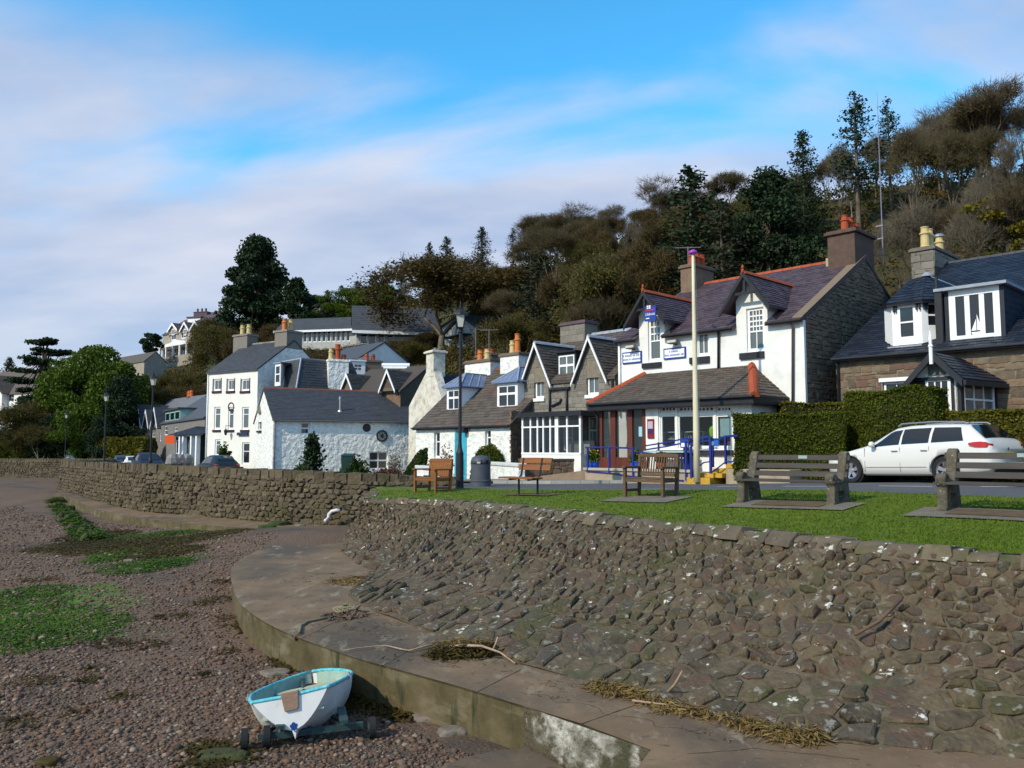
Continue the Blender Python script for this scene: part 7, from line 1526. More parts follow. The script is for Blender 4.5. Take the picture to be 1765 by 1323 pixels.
def conc_bench(name,label,loc,rz,L_=1.95):
 t=thing(name,label,'bench',loc,rz,local=True)
 end=[(-.34,0),(-.14,0),(-.15,.28),(.06,.28),(.10,0),(.36,0),(.36,.07),(.30,.09),(.22,.44),(.33,.86),(.31,.91),(.24,.93),(.17,.90),(.07,.52),(.02,.46),(-.14,.50),(-.22,.57),(-.31,.57),(-.37,.50),(-.36,.42),(-.30,.37),(-.32,.10),(-.36,.08)]
 for x in(0,L_-.14):
  poly=[(y,z)for y,z in end];profile(t,'concrete_end',CONCB,poly,x,x+.14,.02)
 for(y,z,ty)in((-.30,.43,0),(-.17,.435,0),(-.04,.435,0)):lbox(t,'seat_slat',DARKW,-.03,L_+.03,y-.048,y+.048,z-.018,z+.018)
 for(y,z)in((.105,.545),(.155,.68),(.215,.82)):
  mb=MB().box(-.04,L_+.04,-.018,.018,-.045,.045);mb.v=[(a,y+b+c*.30,z+c)for a,b,c in mb.v];mb.build('back_slat',DARKW,t,bevel=.006)
 lbox(t,'plaque',mat('pale_plaque',[(.30,.38,.34)],rough=.4),L_*.52,L_*.52+.16,.175,.19,.80,.855,.002)
 return t
def pad(label,c,rz,w_,d,m=None):
 z=min(lawn_z(c.x+dx,c.y+dy)for dx in(-.6,.6)for dy in(-.3,.3));V=MB();n=6;a=Matrix.Rotation(rz,3,'Z')
 g=[[(lambda p:Vector((p.x,p.y,lawn_z(p.x,p.y)+.02)))(Vector((c.x,c.y,0))+a@Vector((lerp(-w_/2,w_/2,i/n),lerp(-d/2,d/2,j/n),0)))for j in range(n+1)]for i in range(n+1)]
 for i in range(n):
  for j in range(n):V.quad(g[i][j],g[i+1][j],g[i+1][j+1],g[i][j+1])
 o=V.build('paving_slab',m or PAVE);structure(o);return o
def bench_on(px,py,rz,fn,*a):
 p=on_lawn(px,py);return p
PADM=mat('pad_concrete',[(.13,.11,.085),(.18,.155,.12)],scale=3,bump=.4)
DIRT=mat('worn_earth',[(.09,.055,.03),(.14,.09,.05)],scale=6,bump=.5)
pL,pR=on_lawn(1303,869),on_lawn(1432,871)
ang=math.atan2(pR.y-pL.y,pR.x-pL.x);cp=(pL+pR)/2
print('conc bench span',(pR-pL).length,'ang',math.degrees(ang),'Y',cp.y)
ang=math.radians(-6)
def place_bench(pl_px,name,label,rz,L_):
 p=on_lawn(*pl_px);p=p+Vector((-math.sin(rz),math.cos(rz),0))*.30;return conc_bench(name,label,(p.x,p.y,min(p.z,lawn_z(p.x+L_*math.cos(rz),p.y+L_*math.sin(rz)))-.02),rz,L_)
ang=math.radians(-46);pad('p',on_lawn(1365,871),ang,2.1,.9,PADM);pad('p',on_lawn(1365,870),ang,1.2,.55,DIRT).location.z+=.008
place_bench((1271,867),'concrete_bench','dark-slatted concrete bench with a pale plaque, left one of two',math.radians(-46),1.75)
pad('p',on_lawn(1722,888),ang,2.2,.95,PADM);pad('p',on_lawn(1722,887),ang,1.2,.55,DIRT).location.z+=.008
place_bench((1616,882),'concrete_bench','dark-slatted concrete bench cut by the right edge of the picture',math.radians(-46),1.75)
def arm_bench(name,label,loc,rz,W,m,slatback=False,sc=1.0):
 t=thing(name,label,'bench',loc,rz,local=True);D=.56
 for x in(0,W-.07):
  lbox(t,'leg',m,x,x+.07,-D/2,-D/2+.07,0,.64);
  mb=MB().box(x,x+.07,D/2-.07,D/2,0,.95);mb.v=[(a,b+max(0,c-.42)*.16,c)for a,b,c in mb.v];mb.build('leg',m,t,bevel=.006)
  lbox(t,'armrest',m,x-.01,x+.09,-D/2-.04,D/2+.02,.64,.68);lbox(t,'side_rail',m,x+.015,x+.055,-D/2+.07,D/2-.07,.12,.18)
  lbox(t,'apron',m,x+.01,x+.06,-D/2+.07,D/2-.07,.34,.41)
 lbox(t,'apron',m,.07,W-.07,-D/2+.01,-D/2+.05,.34,.41)
 for i in range(5):y=-D/2+.02+i*.105;lbox(t,'seat_slat',m,.0,W,y,y+.09,.415,.435)
 mb=MB().box(.05,W-.05,0,.035,.88,.96);mb.v=[(a,b+D/2+.02,c)for a,b,c in mb.v];mb.build('top_rail',m,t,bevel=.006)
 mb=MB().box(.05,W-.05,0,.03,.46,.52);mb.v=[(a,b+D/2-.05,c)for a,b,c in mb.v];mb.build('back_rail',m,t,bevel=.006)
 n=14 if slatback else 9
 for i in range(n):
  w_=(W-.14)/n;x=.07+w_*i;g=w_*(.28 if slatback else .04)
  mb=MB().box(x+g,x+w_-g,0,.018,.52,.88);mb.v=[(a,b+D/2-.04+(c-.52)*.18,c)for a,b,c in mb.v];mb.build('back_slat',m,t,bevel=.003)
 if sc!=1:t.scale=(sc,sc,sc)
 return t
p=on_lawn(712,848);p.x+=.2;p.y+=.2;arm_bench('timber_bench','solid orange timber armchair bench beside the black lamp post, left end of the lawn',(p.x,p.y,p.z-.01),math.radians(-46),1.0,TEAK,sc=.96)
p=on_lawn(897,853);q=on_lawn(938,853);t=thing('slatted_bench','orange slatted bench on thin dark steel legs, right of the litter bin','bench',(p.x,p.y,p.z-.02),math.radians(0),local=True)
rz=math.radians(-46);t.rotation_euler=(0,0,rz)
for i in range(3):
 y=-.40+i*.125;lbox(t,'seat_slat',TEAK,-.35,.78,y,y+.11,.42,.46)
for z in(.62,.78):mb=MB().box(-.12,.92,0,.04,0,.13);mb.v=[(a,b+.02+(z+c-.5)*.25,z+c)for a,b,c in mb.v];mb.build('back_slat',TEAK,t,bevel=.006)
for x in(.0,.62):
 mb=MB().tube([(x,-.05,0),(x,-.05,.42),(x,.03,.5),(x,.12,.9)],.025,6).tube([(x,-.38,.40),(x,.0,.42)],.02,6);mb.build('leg',PAINTK,t)
pad('p',(p+q)/2,rz,1.5,.5,DIRT).location.z+=.004
p=on_lawn(1073,858);pad('p',on_lawn(1112,861),math.radians(-46),1.6,.9,PADM);p.x+=.2;p.y+=.2
arm_bench('garden_bench','dark brown armchair bench with thin upright back slats, in front of the ramp',(p.x,p.y,lawn_z(p.x,p.y)-.0),math.radians(-46),1.08,BROWNW,True,.93)
p=PZ(828,842,-.27);t=thing('litter_bin','dark grey cylindrical litter bin with domed top, beside the slatted bench','litter bin',tuple(p+Vector((0,.25,-.02))),local=True)
BING=mat('bin_plastic',[(.055,.062,.075),(.075,.082,.095)],rough=.5,bump=.05)
MB().lathe((0,0,0),[(.33,0),(.33,.02),(.32,.22),(.335,.24),(.335,.27),(.315,.29),(.305,.78)],24).build('body',BING,t,smooth=False)
MB().lathe((0,0,.78),[(.30,0),(.315,.0),(.315,.10),(.28,.19),(.18,.25),(.02,.27)],24).build('domed_top',BING,t,smooth=True)
mb=MB()
for k in range(24):
 a=2*math.pi*k/24;
mb.slab([(.02,-.317,.80),(.24,-.24,.80),(.24,-.24,.90),(.02,-.317,.90)],(.0,.02,0));mb.build('opening',mat('black_hole',[(.004,.004,.004)],bump=0),t)
mb=MB().slab([(-.11,-.318,.80),(.0,-.325,.80),(.0,-.325,.85),(-.11,-.318,.85)],(0,.012,0));mb.build('notice',mat('bin_sticker',[(.55,.45,.42)],bump=0),t)
def lamp(name,label,px,pyt,Y,zb,r=.055):
 x=(px-CX)/1400*Y;t=thing(name,label,'street lamp',(x,Y,zb),local=True);H=PY(px,pyt,Y).z-zb
 MB().lathe((0,0,0),[(r*2.6,0),(r*2.6,.1),(r*2.1,.14),(r*2.0,1.1),(r*1.5,1.18),(r*1.2,1.25),(r*.95,1.4),(r*.75,H-.95),(r*1.3,H-.93),(r*1.3,H-.9),(r*.7,H-.86),(r*1.5,H-.78)],12).build('post',PAINTK,t,smooth=False)
 z=H-.78;mb=MB()
 g=MB();g.lathe((0,0,z),[(.11,0),(.185,.36)],4);g.v=[tuple(Matrix.Rotation(math.radians(45),3,'Z')@Vector(v))for v in g.v];g.build('lantern_glass',mat('lamp_glass',[(.50,.48,.42)],rough=.15,bump=0),t)
 for k in range(4):
  a=math.radians(45+90*k)+math.radians(45);a=math.pi/2*k+math.radians(45)
  mb.tube([(.115*math.cos(a),.115*math.sin(a),z),(.19*math.cos(a),.19*math.sin(a),z+.36)],.012,4)
 mb.lathe((0,0,z+.36),[(.23,0),(.22,.03),(.10,.16),(.06,.18),(.07,.22),(.02,.25),(.02,.34),(.005,.4)],8);mb.lathe((0,0,z-.03),[(.06,0),(.12,.03)],8);mb.build('lantern_frame',PAINTK,t);return t
p=PZ(793,846,-.24);lamp('street_lamp','tall black lantern lamp post behind the armchair bench',793,518,p.y,-.26,.052)
lamp('street_lamp','second lantern lamp post, by the parked cars below the terraces',262,638,42,-.7);lamp('street_lamp','third lantern lamp post, against the dark green trees',182,671,54,-.85);lamp('street_lamp','farthest lantern lamp post, above the far hedge',115,707,82,-1.3)
px0=1199.5;_q=S.shift(0,-SE-1.55);_q=_q.at(_q.uz(px0,800)[0],-.3,0);Yp=_q.y;zf=A(_q.x,_q.y)+.1;x=(px0-CX)/1400*Yp;H=PY(1190,436,Yp).z-zf
t=thing('flagpole','tall cream flagpole with a purple cap standing beside the yellow steps','flagpole',(x,Yp,zf),local=True)
MB().lathe((0,0,0),[(.10,0),(.095,1.5),(.08,H*.45),(.056,H*.8),(.042,H-.02)],14).build('pole',CREAMPOLE,t,smooth=True)
MB().lathe((0,0,H-.03),[(.11,0),(.14,.03),(.13,.09),(.06,.13),(.01,.15)],12).build('cap',mat('purple_cap_paint',[(.32,.05,.42)],rough=.4,bump=0),t,smooth=True)  # purple fringe of the highlight put into the cap colour
MB().tube([(.1,0,1.0),(.13,.02,H*.5),(.06,0,H-.1)],.007,4).build('halyard',mat('halyard_rope',[(.4,.38,.34)]),t)
MB().box(.10,.16,-.015,.015,1.0,1.14).build('cleat',METALG,t)
DV=-SE-1.55;DK=S.shift(0,DV);dz=DK.uz(1050,811)[1];du0=DK.uz(1008,820)[0];du1=DK.uz(1190,800)[0]
t=thing('access_ramp','buff rendered access ramp and platform in front of the shop','ramp',tuple(DK.at((du0+du1)/2,0,-.6)))
MB().fbox(DK,du0,du1,0,1.5,-.7,dz).build('platform',SANDST,t,bevel=.02)
MB().fbox(DK,du0-.05,du1+.05,-.06,.12,dz,dz+.09).build('coping',mat('pale_coping',[(.32,.28,.22),(.42,.37,.29)],scale=3),t,bevel=.01)
a_,b_,c_,d_=DK.at(du0,0.1,dz),DK.at(du0,1.5,dz),DK.at(du0-4.2,1.7,-.28),DK.at(du0-4.2,-.9,-.33)
MB().add([a_,b_,c_,d_,a_-Vector((0,0,.8)),b_-Vector((0,0,.8)),c_-Vector((0,0,.3)),d_-Vector((0,0,.3))],[(0,1,2,3),(0,3,7,4),(1,5,6,2),(3,2,6,7)]).build('sloping_drive',mat('brown_drive',[(.20,.135,.09),(.27,.19,.13)],scale=2,bump=.4),t)
u_s0,u_s1=DK.uz(1187,815)[0],DK.uz(1227,815)[0];t=thing('entrance_steps','worn yellow-painted steps rising right towards the shop, behind the flagpole foot','steps',tuple(DK.at(u_s0,0,-.15)))
zg_=A(*DK.at(u_s0,0,0).xy)+.1
for k in range(4):
 MB().fbox(DK,u_s0+.34*k,u_s1+.30*k+(.2 if k==3 else 0),-.12+.2*k,1.5,zg_-.2 if k==0 else zg_+.14*k+.001,zg_+.14*(k+1)).build('step',YELL,t,bevel=.012)
MB().fbox(DK,u_s1+.32,u_s1+2.4,.25,1.5,zg_-.3,zg_+.42).build('side_wall',SANDST,t,bevel=.02)
def rail_path(fr,pts,v=0):return[fr.at(*(lambda a:(a[0],v,a[1]))(fr.uz(x,y,v)))for x,y in pts]
t=thing('ramp_railing','dark blue tubular railing along the front of the ramp platform','railing',tuple(DK.at(du0,-.02,dz)))
tops=[(1010,772),(1050,772),(1091,772),(1130,781),(1178,792)];low=[(1010,776),(1050,776),(1091,777),(1130,787),(1178,797)]
MB().tube(rail_path(DK,[(1009,771),(1050,771),(1092,772)],-.02),.03,6).build('top_rail',BLUE,t)
MB().tube(rail_path(DK,[(1092,778),(1130,782),(1178,792)],-.02),.025,6).build('mid_rail',BLUE,t)
MB().tube(rail_path(DK,[(1010,812),(1050,815),(1092,821),(1178,828)],-.03),.022,6).build('bottom_rail',BLUE,t)
for x,y0,y1 in((1013,771,813),(1050,771,815),(1091,771,821),(1182,760,828)):
 u,za=DK.uz(x,y0,-.03);zb_=DK.uz(x,y1,-.03)[1];MB().fbox(DK,u-.03,u+.03,-.06,0,zb_,za).build('post',BLUE,t)
u,za=DK.uz(1103,776,.3);
t=thing('ramp_railing','dark blue double handrail rising behind the flagpole to the shop steps','railing',tuple(DK.at(1,1.2,dz)))
for dy in(0,7):MB().tube(rail_path(DK,[(1112,768+dy),(1150,762+dy),(1178,756+dy),(1196,756+dy),(1222,752+dy)],1.1),.025,6).build('top_rail',BLUE,t)
for x in(1135,1179,1186):u,za=DK.uz(x,762,1.1);MB().fbox(DK,u-.025,u+.025,1.08,1.13,dz,za).build('post',BLUE,t)
t=thing('step_handrail','left dark blue handrail of the yellow steps, passing behind the flagpole','handrail',tuple(DK.at(u_s0,-.05,zg_)))
MB().tube(rail_path(DK,[(1190,771),(1197,764),(1210,756),(1223,752)],-.1),.035,6).build('top_rail',BLUE,t)
MB().tube(rail_path(DK,[(1192,815),(1205,803),(1213,797),(1225,795)],-.1),.022,6).build('lower_rail',BLUE,t)
for x,y0,y1 in((1191,770,824),(1224,752,816)):u,za=DK.uz(x,y0,-.1);zb_=DK.uz(x,y1,-.1)[1];MB().fbox(DK,u-.035,u+.035,-.13,-.07,zb_,za).build('post',BLUE,t)
t=thing('step_handrail','right dark blue handrail of the yellow steps, ending in the hedge','handrail',tuple(DK.at(u_s1,-.05,zg_)))
MB().tube(rail_path(DK,[(1229,757),(1240,757),(1249,752),(1262,751),(1272,751)],.1),.035,6).build('top_rail',BLUE,t)
MB().tube(rail_path(DK,[(1226,814),(1240,804),(1250,796),(1268,795)],.1),.022,6).build('lower_rail',BLUE,t)
for x,y0,y1 in((1228,757,805),(1250,752,800)):u,za=DK.uz(x,y0,.1);zb_=DK.uz(x,y1,.1)[1];MB().fbox(DK,u-.03,u+.03,.07,.13,zb_,za).build('post',BLUE,t)
def planter(name,label,px,py,fr,v,r,mpot,mleaf,cols,seed,cat='plant pot'):
 u,z=fr.uz(px,py,v);z=max(z,dz);t=thing(name,label,cat,tuple(fr.at(u,v,z)),local=True)
 MB().lathe((0,0,0),[(r*.6,0),(r*.95,r*.5),(r,r*1.1),(r*.85,r*1.5),(r*.9,r*1.6)],16).build('pot',mpot,t,smooth=True)
 rs=np.random.RandomState(seed);d=rs.normal(size=(500,3));d/=np.linalg.norm(d,axis=1)[:,None];d[:,2]=np.abs(d[:,2]);P=d*rs.uniform(.3,1,500)[:,None]*np.array([r*1.3,r*1.3,r*2.2])+np.array([0,0,r*1.5])
 V,Fc=cards(P,.07,rs);npobj('leaves',V,Fc,mleaf,t);V,Fc=cards(P[P[:,2]>r*2.4][:60]+.02,.06,rs);npobj('blooms',V,Fc,mat('blooms_'+cols[0],[cols[1]],bump=0),t)
BLUEPOT=mat('blue_glazed_pot',[(.01,.06,.35),(.015,.09,.48)],rough=.25,bump=0)
planter('plant_pot','bright blue glazed pot of spring flowers at the left end of the ramp platform',1023,812,DK,.35,.2,BLUEPOT,LEAF_G,('yellow',(.7,.5,.03)),81)
planter('plant_pot','blue glazed pot with yellow flowers behind the dark garden bench',1097,812,DK,.5,.2,BLUEPOT,LEAF_G,('gold',(.8,.6,.02)),82)
planter('plant_pot','terracotta pot of red flowers on the platform near the double handrail',1141,808,DK,.5,.16,TERRA,LEAF_D,('red',(.5,.03,.05)),83)
u,z=DK.uz(1115,800,.6);t=thing('display_table','pale green covered table standing on the platform in front of the poster','table',tuple(DK.at(u,.8,dz)))
MB().fbox(DK,u-.1,u+1.5,.55,1.15,dz+.62,dz+.68).build('table_top',mat('pale_green_cloth',[(.30,.45,.42)]),t);
for a,b in((0,.6),(1.35,.6),(0,1.1),(1.35,1.1)):MB().fbox(DK,u+a,u+a+.05,b,b+.05,dz,dz+.62).build('leg',PAINTK,t)
u,z=DK.uz(1180,757,1.0);t=thing('information_sign','small blue and white sign fixed to the handrail below the shop window','sign',tuple(DK.at(u,1.0,dz)))
MB().fbox(DK,u-.16,u+.16,.99,1.02,z-.28,z).build('board',SIGNB,t);MB().fbox(DK,u-.12,u+.12,.975,.985,z-.24,z-.12).build('face',SIGNW,t)
u,z=DK.uz(1232,760,.05);t=thing('information_sign','small bright blue sign between the two step handrails','sign',tuple(DK.at(u,.05,z-.3)))
MB().fbox(DK,u-.16,u+.12,.06,.085,z-.16,z+.04).build('board',mat('bright_blue_sign',[(.02,.12,.5)],bump=0),t);MB().fbox(DK,u-.1,u-.02,.05,.055,z-.12,z).build('face',SIGNW,t)
t=thing('garden_ornament','yellow flower tub at the corner of the grey stone house','plant pot',tuple(G.at(GW-.8,-1.2,-.1)),local=True)
MB().lathe((0,0,0),[(.15,0),(.2,.25),(.21,.32)],12).build('tub',TERRA_D,t);rs=np.random.RandomState(4);P=rs.normal(size=(220,3))*.12+np.array([0,0,.48]);npobj('blooms',*cards(P,.09,rs),mat('blooms_yellow',[]),t)
p=PY(600,812,43);t=thing('wheelie_bin','dark green wheelie bin against the long white cottage wall','bin',(p.x,p.y,A(p.x,p.y)),local=True);GB=mat('green_bin_plastic',[(.012,.04,.035)],rough=.5,bump=0)
MB().hexa([(-.27,-.3,0),(.27,-.3,0),(.27,.25,0),(-.27,.25,0),(-.32,-.38,1.15),(.32,-.38,1.15),(.32,.35,1.15),(-.32,.35,1.15)]).build('body',GB,t,bevel=.03);MB().hexa([(-.34,-.42,1.15),(.34,-.42,1.15),(.34,.38,1.17),(-.34,.38,1.17),(-.32,-.40,1.19),(.32,-.4,1.19),(.32,.36,1.28),(-.32,.36,1.28)]).build('lid',GB,t,bevel=.02)
for sx in(-.25,.25):MB().tube([(sx-.04,.3,.1),(sx+.04,.3,.1)],.1,12).build('wheel',PAINTK,t)
p=PY(527,812,52);
p=PY(122,790,85);t=thing('white_gate_wall','short white wall with curved top beyond the far end of the sea wall','wall',(p.x,p.y,-1.2),local=True)
MB().slab([(-.7,0,0),(1.1,0,0),(.9,0,.7),(.5,0,1.6),(.1,0,2.05),(-.7,0,2.15)],(0,.4,0)).build('wall',WHITEWALL,t)
p=PY(118,790,70)
pp_=[PY(x,y,25.4)for x,y in((566,893),(567,886),(572,881),(580,879),(586,880))];tag(MB().tube([PY(561,897,25.0)]+pp_,.055,8).build('drain_pipe',mat('white_plastic_pipe',[(.6,.58,.56)],rough=.4),smooth=True),'white bent drain pipe sticking out of the foot of the sea wall','pipe')
CARW=mat('white_car_paint',[(.66,.645,.60)],rough=.22,bump=0,coat=1,spec=.5);TYRE=mat('tyre_rubber',[(.012,.012,.013),(.02,.02,.02)],rough=.85,bump=.1);ALLOY=mat('alloy_wheel',[(.45,.44,.48),(.55,.54,.58)],rough=.3,metal=.8,bump=0)
CGLASS=glassmat('car_glass',1.0,(.006,.010,.013));TRIMK=mat('black_plastic',[(.012,.012,.013)],rough=.6,bump=0);REDL=mat('red_tail_lens',[(.45,.01,.015)],rough=.15,bump=0,coat=1)
def body_rows(st,n):
 """st: stations (x, zb, zs, zbelt, zroof, hw, hwt); returns rings"""
 xs_=[q[0]for q in st];out_=[]
 for i in range(n+1):
  x=lerp(xs_[0],xs_[-1],i/n);v=[interp(x,xs_,[q[k]for q in st])for k in range(1,7)];out_.append((x,*v))
 return out_
def ring_pts(q):
 x,zb,zs,zt,zr,hw,ht=q
 half=[(.0,zb),(hw*.80,zb),(hw*.96,zb+.06),(hw*.995,zs),(hw,lerp(zs,zt,.45)),(hw*.985,lerp(zs,zt,.8)),(hw*.955,zt),(lerp(hw*.955,ht,.5)+.015,lerp(zt,zr,.5)),(ht,zr-.05*min(1,(zr-zt)*4)),(ht*.86,zr-.01),(ht*.45,zr+.006),(0,zr+.012)]
 return[(x,y,z)for y,z in half]+[(x,-y,z)for y,z in reversed(half[1:-1])]
def car(name,label,loc,rz,st,wheels,wr,paint,glass_side,wind,rear,sc=(1,1,1),seg=56,detail=True,cat='car',group=None):
 t=thing(name,label,cat,loc,rz,local=True,group=group);rows=body_rows(st,seg);V=[];m=None
 for q in rows:pts_=ring_pts(q);m=len(pts_);V+=pts_
 Fc=[(i*m+j,i*m+(j+1)%m,(i+1)*m+(j+1)%m,(i+1)*m+j)for i in range(seg)for j in range(m)]
 mb=MB();mb.add(V,Fc+[tuple(range(m-1,-1,-1)),tuple(seg*m+k for k in range(m))]);b=mb.build('body',paint,t,smooth=True)
 if detail:
  W=max(q[5]for q in rows)
  for wx in wheels:
   c=MB().tube([(wx,-W-.1,wr),(wx,W+.1,wr)],wr*1.16,28).build('cutter',paint,t);md=b.modifiers.new('arch','BOOLEAN');md.operation='DIFFERENCE';md.object=c;md.solver='EXACT'
   dg=bpy.context.evaluated_depsgraph_get();me=bpy.data.meshes.new_from_object(b.evaluated_get(dg));b.modifiers.clear();b.data=me;bpy.data.objects.remove(c)
  for wx in wheels:
   MB().tube([(wx,-W+.08,wr),(wx,W-.08,wr)],wr*1.14,20).build('wheel_well',TRIMK,t)
 hw=st[len(st)//2][5]
 def side_pt(x,f,sgn,o=.006):
  v=[interp(x,[q[0]for q in st],[q[k]for q in st])for k in range(1,7)];zb,zs,zt,zr,h_,ht=v;y0=h_*.955;y1=ht
  if f<.5:y=lerp(y0,lerp(y0,ht,.5)+.015,f/.5);z=lerp(zt,lerp(zt,zr,.5),f/.5)
  else:y=lerp(lerp(y0,ht,.5)+.015,ht,(f-.5)/.5);z=lerp(lerp(zt,zr,.5),zr-.05,(f-.5)/.5)
  return(x,sgn*(y+o),z)
 for sgn in(-1,1):
  for(x0b,x1b,x0t,x1t)in glass_side:
   g=MB();nn=8;grid=[[side_pt(lerp(lerp(x0b,x1b,i/nn),lerp(x0t,x1t,i/nn),f),.06+f*.84,sgn)for f in(0,.5,1)]for i in range(nn+1)]
   o=[p_ for c_ in grid for p_ in c_];g.add(o,[(i*3+j,i*3+3+j,i*3+4+j,i*3+1+j)for i in range(nn)for j in range(2)]);g.build('side_window',CGLASS,t,smooth=True)
 for nm,(xa,xb)in(('windscreen',wind),('rear_window',rear)):
  g=MB();pts_=[];n_=6
  for i in range(n_+1):
   x=lerp(xa,xb,i/n_);v=[interp(x,[q[0]for q in st],[q[k]for q in st])for k in range(1,7)];zr,ht=v[3],v[5];zc_=zr
   for f in(-1,-.5,0,.5,1):y=ht*(.84 if nm=='windscreen' else .97)*f;pts_.append((x+(-.004 if nm=='windscreen' else .004),y,zc_+.012-.012*abs(f)+.012))
  g.add(pts_,[(i*5+j,i*5+5+j,i*5+6+j,i*5+1+j)for i in range(n_)for j in range(4)]);g.build(nm,CGLASS,t,smooth=True)
 for wx in wheels:
  for sgn in(-1,1):
   y=sgn*(hw-.02);w_=MB();o=y-sgn*.2;prof=[(wr*.60,0),(wr*.93,0),(wr,.03),(wr,.17),(wr*.93,.2),(wr*.60,.2)]
   vs=[];n_=28
   for r_,d_ in prof:vs+=[(wx+r_*math.cos(2*math.pi*k/n_),o+sgn*d_,wr+r_*math.sin(2*math.pi*k/n_))for k in range(n_)]
   w_.add(vs,[(i*n_+k,i*n_+(k+1)%n_,(i+1)%6*n_+(k+1)%n_,(i+1)%6*n_+k)for i in range(6)for k in range(n_)])
   wh=w_.build('wheel',TYRE,t,smooth=False)
   r_=MB();yy=o+sgn*.17
   for ra,rb,d0,d1 in((wr*.63,wr*.56,.2,.185),):
    vs=[(wx+rr_*math.cos(2*math.pi*k/n_),o+sgn*dd_,wr+rr_*math.sin(2*math.pi*k/n_))for rr_,dd_ in((wr*.66,.203),(wr*.57,.19),(wr*.57,.10))for k in range(n_)]
    r_.add(vs,[(i*n_+k,i*n_+(k+1)%n_,(i+1)*n_+(k+1)%n_,(i+1)*n_+k)for i in range(2)for k in range(n_)])
   for k in range(5):
    a=2*math.pi*k/5+.3;ca,sa=math.cos(a),math.sin(a);tx,tz=-sa,ca
    P_=lambda rad,wd,d_:(wx+ca*rad+tx*wd,o+sgn*d_,wr+sa*rad+tz*wd)
    r_.add([P_(.03,-.035,.18),P_(.03,.035,.18),P_(wr*.6,.052,.19),P_(wr*.6,-.052,.19),P_(.03,-.035,.13),P_(.03,.035,.13),P_(wr*.6,.052,.14),P_(wr*.6,-.052,.14)],[(0,1,2,3),(0,3,7,4),(1,5,6,2),(4,7,6,5)])
   r_.tube([(wx,o+sgn*.12,wr),(wx,o+sgn*.195,wr)],wr*.16,12);r_.build('rim',ALLOY,wh)
   MB().tube([(wx,o+sgn*.05,wr),(wx,o+sgn*.09,wr)],wr*.56,20).build('brake_disc',TRIMK,wh)
 t.scale=sc;return t
EST=[(0,.30,.42,.56,.60,.62,.40),(.06,.24,.42,.62,.66,.72,.52),(.3,.20,.42,.70,.745,.82,.62),(.75,.19,.42,.78,.84,.87,.68),(1.15,.19,.42,.85,.93,.885,.70),(1.35,.19,.42,.88,.99,.888,.68),(1.75,.19,.42,.905,1.22,.89,.62),(2.1,.19,.42,.92,1.385,.89,.60),(2.5,.19,.42,.935,1.43,.89,.60),(3.2,.19,.42,.955,1.435,.89,.59),(3.8,.20,.42,.975,1.415,.885,.58),(4.04,.22,.42,.985,1.38,.875,.60),(4.46,.27,.46,.98,1.04,.845,.75),(4.57,.30,.50,.93,.96,.81,.68),(4.60,.36,.52,.80,.84,.77,.60)]
SC_=.965;ca=math.radians(-58);cu=Vector((math.cos(ca),math.sin(ca),0));cvv=Vector((-math.sin(ca),math.cos(ca),0))
rc=Vector(((1704-CX)/1400*18.5,18.5,0));cen=rc+cvv*.86*SC_;nose=cen-cu*4.6*SC_
zf_,zr__=A(*(nose+cu).xy)+.03,A(*(nose+cu*3.4).xy)+.03
est=car('parked_car','white estate car with roof rails parked at the hedge behind the benches',(nose.x,nose.y,zf_-.01-(zr__-zf_)/2.4),ca,EST,(.88,3.50),.325,CARW,[(1.50,2.30,1.98,2.33),(2.37,3.10,2.37,3.10),(3.17,3.98,3.17,3.84)],(1.42,2.04),(4.06,4.44),sc=(SC_,SC_,SC_*1.05))
est.rotation_euler=(0,-math.atan2(zr__-zf_,2.6*SC_),ca)
for sgn in(-1,1):
 MB().tube([(2.15,sgn*.56,1.42),(2.25,sgn*.565,1.475),(3.1,sgn*.56,1.49),(3.85,sgn*.54,1.455),(3.95,sgn*.53,1.41)],.018,6).build('roof_rail',METALG,est)
 m=MB().lathe((0,0,0),[(.02,-.07),(.10,-.05),(.11,.03),(.05,.08)],12,(.7,1.0));m.v=[(1.62+v[0],sgn*(.98+v[1]*.9),.97+v[2])for v in m.v];m.build('door_mirror',CARW,est,smooth=True)
 MB().box(1.58,1.66,min(sgn*.84,sgn*.92),max(sgn*.84,sgn*.92),.93,.96).build('mirror_arm',TRIMK,est)
 g=MB();q=[]
 for x,y,z0,z1 in((4.12,.886,.90,.95),(4.25,.875,.86,.97),(4.40,.858,.85,.975),(4.50,.83,.84,.965),(4.55,.74,.83,.93),(4.57,.62,.85,.92)):
  q+=[(x+.012,sgn*(y+.012),z0),(x+.012,sgn*(y+.012),z1)]
 g.add(q,[(2*i,2*i+2,2*i+3,2*i+1)for i in range(5)]);g.build('tail_lamp',REDL,est)
 g=MB()
 for x in(2.34,3.13):
  pass
 for x0,x1,lean in((1.32,1.335,0),(2.335,2.348,0),(3.12,3.133,0)):g.add([(x0,sgn*.893,.30),(x1,sgn*.893,.30),(x1,sgn*.878,.90),(x0,sgn*.878,.90)],[(0,1,2,3)])
 g.add([(1.35,sgn*.896,.40),(3.05,sgn*.896,.40),(3.05,sgn*.896,.412),(1.35,sgn*.896,.412)],[(0,1,2,3)]);g.build('door_seam',mat('seam_grey',[(.22,.21,.2)],bump=0),est)
 for x in(2.12,2.92):MB().box(x,x+.17,min(sgn*.885,sgn*.915),max(sgn*.885,sgn*.915),.79,.815).build('door_handle',METALG,est,bevel=.006)
 MB().box(.08,.40,min(sgn*.60,sgn*.74),max(sgn*.60,sgn*.74),.57,.66).build('headlamp',mat('headlamp_lens',[(.5,.5,.5)],rough=.1,bump=0),est,bevel=.03)
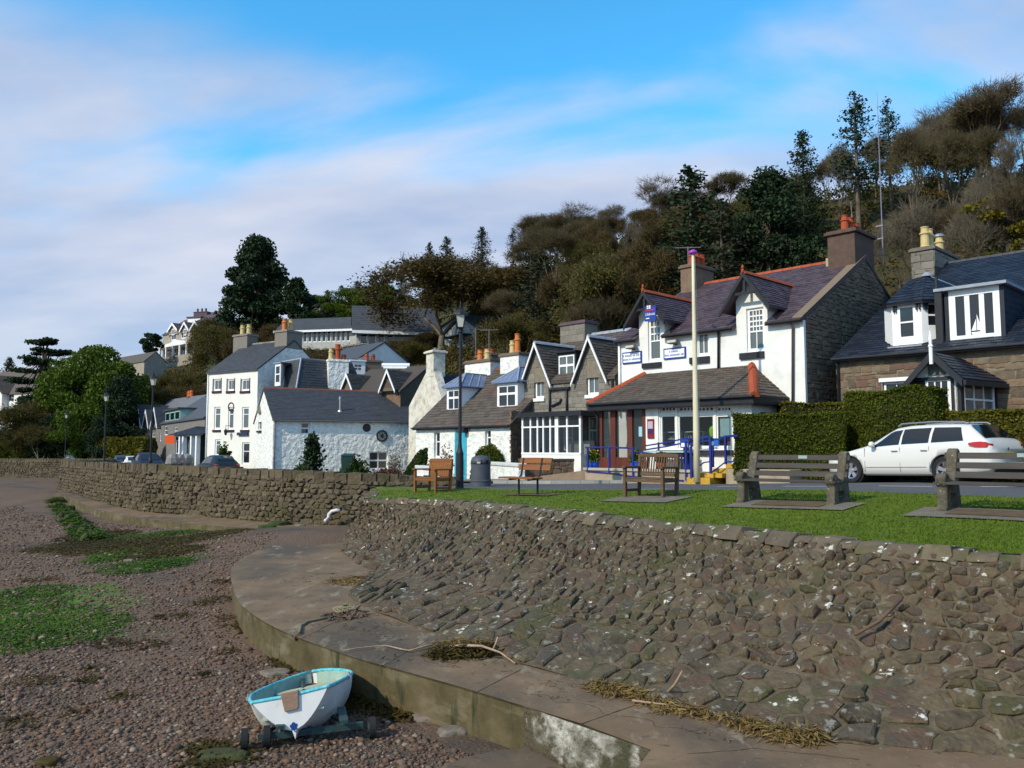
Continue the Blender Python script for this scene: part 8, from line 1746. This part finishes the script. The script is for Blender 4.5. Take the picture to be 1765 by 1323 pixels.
MB().box(4.575,4.61,-.26,.26,.62,.73).build('number_plate',mat('plate_yellow',[(.65,.48,.05)],bump=0),est);MB().box(4.52,4.62,-.80,.80,.34,.50).build('bumper',CARW,est,bevel=.04);MB().box(4.55,4.60,-.6,.6,.24,.34).build('diffuser',TRIMK,est)
mb=MB();mb.tube([(4.565,0,.80),(4.60,0,.80)],.045,14);mb.build('badge',mat('badge_grey',[(.12,.12,.16)],rough=.3,bump=0),est);MB().box(4.57,4.585,.22,.46,.735,.765).build('model_script',METALG,est)
MB().tube([(3.7,0,1.43),(3.78,0,1.56)],.008,4).build('aerial',TRIMK,est)
HATCH=[(0,.30,.42,.60,.64,.60,.42),(.08,.22,.42,.68,.72,.74,.55),(.5,.18,.42,.80,.86,.83,.64),(.85,.18,.42,.87,.96,.85,.64),(1.5,.18,.42,.92,1.36,.86,.58),(2.1,.18,.42,.94,1.46,.86,.56),(3.0,.2,.42,.95,1.43,.86,.54),(3.5,.22,.42,.96,1.25,.84,.52),(3.8,.28,.46,.92,.98,.80,.55),(3.9,.34,.5,.80,.84,.74,.55)]
for nm,lab,px,Y,rz,col,sc in(('parked_car','dark blue hatchback facing the sea in front of the tall white house',377,52,-52,(.012,.022,.035),1.0),('parked_car','dark four-by-four, rightmost of the cars below the terraces',257,62,125,(.015,.018,.03),1.12),('parked_car','white car between two dark ones below the terraces',232,64,-60,(.6,.6,.58),.95),('parked_car','grey-blue car, leftmost of those below the terraces',213,68,-60,(.05,.07,.10),1.0)):
 x=(px-CX)/1400*Y;L0=3.9*sc;r=math.radians(rz);o_=Vector((math.cos(r),math.sin(r),0))*L0/2
 zt={377:784,257:778,232:781,213:779}[px];ztop=PY(px,zt,Y).z
 c_=car(nm,lab,(x-o_.x,Y-o_.y,ztop-1.46*sc),r,HATCH,(.68,3.15),.29,mat('car_paint_%d'%px,[col],rough=.45,bump=0,spec=.2),[(1.05,1.95,1.5,1.98),(2.02,3.1,2.02,2.9)],(.90,1.48),(3.12,3.66),sc=(sc,)*3,seg=28,detail=False)
 for sgn in(-1,1):MB().box(.06,.34,min(sgn*.5,sgn*.76),max(sgn*.5,sgn*.76),.58,.72).build('headlamp',MATS['headlamp_lens'],c_,bevel=.03);MB().box(3.74,3.88,min(sgn*.55,sgn*.78),max(sgn*.55,sgn*.78),.72,.9).build('tail_lamp',REDL,c_,bevel=.02)
 g_=A(x,Y)
 if ztop-1.46*sc>g_+.05:c_.location.z=g_+.03
Rk=random.Random(9)
for i,(px,Y,s_,lab)in enumerate(((301,56,.5,'pale boulder left of a row beside the parking place'),(313,57,.42,'second boulder beside the parking place'),(326,58,.45,'third boulder beside the parking place, near the white posts'))):
 x=(px-CX)/1400*Y;m=MB().lathe((x,Y,PY(px,790,Y).z-.7),[(s_*.8,0),(s_,.4),(s_*.85,.75),(s_*.4,1.0)],9);m.v=[(a+Rk.uniform(-.06,.06),b,c+Rk.uniform(-.05,.05))for a,b,c in m.v];tag(m.build('boulder',mat('grey_boulder',[(.16,.15,.14),(.28,.27,.25)],scale=4,bump=.8)),lab,'boulder')
p=PY(293,757,66);tag(MB().box(p.x-.4,p.x+.35,p.y,p.y+.06,p.z-.35,p.z+.35).build('orange_banner',mat('orange_banner_print',[(.75,.10,.02)],bump=0)),'orange banner hanging in front of the grey terrace','banner')
p=PY(205,785,64)
BOATW=mat('boat_white_gelcoat',[(.62,.61,.58),(.74,.73,.70)],scale=3,rough=.4,bump=.05,dirt=((.40,.36,.28),5,.60,.2));GUNW=mat('turquoise_gunwale',[(.03,.30,.38),(.10,.48,.54),(.35,.60,.60)],scale=16,rough=.5,bump=.1);BIN_=mat('boat_inside_green',[(.12,.28,.26),(.30,.45,.38),(.40,.42,.28)],scale=4,rough=.6,dirt=((.30,.22,.08),3,.58,.15));TEALM=mat('teal_metal',[(.012,.030,.034),(.03,.065,.066),(.06,.05,.04)],scale=12,rough=.6)
zbch=beach(-2.0,7.8)
p0=PZ(507,1268,zbch+.0)
boat=thing('dinghy','small white rowing dinghy with turquoise gunwale, resting on its launching trolley','boat',(0,0,0),local=True)
BL=2.25
def hullsec(t):
 hb=.36+.19*math.sin(min(1,t*1.6)*math.pi/2)if t<.45 else .55*math.cos((t-.45)/.55*math.pi/2)**.62
 return max(.012,hb),.455+.03*(1-t)+.10*t*t,.02+.30*max(0,t-.72)**1.5*3+.06*(1-t),1
def section(t,n=14,ins=0):
 hb,zs,zk,_=hullsec(t);pts=[]
 for i in range(n+1):
  a=i/n;
  y=hb*(math.sin(a*math.pi/2)**(.75 if t>.12 else 1.25));z=zk+(zs-zk)*(1-math.cos(a*math.pi/2)**(1.15 if t>.12 else .8))
  if t<.2:
   k=1-t/.2;yy=hb*(a**2.1 if a<.5 else a**1.15);y=lerp(y,hb*min(1,(.06+.94*max(0,(a-.22)/.78)**.62)if a>.22 else .06*(a/.22)),k);z=lerp(z,zk+(zs-zk)*a,k)
  pts.append((max(0,y-ins),z+ins*.6))
 return pts
ns=26;nsec=14
def shell(ins,mat_,name,t0=0,t1=1):
 V=[]
 for i in range(ns+1):
  t=lerp(t0,t1,i/ns);s_=section(t,nsec,ins);V+=[(-y,t*BL,z)for y,z in reversed(s_)]+[(y,t*BL,z)for y,z in s_[1:]]
 m=2*nsec+1;return npobj(name,V,[(i*m+j,i*m+j+1,(i+1)*m+j+1,(i+1)*m+j)for i in range(ns)for j in range(m-1)],mat_,boat,smooth=True)
shell(0,BOATW,'hull');shell(.018,BIN_,'inside',.012,.985)
s_=section(0,nsec);tp=[(-y,0,z)for y,z in reversed(s_)]+[(y,0,z)for y,z in s_[1:]];top=tp[0][2]
mb=MB();mb.slab(tp,(0,.025,0));mb.build('transom',BOATW,boat)
gl=[(-hullsec(t)[0],t*BL,hullsec(t)[1])for t in[i/30 for i in range(31)]]
gw_=[(x-.0,y,z)for x,y,z in gl];gr_=[(-x,y,z)for x,y,z in gl]
for pts_ in(gw_,gr_):MB().tube([(x,y,z+.006)for x,y,z in pts_],.020,8).build('gunwale',GUNW,boat,smooth=True)
MB().tube([(-s_[-1][0],.01,s_[-1][1]+.01),(-.10,.01,s_[-1][1]+.0),(.10,.01,s_[-1][1]+.0),(s_[-1][0],.01,s_[-1][1]+.01)],.019,8).build('transom_cap',GUNW,boat)
MB().slab([(-.085,-.03,.52),(.085,-.03,.52),(.065,-.03,.35),(-.065,-.03,.35)],(0,.085,0)).build('motor_pad',mat('motor_pad_ply',[(.22,.13,.09),(.30,.19,.13)],scale=6),boat,bevel=.006)
for t_,z in((.36,.33),(.78,.40)):hb=hullsec(t_)[0]*.93;MB().box(-hb,hb,t_*BL-.11,t_*BL+.11,z,z+.025).build('thwart',mat('thwart_paint',[(.35,.45,.36),(.42,.40,.24)],scale=5),boat,bevel=.004)
MB().box(-.3,.3,.03,.3,.30,.32).build('stern_seat',MATS['thwart_paint'],boat)
for sg in(-1,1):
 MB().lathe((sg*.535,.85,.47),[(.03,0),(.03,.03),(.012,.04),(.012,.07)],8).build('rowlock',METALG,boat)
EMB=mat('blue_emblem',[(.01,.05,.22)],bump=0);mb=MB()
for k in range(5):a=k*2*math.pi/5+math.pi/2;mb.add([(.022*math.cos(a)+.017*math.cos(b),-.004,.20+.022*math.sin(a)+.017*math.sin(b))for b in[2*math.pi*q/10 for q in range(10)]],[tuple(range(10))])
mb.add([(-.012,-.0045,.19),(.012,-.0045,.19),(.012,-.0045,.21),(-.012,-.0045,.21)],[(0,1,2,3)]).add([(-.008,-.0045,.175),(.002,-.0045,.175),(.014,-.0045,.145),(.004,-.0045,.145)],[(0,1,2,3)]).add([(.01,-.0045,.15),(.03,-.0045,.16),(.025,-.0045,.145)],[(0,1,2)])
mb.build('blue_emblem',EMB,boat)
RZB=math.radians(10);lift=.17
boat.rotation_mode='ZYX'
base=PY(511,1289,7.86)
boat.matrix_world=Matrix.Translation(base)@Matrix.Rotation(RZB,4,'Z')@Matrix.Rotation(math.radians(-12.5),4,'X')@Matrix.Rotation(math.radians(-7.5),4,'Y')@Matrix.Scale(.97,4)
boat.rotation_mode='XYZ'
WL,WR=PZ(421,1293,zbch),PZ(641,1272,zbch)
tr=thing('boat_trolley','rusty teal launching trolley with small wheels under the dinghy','trolley',tuple((WL+WR)/2))
ax=(WR-WL).normalized();fw=Vector((-ax.y,ax.x,0));up=Vector((0,0,1));hub=.10
MB().slab([WL+ax*.12+up*(hub-.02)-fw*.03,WR-ax*.09+up*(hub+.01)-fw*.03,WR-ax*.09+up*(hub+.065)-fw*.03,WL+ax*.12+up*(hub+.035)-fw*.03],fw*.05).build('axle_beam',TEALM,tr)
def wheel(c,lab=None):
 w_=MB().tube([c-ax*.03+up*hub,c+ax*.03+up*hub],hub,20).build('wheel',TYRE,tr);MB().tube([c-ax*.042+up*hub,c+ax*.042+up*hub],hub*.5,14).build('rim',TEALM,w_)
wheel(WL+ax*.0);wheel(WL+ax*.20+fw*.02);wheel(WR);
mid_=(WL+WR)/2
MB().tube([mid_+up*.12,mid_+fw*1.2+up*.09-ax*.02,mid_+fw*2.5+up*.04],.028,6).build('draw_bar',TEALM,tr)
for a_,b_ in((WL+ax*.2,mid_+fw*.9),(WR-ax*.2,mid_+fw*.9)):MB().tube([a_+up*.14,b_+up*.11],.022,6).build('brace',TEALM,tr)
for a_ in(WL+ax*.32,WR-ax*.28):MB().tube([a_+up*.13,a_+up*.22+fw*.05],.02,6).build('upright',TEALM,tr);MB().slab([a_+up*.20-ax*.04-fw*.12,a_+up*.20+ax*.04-fw*.12,a_+up*.22+ax*.04+fw*.25,a_+up*.22-ax*.04+fw*.25],up*.03).build('bunk',TEALM,tr)
STICK=mat('pale_driftwood',[(.26,.17,.10),(.40,.29,.19)],scale=6,stretch=(4,4,1),bump=.3);STICKD=mat('brown_stick',[(.10,.06,.035),(.17,.11,.07)],scale=6,bump=.3)
WEED=leafmat('dry_seaweed',[(.07,.045,.012),(.20,.13,.04),(.36,.25,.09)]);WEEDD=leafmat('dark_seaweed',[(.010,.010,.006),(.028,.025,.010),(.05,.045,.012)]);WEEDG=leafmat('green_weed',[(.022,.045,.005),(.055,.105,.008),(.10,.18,.010)]);WEEDO=leafmat('olive_brown_weed',[(.030,.022,.006),(.065,.045,.008),(.10,.075,.012)])
def strands(name,label,pts,n,ln,m,seed,cat='seaweed',kind=None,hgt=.05,wid=.008,zf=None):
 """loose heap of thin strands on the ground at pts (x, y, radius)"""
 rs=np.random.RandomState(seed);V=[];Fc=[];P_=np.array([(x,y,r)for x,y,r in pts]);ix=rs.choice(len(P_),n,p=P_[:,2]/P_[:,2].sum())
 for i in ix:
  a=rs.uniform(0,6.28);r=P_[i,2]*math.sqrt(rs.rand());x,y=P_[i,0]+r*math.cos(a),P_[i,1]+r*math.sin(a);z=(zf(x,y)if zf else Z_L)+rs.rand()*hgt*(1-r/P_[i,2]*.8)+.006
  h=rs.uniform(0,6.28);l_=ln*rs.uniform(.4,1.3);k=3;q=[(x,y,z)]
  for j in range(k):h+=rs.normal()*.5;x+=math.cos(h)*l_/k;y+=math.sin(h)*l_/k;q.append((x,y,max((zf(x,y)if zf else Z_L)+.006,z+rs.normal()*.012)))
  o=len(V);w_=wid*rs.uniform(.5,1.6)
  for j,p in enumerate(q):nx,ny=-math.sin(h)*w_,math.cos(h)*w_;V+=[(p[0]-nx,p[1]-ny,p[2]),(p[0]+nx,p[1]+ny,p[2]+rs.normal()*.006)]
  for j in range(k):Fc.append((o+2*j,o+2*j+1,o+2*j+3,o+2*j+2))
 c=P_[0];o=npobj(name,V,Fc,m,org=(c[0],c[1],(zf(c[0],c[1])if zf else Z_L)));return tag(o,label,cat,None,kind)
def L(px,py,z=None):p=PZ(px,py,Z_L if z is None else z);return p
def stick(name,label,pts,r,m,zs=.03,cat='stick',side=()):
 P=[PZ(x,y,Z_L+(zs if not isinstance(zs,list)else zs[i]))for i,(x,y)in enumerate(pts)];n=len(P);rr=[r*(1-.6*i/(n-1))for i in range(n)]
 mb=MB().tube(P,rr,7)
 for q in side:mb.tube([PZ(x,y,Z_L+z)for x,y,z in q],r*.5,5)
 return tag(mb.build(name,m,smooth=True),label,cat)
stick('driftwood_branch','forked pale branch lying over the weed heap at the middle of the ledge',[(760,1120),(790,1112),(830,1113),(862,1124),(888,1143)],.022,STICK,[.03,.10,.12,.07,.02],'branch',side=[[(850,1119,.09),(856,1105,.17),(858,1098,.22)]])
strands('seaweed_heap','dark weed heap under the forked branch on the ledge',[(*L(790,1128)[:2],.28),(*L(760,1130)[:2],.15),(*L(830,1126)[:2],.22)],600,.16,WEEDO,1,hgt=.16);strands('seaweed_heap','drier brown weed on top of the branch heap',[(*L(785,1122)[:2],.22),(*L(820,1120)[:2],.18)],350,.16,WEED,2,hgt=.20)
stick('long_stick','long thin wavy stick running from the branch heap to the ledge edge',[(760,1108),(735,1113),(705,1121),(690,1118),(665,1112),(640,1114),(612,1117),(590,1121)],.012,STICK,.03)
stick('thin_stick','thin reddish twig behind the forked branch',[(885,1108),(830,1104),(790,1103),(745,1106)],.009,STICKD,.06)
stick('pale_stick','short pale curved stick leaning on the lower stones',[(1147,1197),(1163,1180),(1176,1156)],.018,STICK,[.03,.16,.32]);
q=[PZ(1331,1128,-.75),PZ(1345,1112,-.66),PZ(1360,1087,-.50)];s_near=[rev_pt(min(range(int(RLEN*20)),key=lambda i:(rev_pt(i/20,v)-a).length)/20,v,.12)for a,v in zip(q,(.48,.56,.68))]
tag(MB().tube(s_near,.018,6).build('dark_stick',STICKD,smooth=True),'dark stick lying up the middle of the stone bank','stick')
stick('straight_stick','thin straight stick along the foot of the bank',[(1090,1207),(1130,1212),(1185,1218)],.012,STICK,.03)
for i,(pts,lab)in enumerate((([(1040,1187,.20),(1070,1192,.22),(1100,1199,.2)],'straw-coloured weed line, left part at the foot of the bank'),([(1130,1212,.2),(1165,1222,.26),(1210,1228,.28),(1245,1232,.2)],'straw-coloured weed line, middle part with the straight stick'),([(1275,1252,.12),(1300,1256,.16),(1340,1268,.22),(1375,1272,.22),(1400,1276,.14)],'thick straw-coloured weed heap, right end at the foot of the bank'))):
 strands('seaweed_line',lab,[(*L(x,y)[:2],r*.75)for x,y,r in pts],520,.15,WEED,10+i,wid=.005,hgt=.07 if i<2 else .13)
strands('seaweed_patch','small weed patch at the toe of the revetment near the sandy slope',[(*L(625,1000)[:2],.5),(*L(600,1004)[:2],.3)],260,.25,WEED,14,hgt=.03)
strands('weed_scraps','scattered dry scraps of weed on the ledge',[(*L(x,y)[:2],r)for x,y,r in((590,1080,.5),(640,1050,.5),(700,1085,.6),(980,1190,.4),(840,1140,.5),(680,1130,.4),(1230,1262,.3),(560,1000,.8))],260,.10,STICKD,15,kind='stuff',hgt=.01,wid=.004)
ROPE=mat('old_rope',[(.14,.12,.07),(.24,.21,.13)],scale=30,stretch=(1,1,1),bump=.8);c=L(594,1056)
rt=thing('mooring_rope','old mooring rope with a coil on the ledge, hanging over its edge','rope',tuple(c))
rp=[PZ(575,1062,Z_L+.015),PZ(545,1068,Z_L+.015),PZ(530,1071,Z_L+.02),PZ(519,1078,Z_L+.02),PZ(516,1090,Z_L+.03)]
ed=PZ(514,1097,Z_L+.0);rp+=[ed+Vector((-.05,-.04,0)),PZ(512,1105,Z_L-.1)+Vector((0,-.02,0)),PZ(508,1118,Z_L-.30)+Vector((0,-.02,0)),PZ(505,1122,Z_L-.38)+Vector((-.05,-.05,0))]
MB().tube(rp,.016,6).build('rope_tail',ROPE,rt,smooth=True)
for k in range(4):
 pts_=[c+Vector((.16*math.cos(a+k)+.02*k,.12*math.sin(a+k),.02+.05*abs(math.sin(a*1.5+k))+.012*k))for a in[2*math.pi*j/16 for j in range(15)]];MB().tube(pts_,.016,6).build('rope_coil',ROPE,rt,smooth=True)
strands('seaweed_heap','weed caught round the mooring rope coil',[(*L(592,1062)[:2],.25),(*L(615,1060)[:2],.15)],260,.16,STICKD,16,hgt=.03)
st_px=[(96,868),(102,874),(108,880),(114,886),(119,892),(124,898),(130,904),(136,910),(143,915),(150,919),(158,923),(164,926)]
gro=thing('weedy_groyne','low line of weed-covered posts running down the beach on the left','groyne',tuple(PZ(130,904,-1.75)))
for i,(x,y)in enumerate(st_px):
 p=PZ(x,y,-1.72);p.z=beach(p.x,p.y);R=random.Random(i);a=PZ(x,y-7,-1.72)
 for k in range(2):
  q=p+Vector((R.uniform(-.25,.25),R.uniform(-.4,.4),-.1));m=MB().lathe(q,[(.13,0),(.14,.2),(.10,R.uniform(.22,.3)),(.05,.33)],7);m.v=[(vx+R.uniform(-.03,.03),vy+R.uniform(-.03,.03),vz)for vx,vy,vz in m.v];m.build('post',mat('weedy_post',[(.03,.035,.012),(.07,.075,.02)],scale=6,bump=1),gro,smooth=True)
strands('bladder_weed','green-brown weed draped over the low posts',[(PZ(x,y,-1.72).x,PZ(x,y,-1.72).y,.42)for x,y in st_px],5000,.22,WEEDG,30,hgt=.3,wid=.02,zf=beach,kind='stuff')
def pts_px(lst,z=-1.84):return[(PZ(x,y,z).x,PZ(x,y,z).y,r)for x,y,r in lst]
strands('weed_bed','brown and green weed bed across the shingle below the sea wall',pts_px([(110,945,1.0),(150,940,1.3),(190,950,1.2),(230,945,1.3),(270,950,1.2),(310,948,1.2),(350,945,1.0),(380,940,.8),(250,965,1.0),(290,968,.9),(170,928,1.2)]),11000,.24,WEEDO,31,kind='stuff',hgt=.06,wid=.016,zf=beach)
strands('green_weed','fresh green weed within the bed across the shingle',pts_px([(215,960,.9),(250,985,1.0),(280,985,.7),(230,935,.9),(300,930,.8),(200,968,.8)]),4200,.18,WEEDG,32,kind='stuff',hgt=.05,wid=.014,zf=beach)
strands('dark_weed','dark weed scraps strewn over the shingle near the ledge',pts_px([(375,1035,.3),(400,1062,.3),(420,1075,.3),(440,1085,.25),(455,1093,.2),(380,1010,.2),(350,1040,.2),(300,1060,.3),(60,1168,.3),(150,1167,.15),(350,1157,.12),(160,1145,.15),(30,1240,.3),(210,1195,.15),(130,1222,.1),(390,1120,.15),(70,1000,.4),(250,1105,.3),(190,1105,.3)]),900,.12,WEEDO,33,kind='stuff',hgt=.05,wid=.012,zf=beach)
strands('dark_weed','brown weed band along the beach foot of the ledge by the dinghy',pts_px([(500,1135,.25),(520,1145,.3),(560,1160,.3),(630,1190,.35),(660,1200,.4),(700,1215,.35),(640,1215,.3),(690,1230,.25),(380,1310,.3),(360,1290,.2)],-1.87),2600,.12,WEEDO,34,kind='stuff',hgt=.06,wid=.010,zf=beach)
strands('sea_lettuce','bright green algae film with loose fronds at the left of the beach',pts_px([(20,1040,1.0),(60,1060,1.1),(20,1080,.9),(100,1090,.9),(150,1070,.7),(60,1020,.7),(40,1105,.7)]),5200,.11,WEEDG,35,kind='stuff',hgt=.02,wid=.012,zf=beach)
ROCKM=mat('beach_rock',[(.11,.09,.07),(.18,.15,.12),(.24,.21,.17)],scale=6,bump=.8,bscale=20,lich=((.10,.085,.03),3,.58,.1))
def rock(name,label,px,py,z,sx,sy,sz,seed,m=None,cat='stone',rot=0,flat=False):
 R=random.Random(seed);p=PZ(px,py,z);p.z=beach(p.x,p.y)if z<-1.6 else z;bm=bmesh.new();bmesh.ops.create_icosphere(bm,subdivisions=3,radius=1);a=Matrix.Rotation(rot,3,'Z')
 for v in bm.verts:
  n_=noise.noise(v.co*1.6+Vector((seed,0,0)))*.35+noise.noise(v.co*4+Vector((0,seed,0)))*.12;c=v.co*(1+n_)
  c=Vector((max(-.85,min(.85,c.x)),max(-.85,min(.85,c.y)),max(-.6,min(.62,c.z))));v.co=a@Vector((c.x*sx,c.y*sy,c.z*sz))
 me=bpy.data.meshes.new(name);bm.to_mesh(me);bm.free();me.materials.append(m or ROCKM);me.shade_smooth();o=bpy.data.objects.new(name,me);COL.objects.link(o);o.location=p;tag(o,label,cat);return o
rock('beach_stone','large flat pointed stone lying behind the dinghy',475,1163,-1.88,.21,.16,.07,3,rot=.5);rock('beach_stone','pale rock at the foot of the ledge right of the trolley',780,1262,-1.88,.17,.12,.09,5,rot=.3);rock('beach_stone','weedy concrete lump at the lower left of the trolley',385,1306,-1.88,.26,.14,.09,7,m=MATS['weedy_post']);rock('beach_stone','small dark green stone near the bottom left',82,1316,-1.88,.12,.09,.08,8,m=WEEDO)
rock('beach_stone','pale slab stone half buried at the foot of the ledge',745,1240,-1.9,.26,.14,.08,9)
blk=rock('weedy_block','square weed-topped block beside the far end of the ledge',480,915,-1.62,.42,.35,.28,12,m=mat('weed_block',[(.02,.035,.008),(.05,.075,.012)],scale=5,bump=1));rock('weedy_block','low green weed clump left of the square block',460,921,-1.62,.3,.25,.12,13,m=MATS['weed_block'])
rock('beach_stone','lone flat stone on the shingle above the weed bed',402,924,-1.75,.22,.18,.07,14)
for i,(x,y,r)in enumerate(((238,965,.16),(222,972,.14),(517,929,.18),(545,926,.12),(368,917,.14),(240,987,.1))):rock('beach_stone',['pale stone in the middle of the weed bed','flat stone just left of the pale one in the weed bed','pale stone at the top of the sandy slope','smaller stone right of the pale one on the sandy slope','pale stone on the shingle below the far ledge','dark stone at the lower edge of the weed bed'][i],x,y,-1.8,r,r*.8,r*.5,20+i)
q=[PZ(x,y,-1.72)for x,y in((748,1323),(800,1303),(860,1290),(905,1288),(940,1300),(990,1330))];q+=[Vector((q[-1].x+.2,q[-1].y-1.5,-1.72)),Vector((q[0].x-.5,q[0].y-1.5,-1.72))]
o=MB().slab([p+Vector((0,0,-.35))for p in q],(0,0,.35)).build('concrete_step',CONC,bevel=.03);structure(o)
rs=np.random.RandomState(5);PH=[]
bm=bmesh.new();bmesh.ops.create_icosphere(bm,subdivisions=1,radius=1);IV=np.array([v.co[:]for v in bm.verts]);IF=np.array([[v.index for v in f.verts]for f in bm.faces]);bm.free()
import bisect
lx=[p.x for p in EP];
def on_beach(x,y):
 ex=np.interp(y,[4.5,5.8,6.9,7.5,7.9,8.5,9.4,10.4,11.7,12.6,14.3,15.3,16.5,18,22,24,28,34,40],[.5,1.0,.8,.1,-.6,-1.1,-1.9,-2.8,-3.7,-4.2,-5.0,-5.4,-5.4,-5.9,-6.2,-8,-12.6,-20,-24]);return x<ex
nP=95000;u=rs.rand(nP);Yp_=5.4+34*u**2.6;pxs_=rs.uniform(-60,1150,nP);Xp=(pxs_-CX)/1400*Yp_
ok=np.array([on_beach(a,b)for a,b in zip(Xp,Yp_)]);Xp,Yp_=Xp[ok],Yp_[ok];n_=len(Xp);sz=rs.lognormal(-4.5,.42,n_)*(1+Yp_/22);sz=np.clip(sz,.006,.055)
Zp=np.array([beach(a,b)for a,b in zip(Xp,Yp_)]);S3=np.stack([sz*rs.uniform(.8,1.4,n_),sz*rs.uniform(.7,1.1,n_),sz*rs.uniform(.4,.75,n_)],1);an=rs.uniform(0,6.28,n_);co,si=np.cos(an),np.sin(an)
Vx=IV[None]*S3[:,None,:];Vr=np.stack([Vx[...,0]*co[:,None]-Vx[...,1]*si[:,None],Vx[...,0]*si[:,None]+Vx[...,1]*co[:,None],Vx[...,2]],-1)+np.stack([Xp,Yp_,Zp+S3[:,2]*.35],1)[:,None,:]
Fc=(IF[None]+(np.arange(n_)*len(IV))[:,None,None]).reshape(-1,3)
PEB=mat('mixed_pebbles',[(.042,.030,.021),(.105,.066,.042),(.145,.098,.064),(.13,.070,.042),(.082,.068,.052),(.25,.20,.145)],scale=20,rough=.85,bump=0,rnd=.92)
o=npobj('pebbles',Vr.reshape(-1,3),Fc,PEB,org=(-2,8,-1.88),smooth=True);tag(o,'reddish mixed pebbles covering the near beach','pebbles',kind='stuff')
rs=np.random.RandomState(8);nb=90000;V=[];t_=rs.rand(nb);pxg=rs.uniform(640,1800,nb);
cnt_=0;B0=[];
gp=[]
for i in range(42000):
 px,py=rs.uniform(640,1790),845+rs.rand()**1.2*112
 h=_bv.ray_cast(CAM,ray(px,py).normalized())
 if h[0]:gp.append(h[0][:])
gp=np.array(gp);gp[:,:2]+=rs.normal(size=(len(gp),2))*.01;n_=len(gp);hgt=rs.uniform(.012,.034,n_);an=rs.uniform(0,6.28,n_);w_=.004+.0005*gp[:,1]
dx,dy=np.cos(an)*w_,np.sin(an)*w_;lean=rs.normal(size=(n_,2))*.012
V=np.stack([gp-np.stack([dx,dy,0*dx],1),gp+np.stack([dx,dy,0*dx],1),gp+np.stack([lean[:,0],lean[:,1],hgt],1)],1).reshape(-1,3)
o=npobj('grass_blades',V,np.arange(3*n_).reshape(-1,3),leafmat('grass_blade',[(.055,.098,.004),(.095,.145,.006),(.14,.18,.012)]),org=(4,14,0));tag(o,'short mown grass of the lawn','grass',kind='stuff')
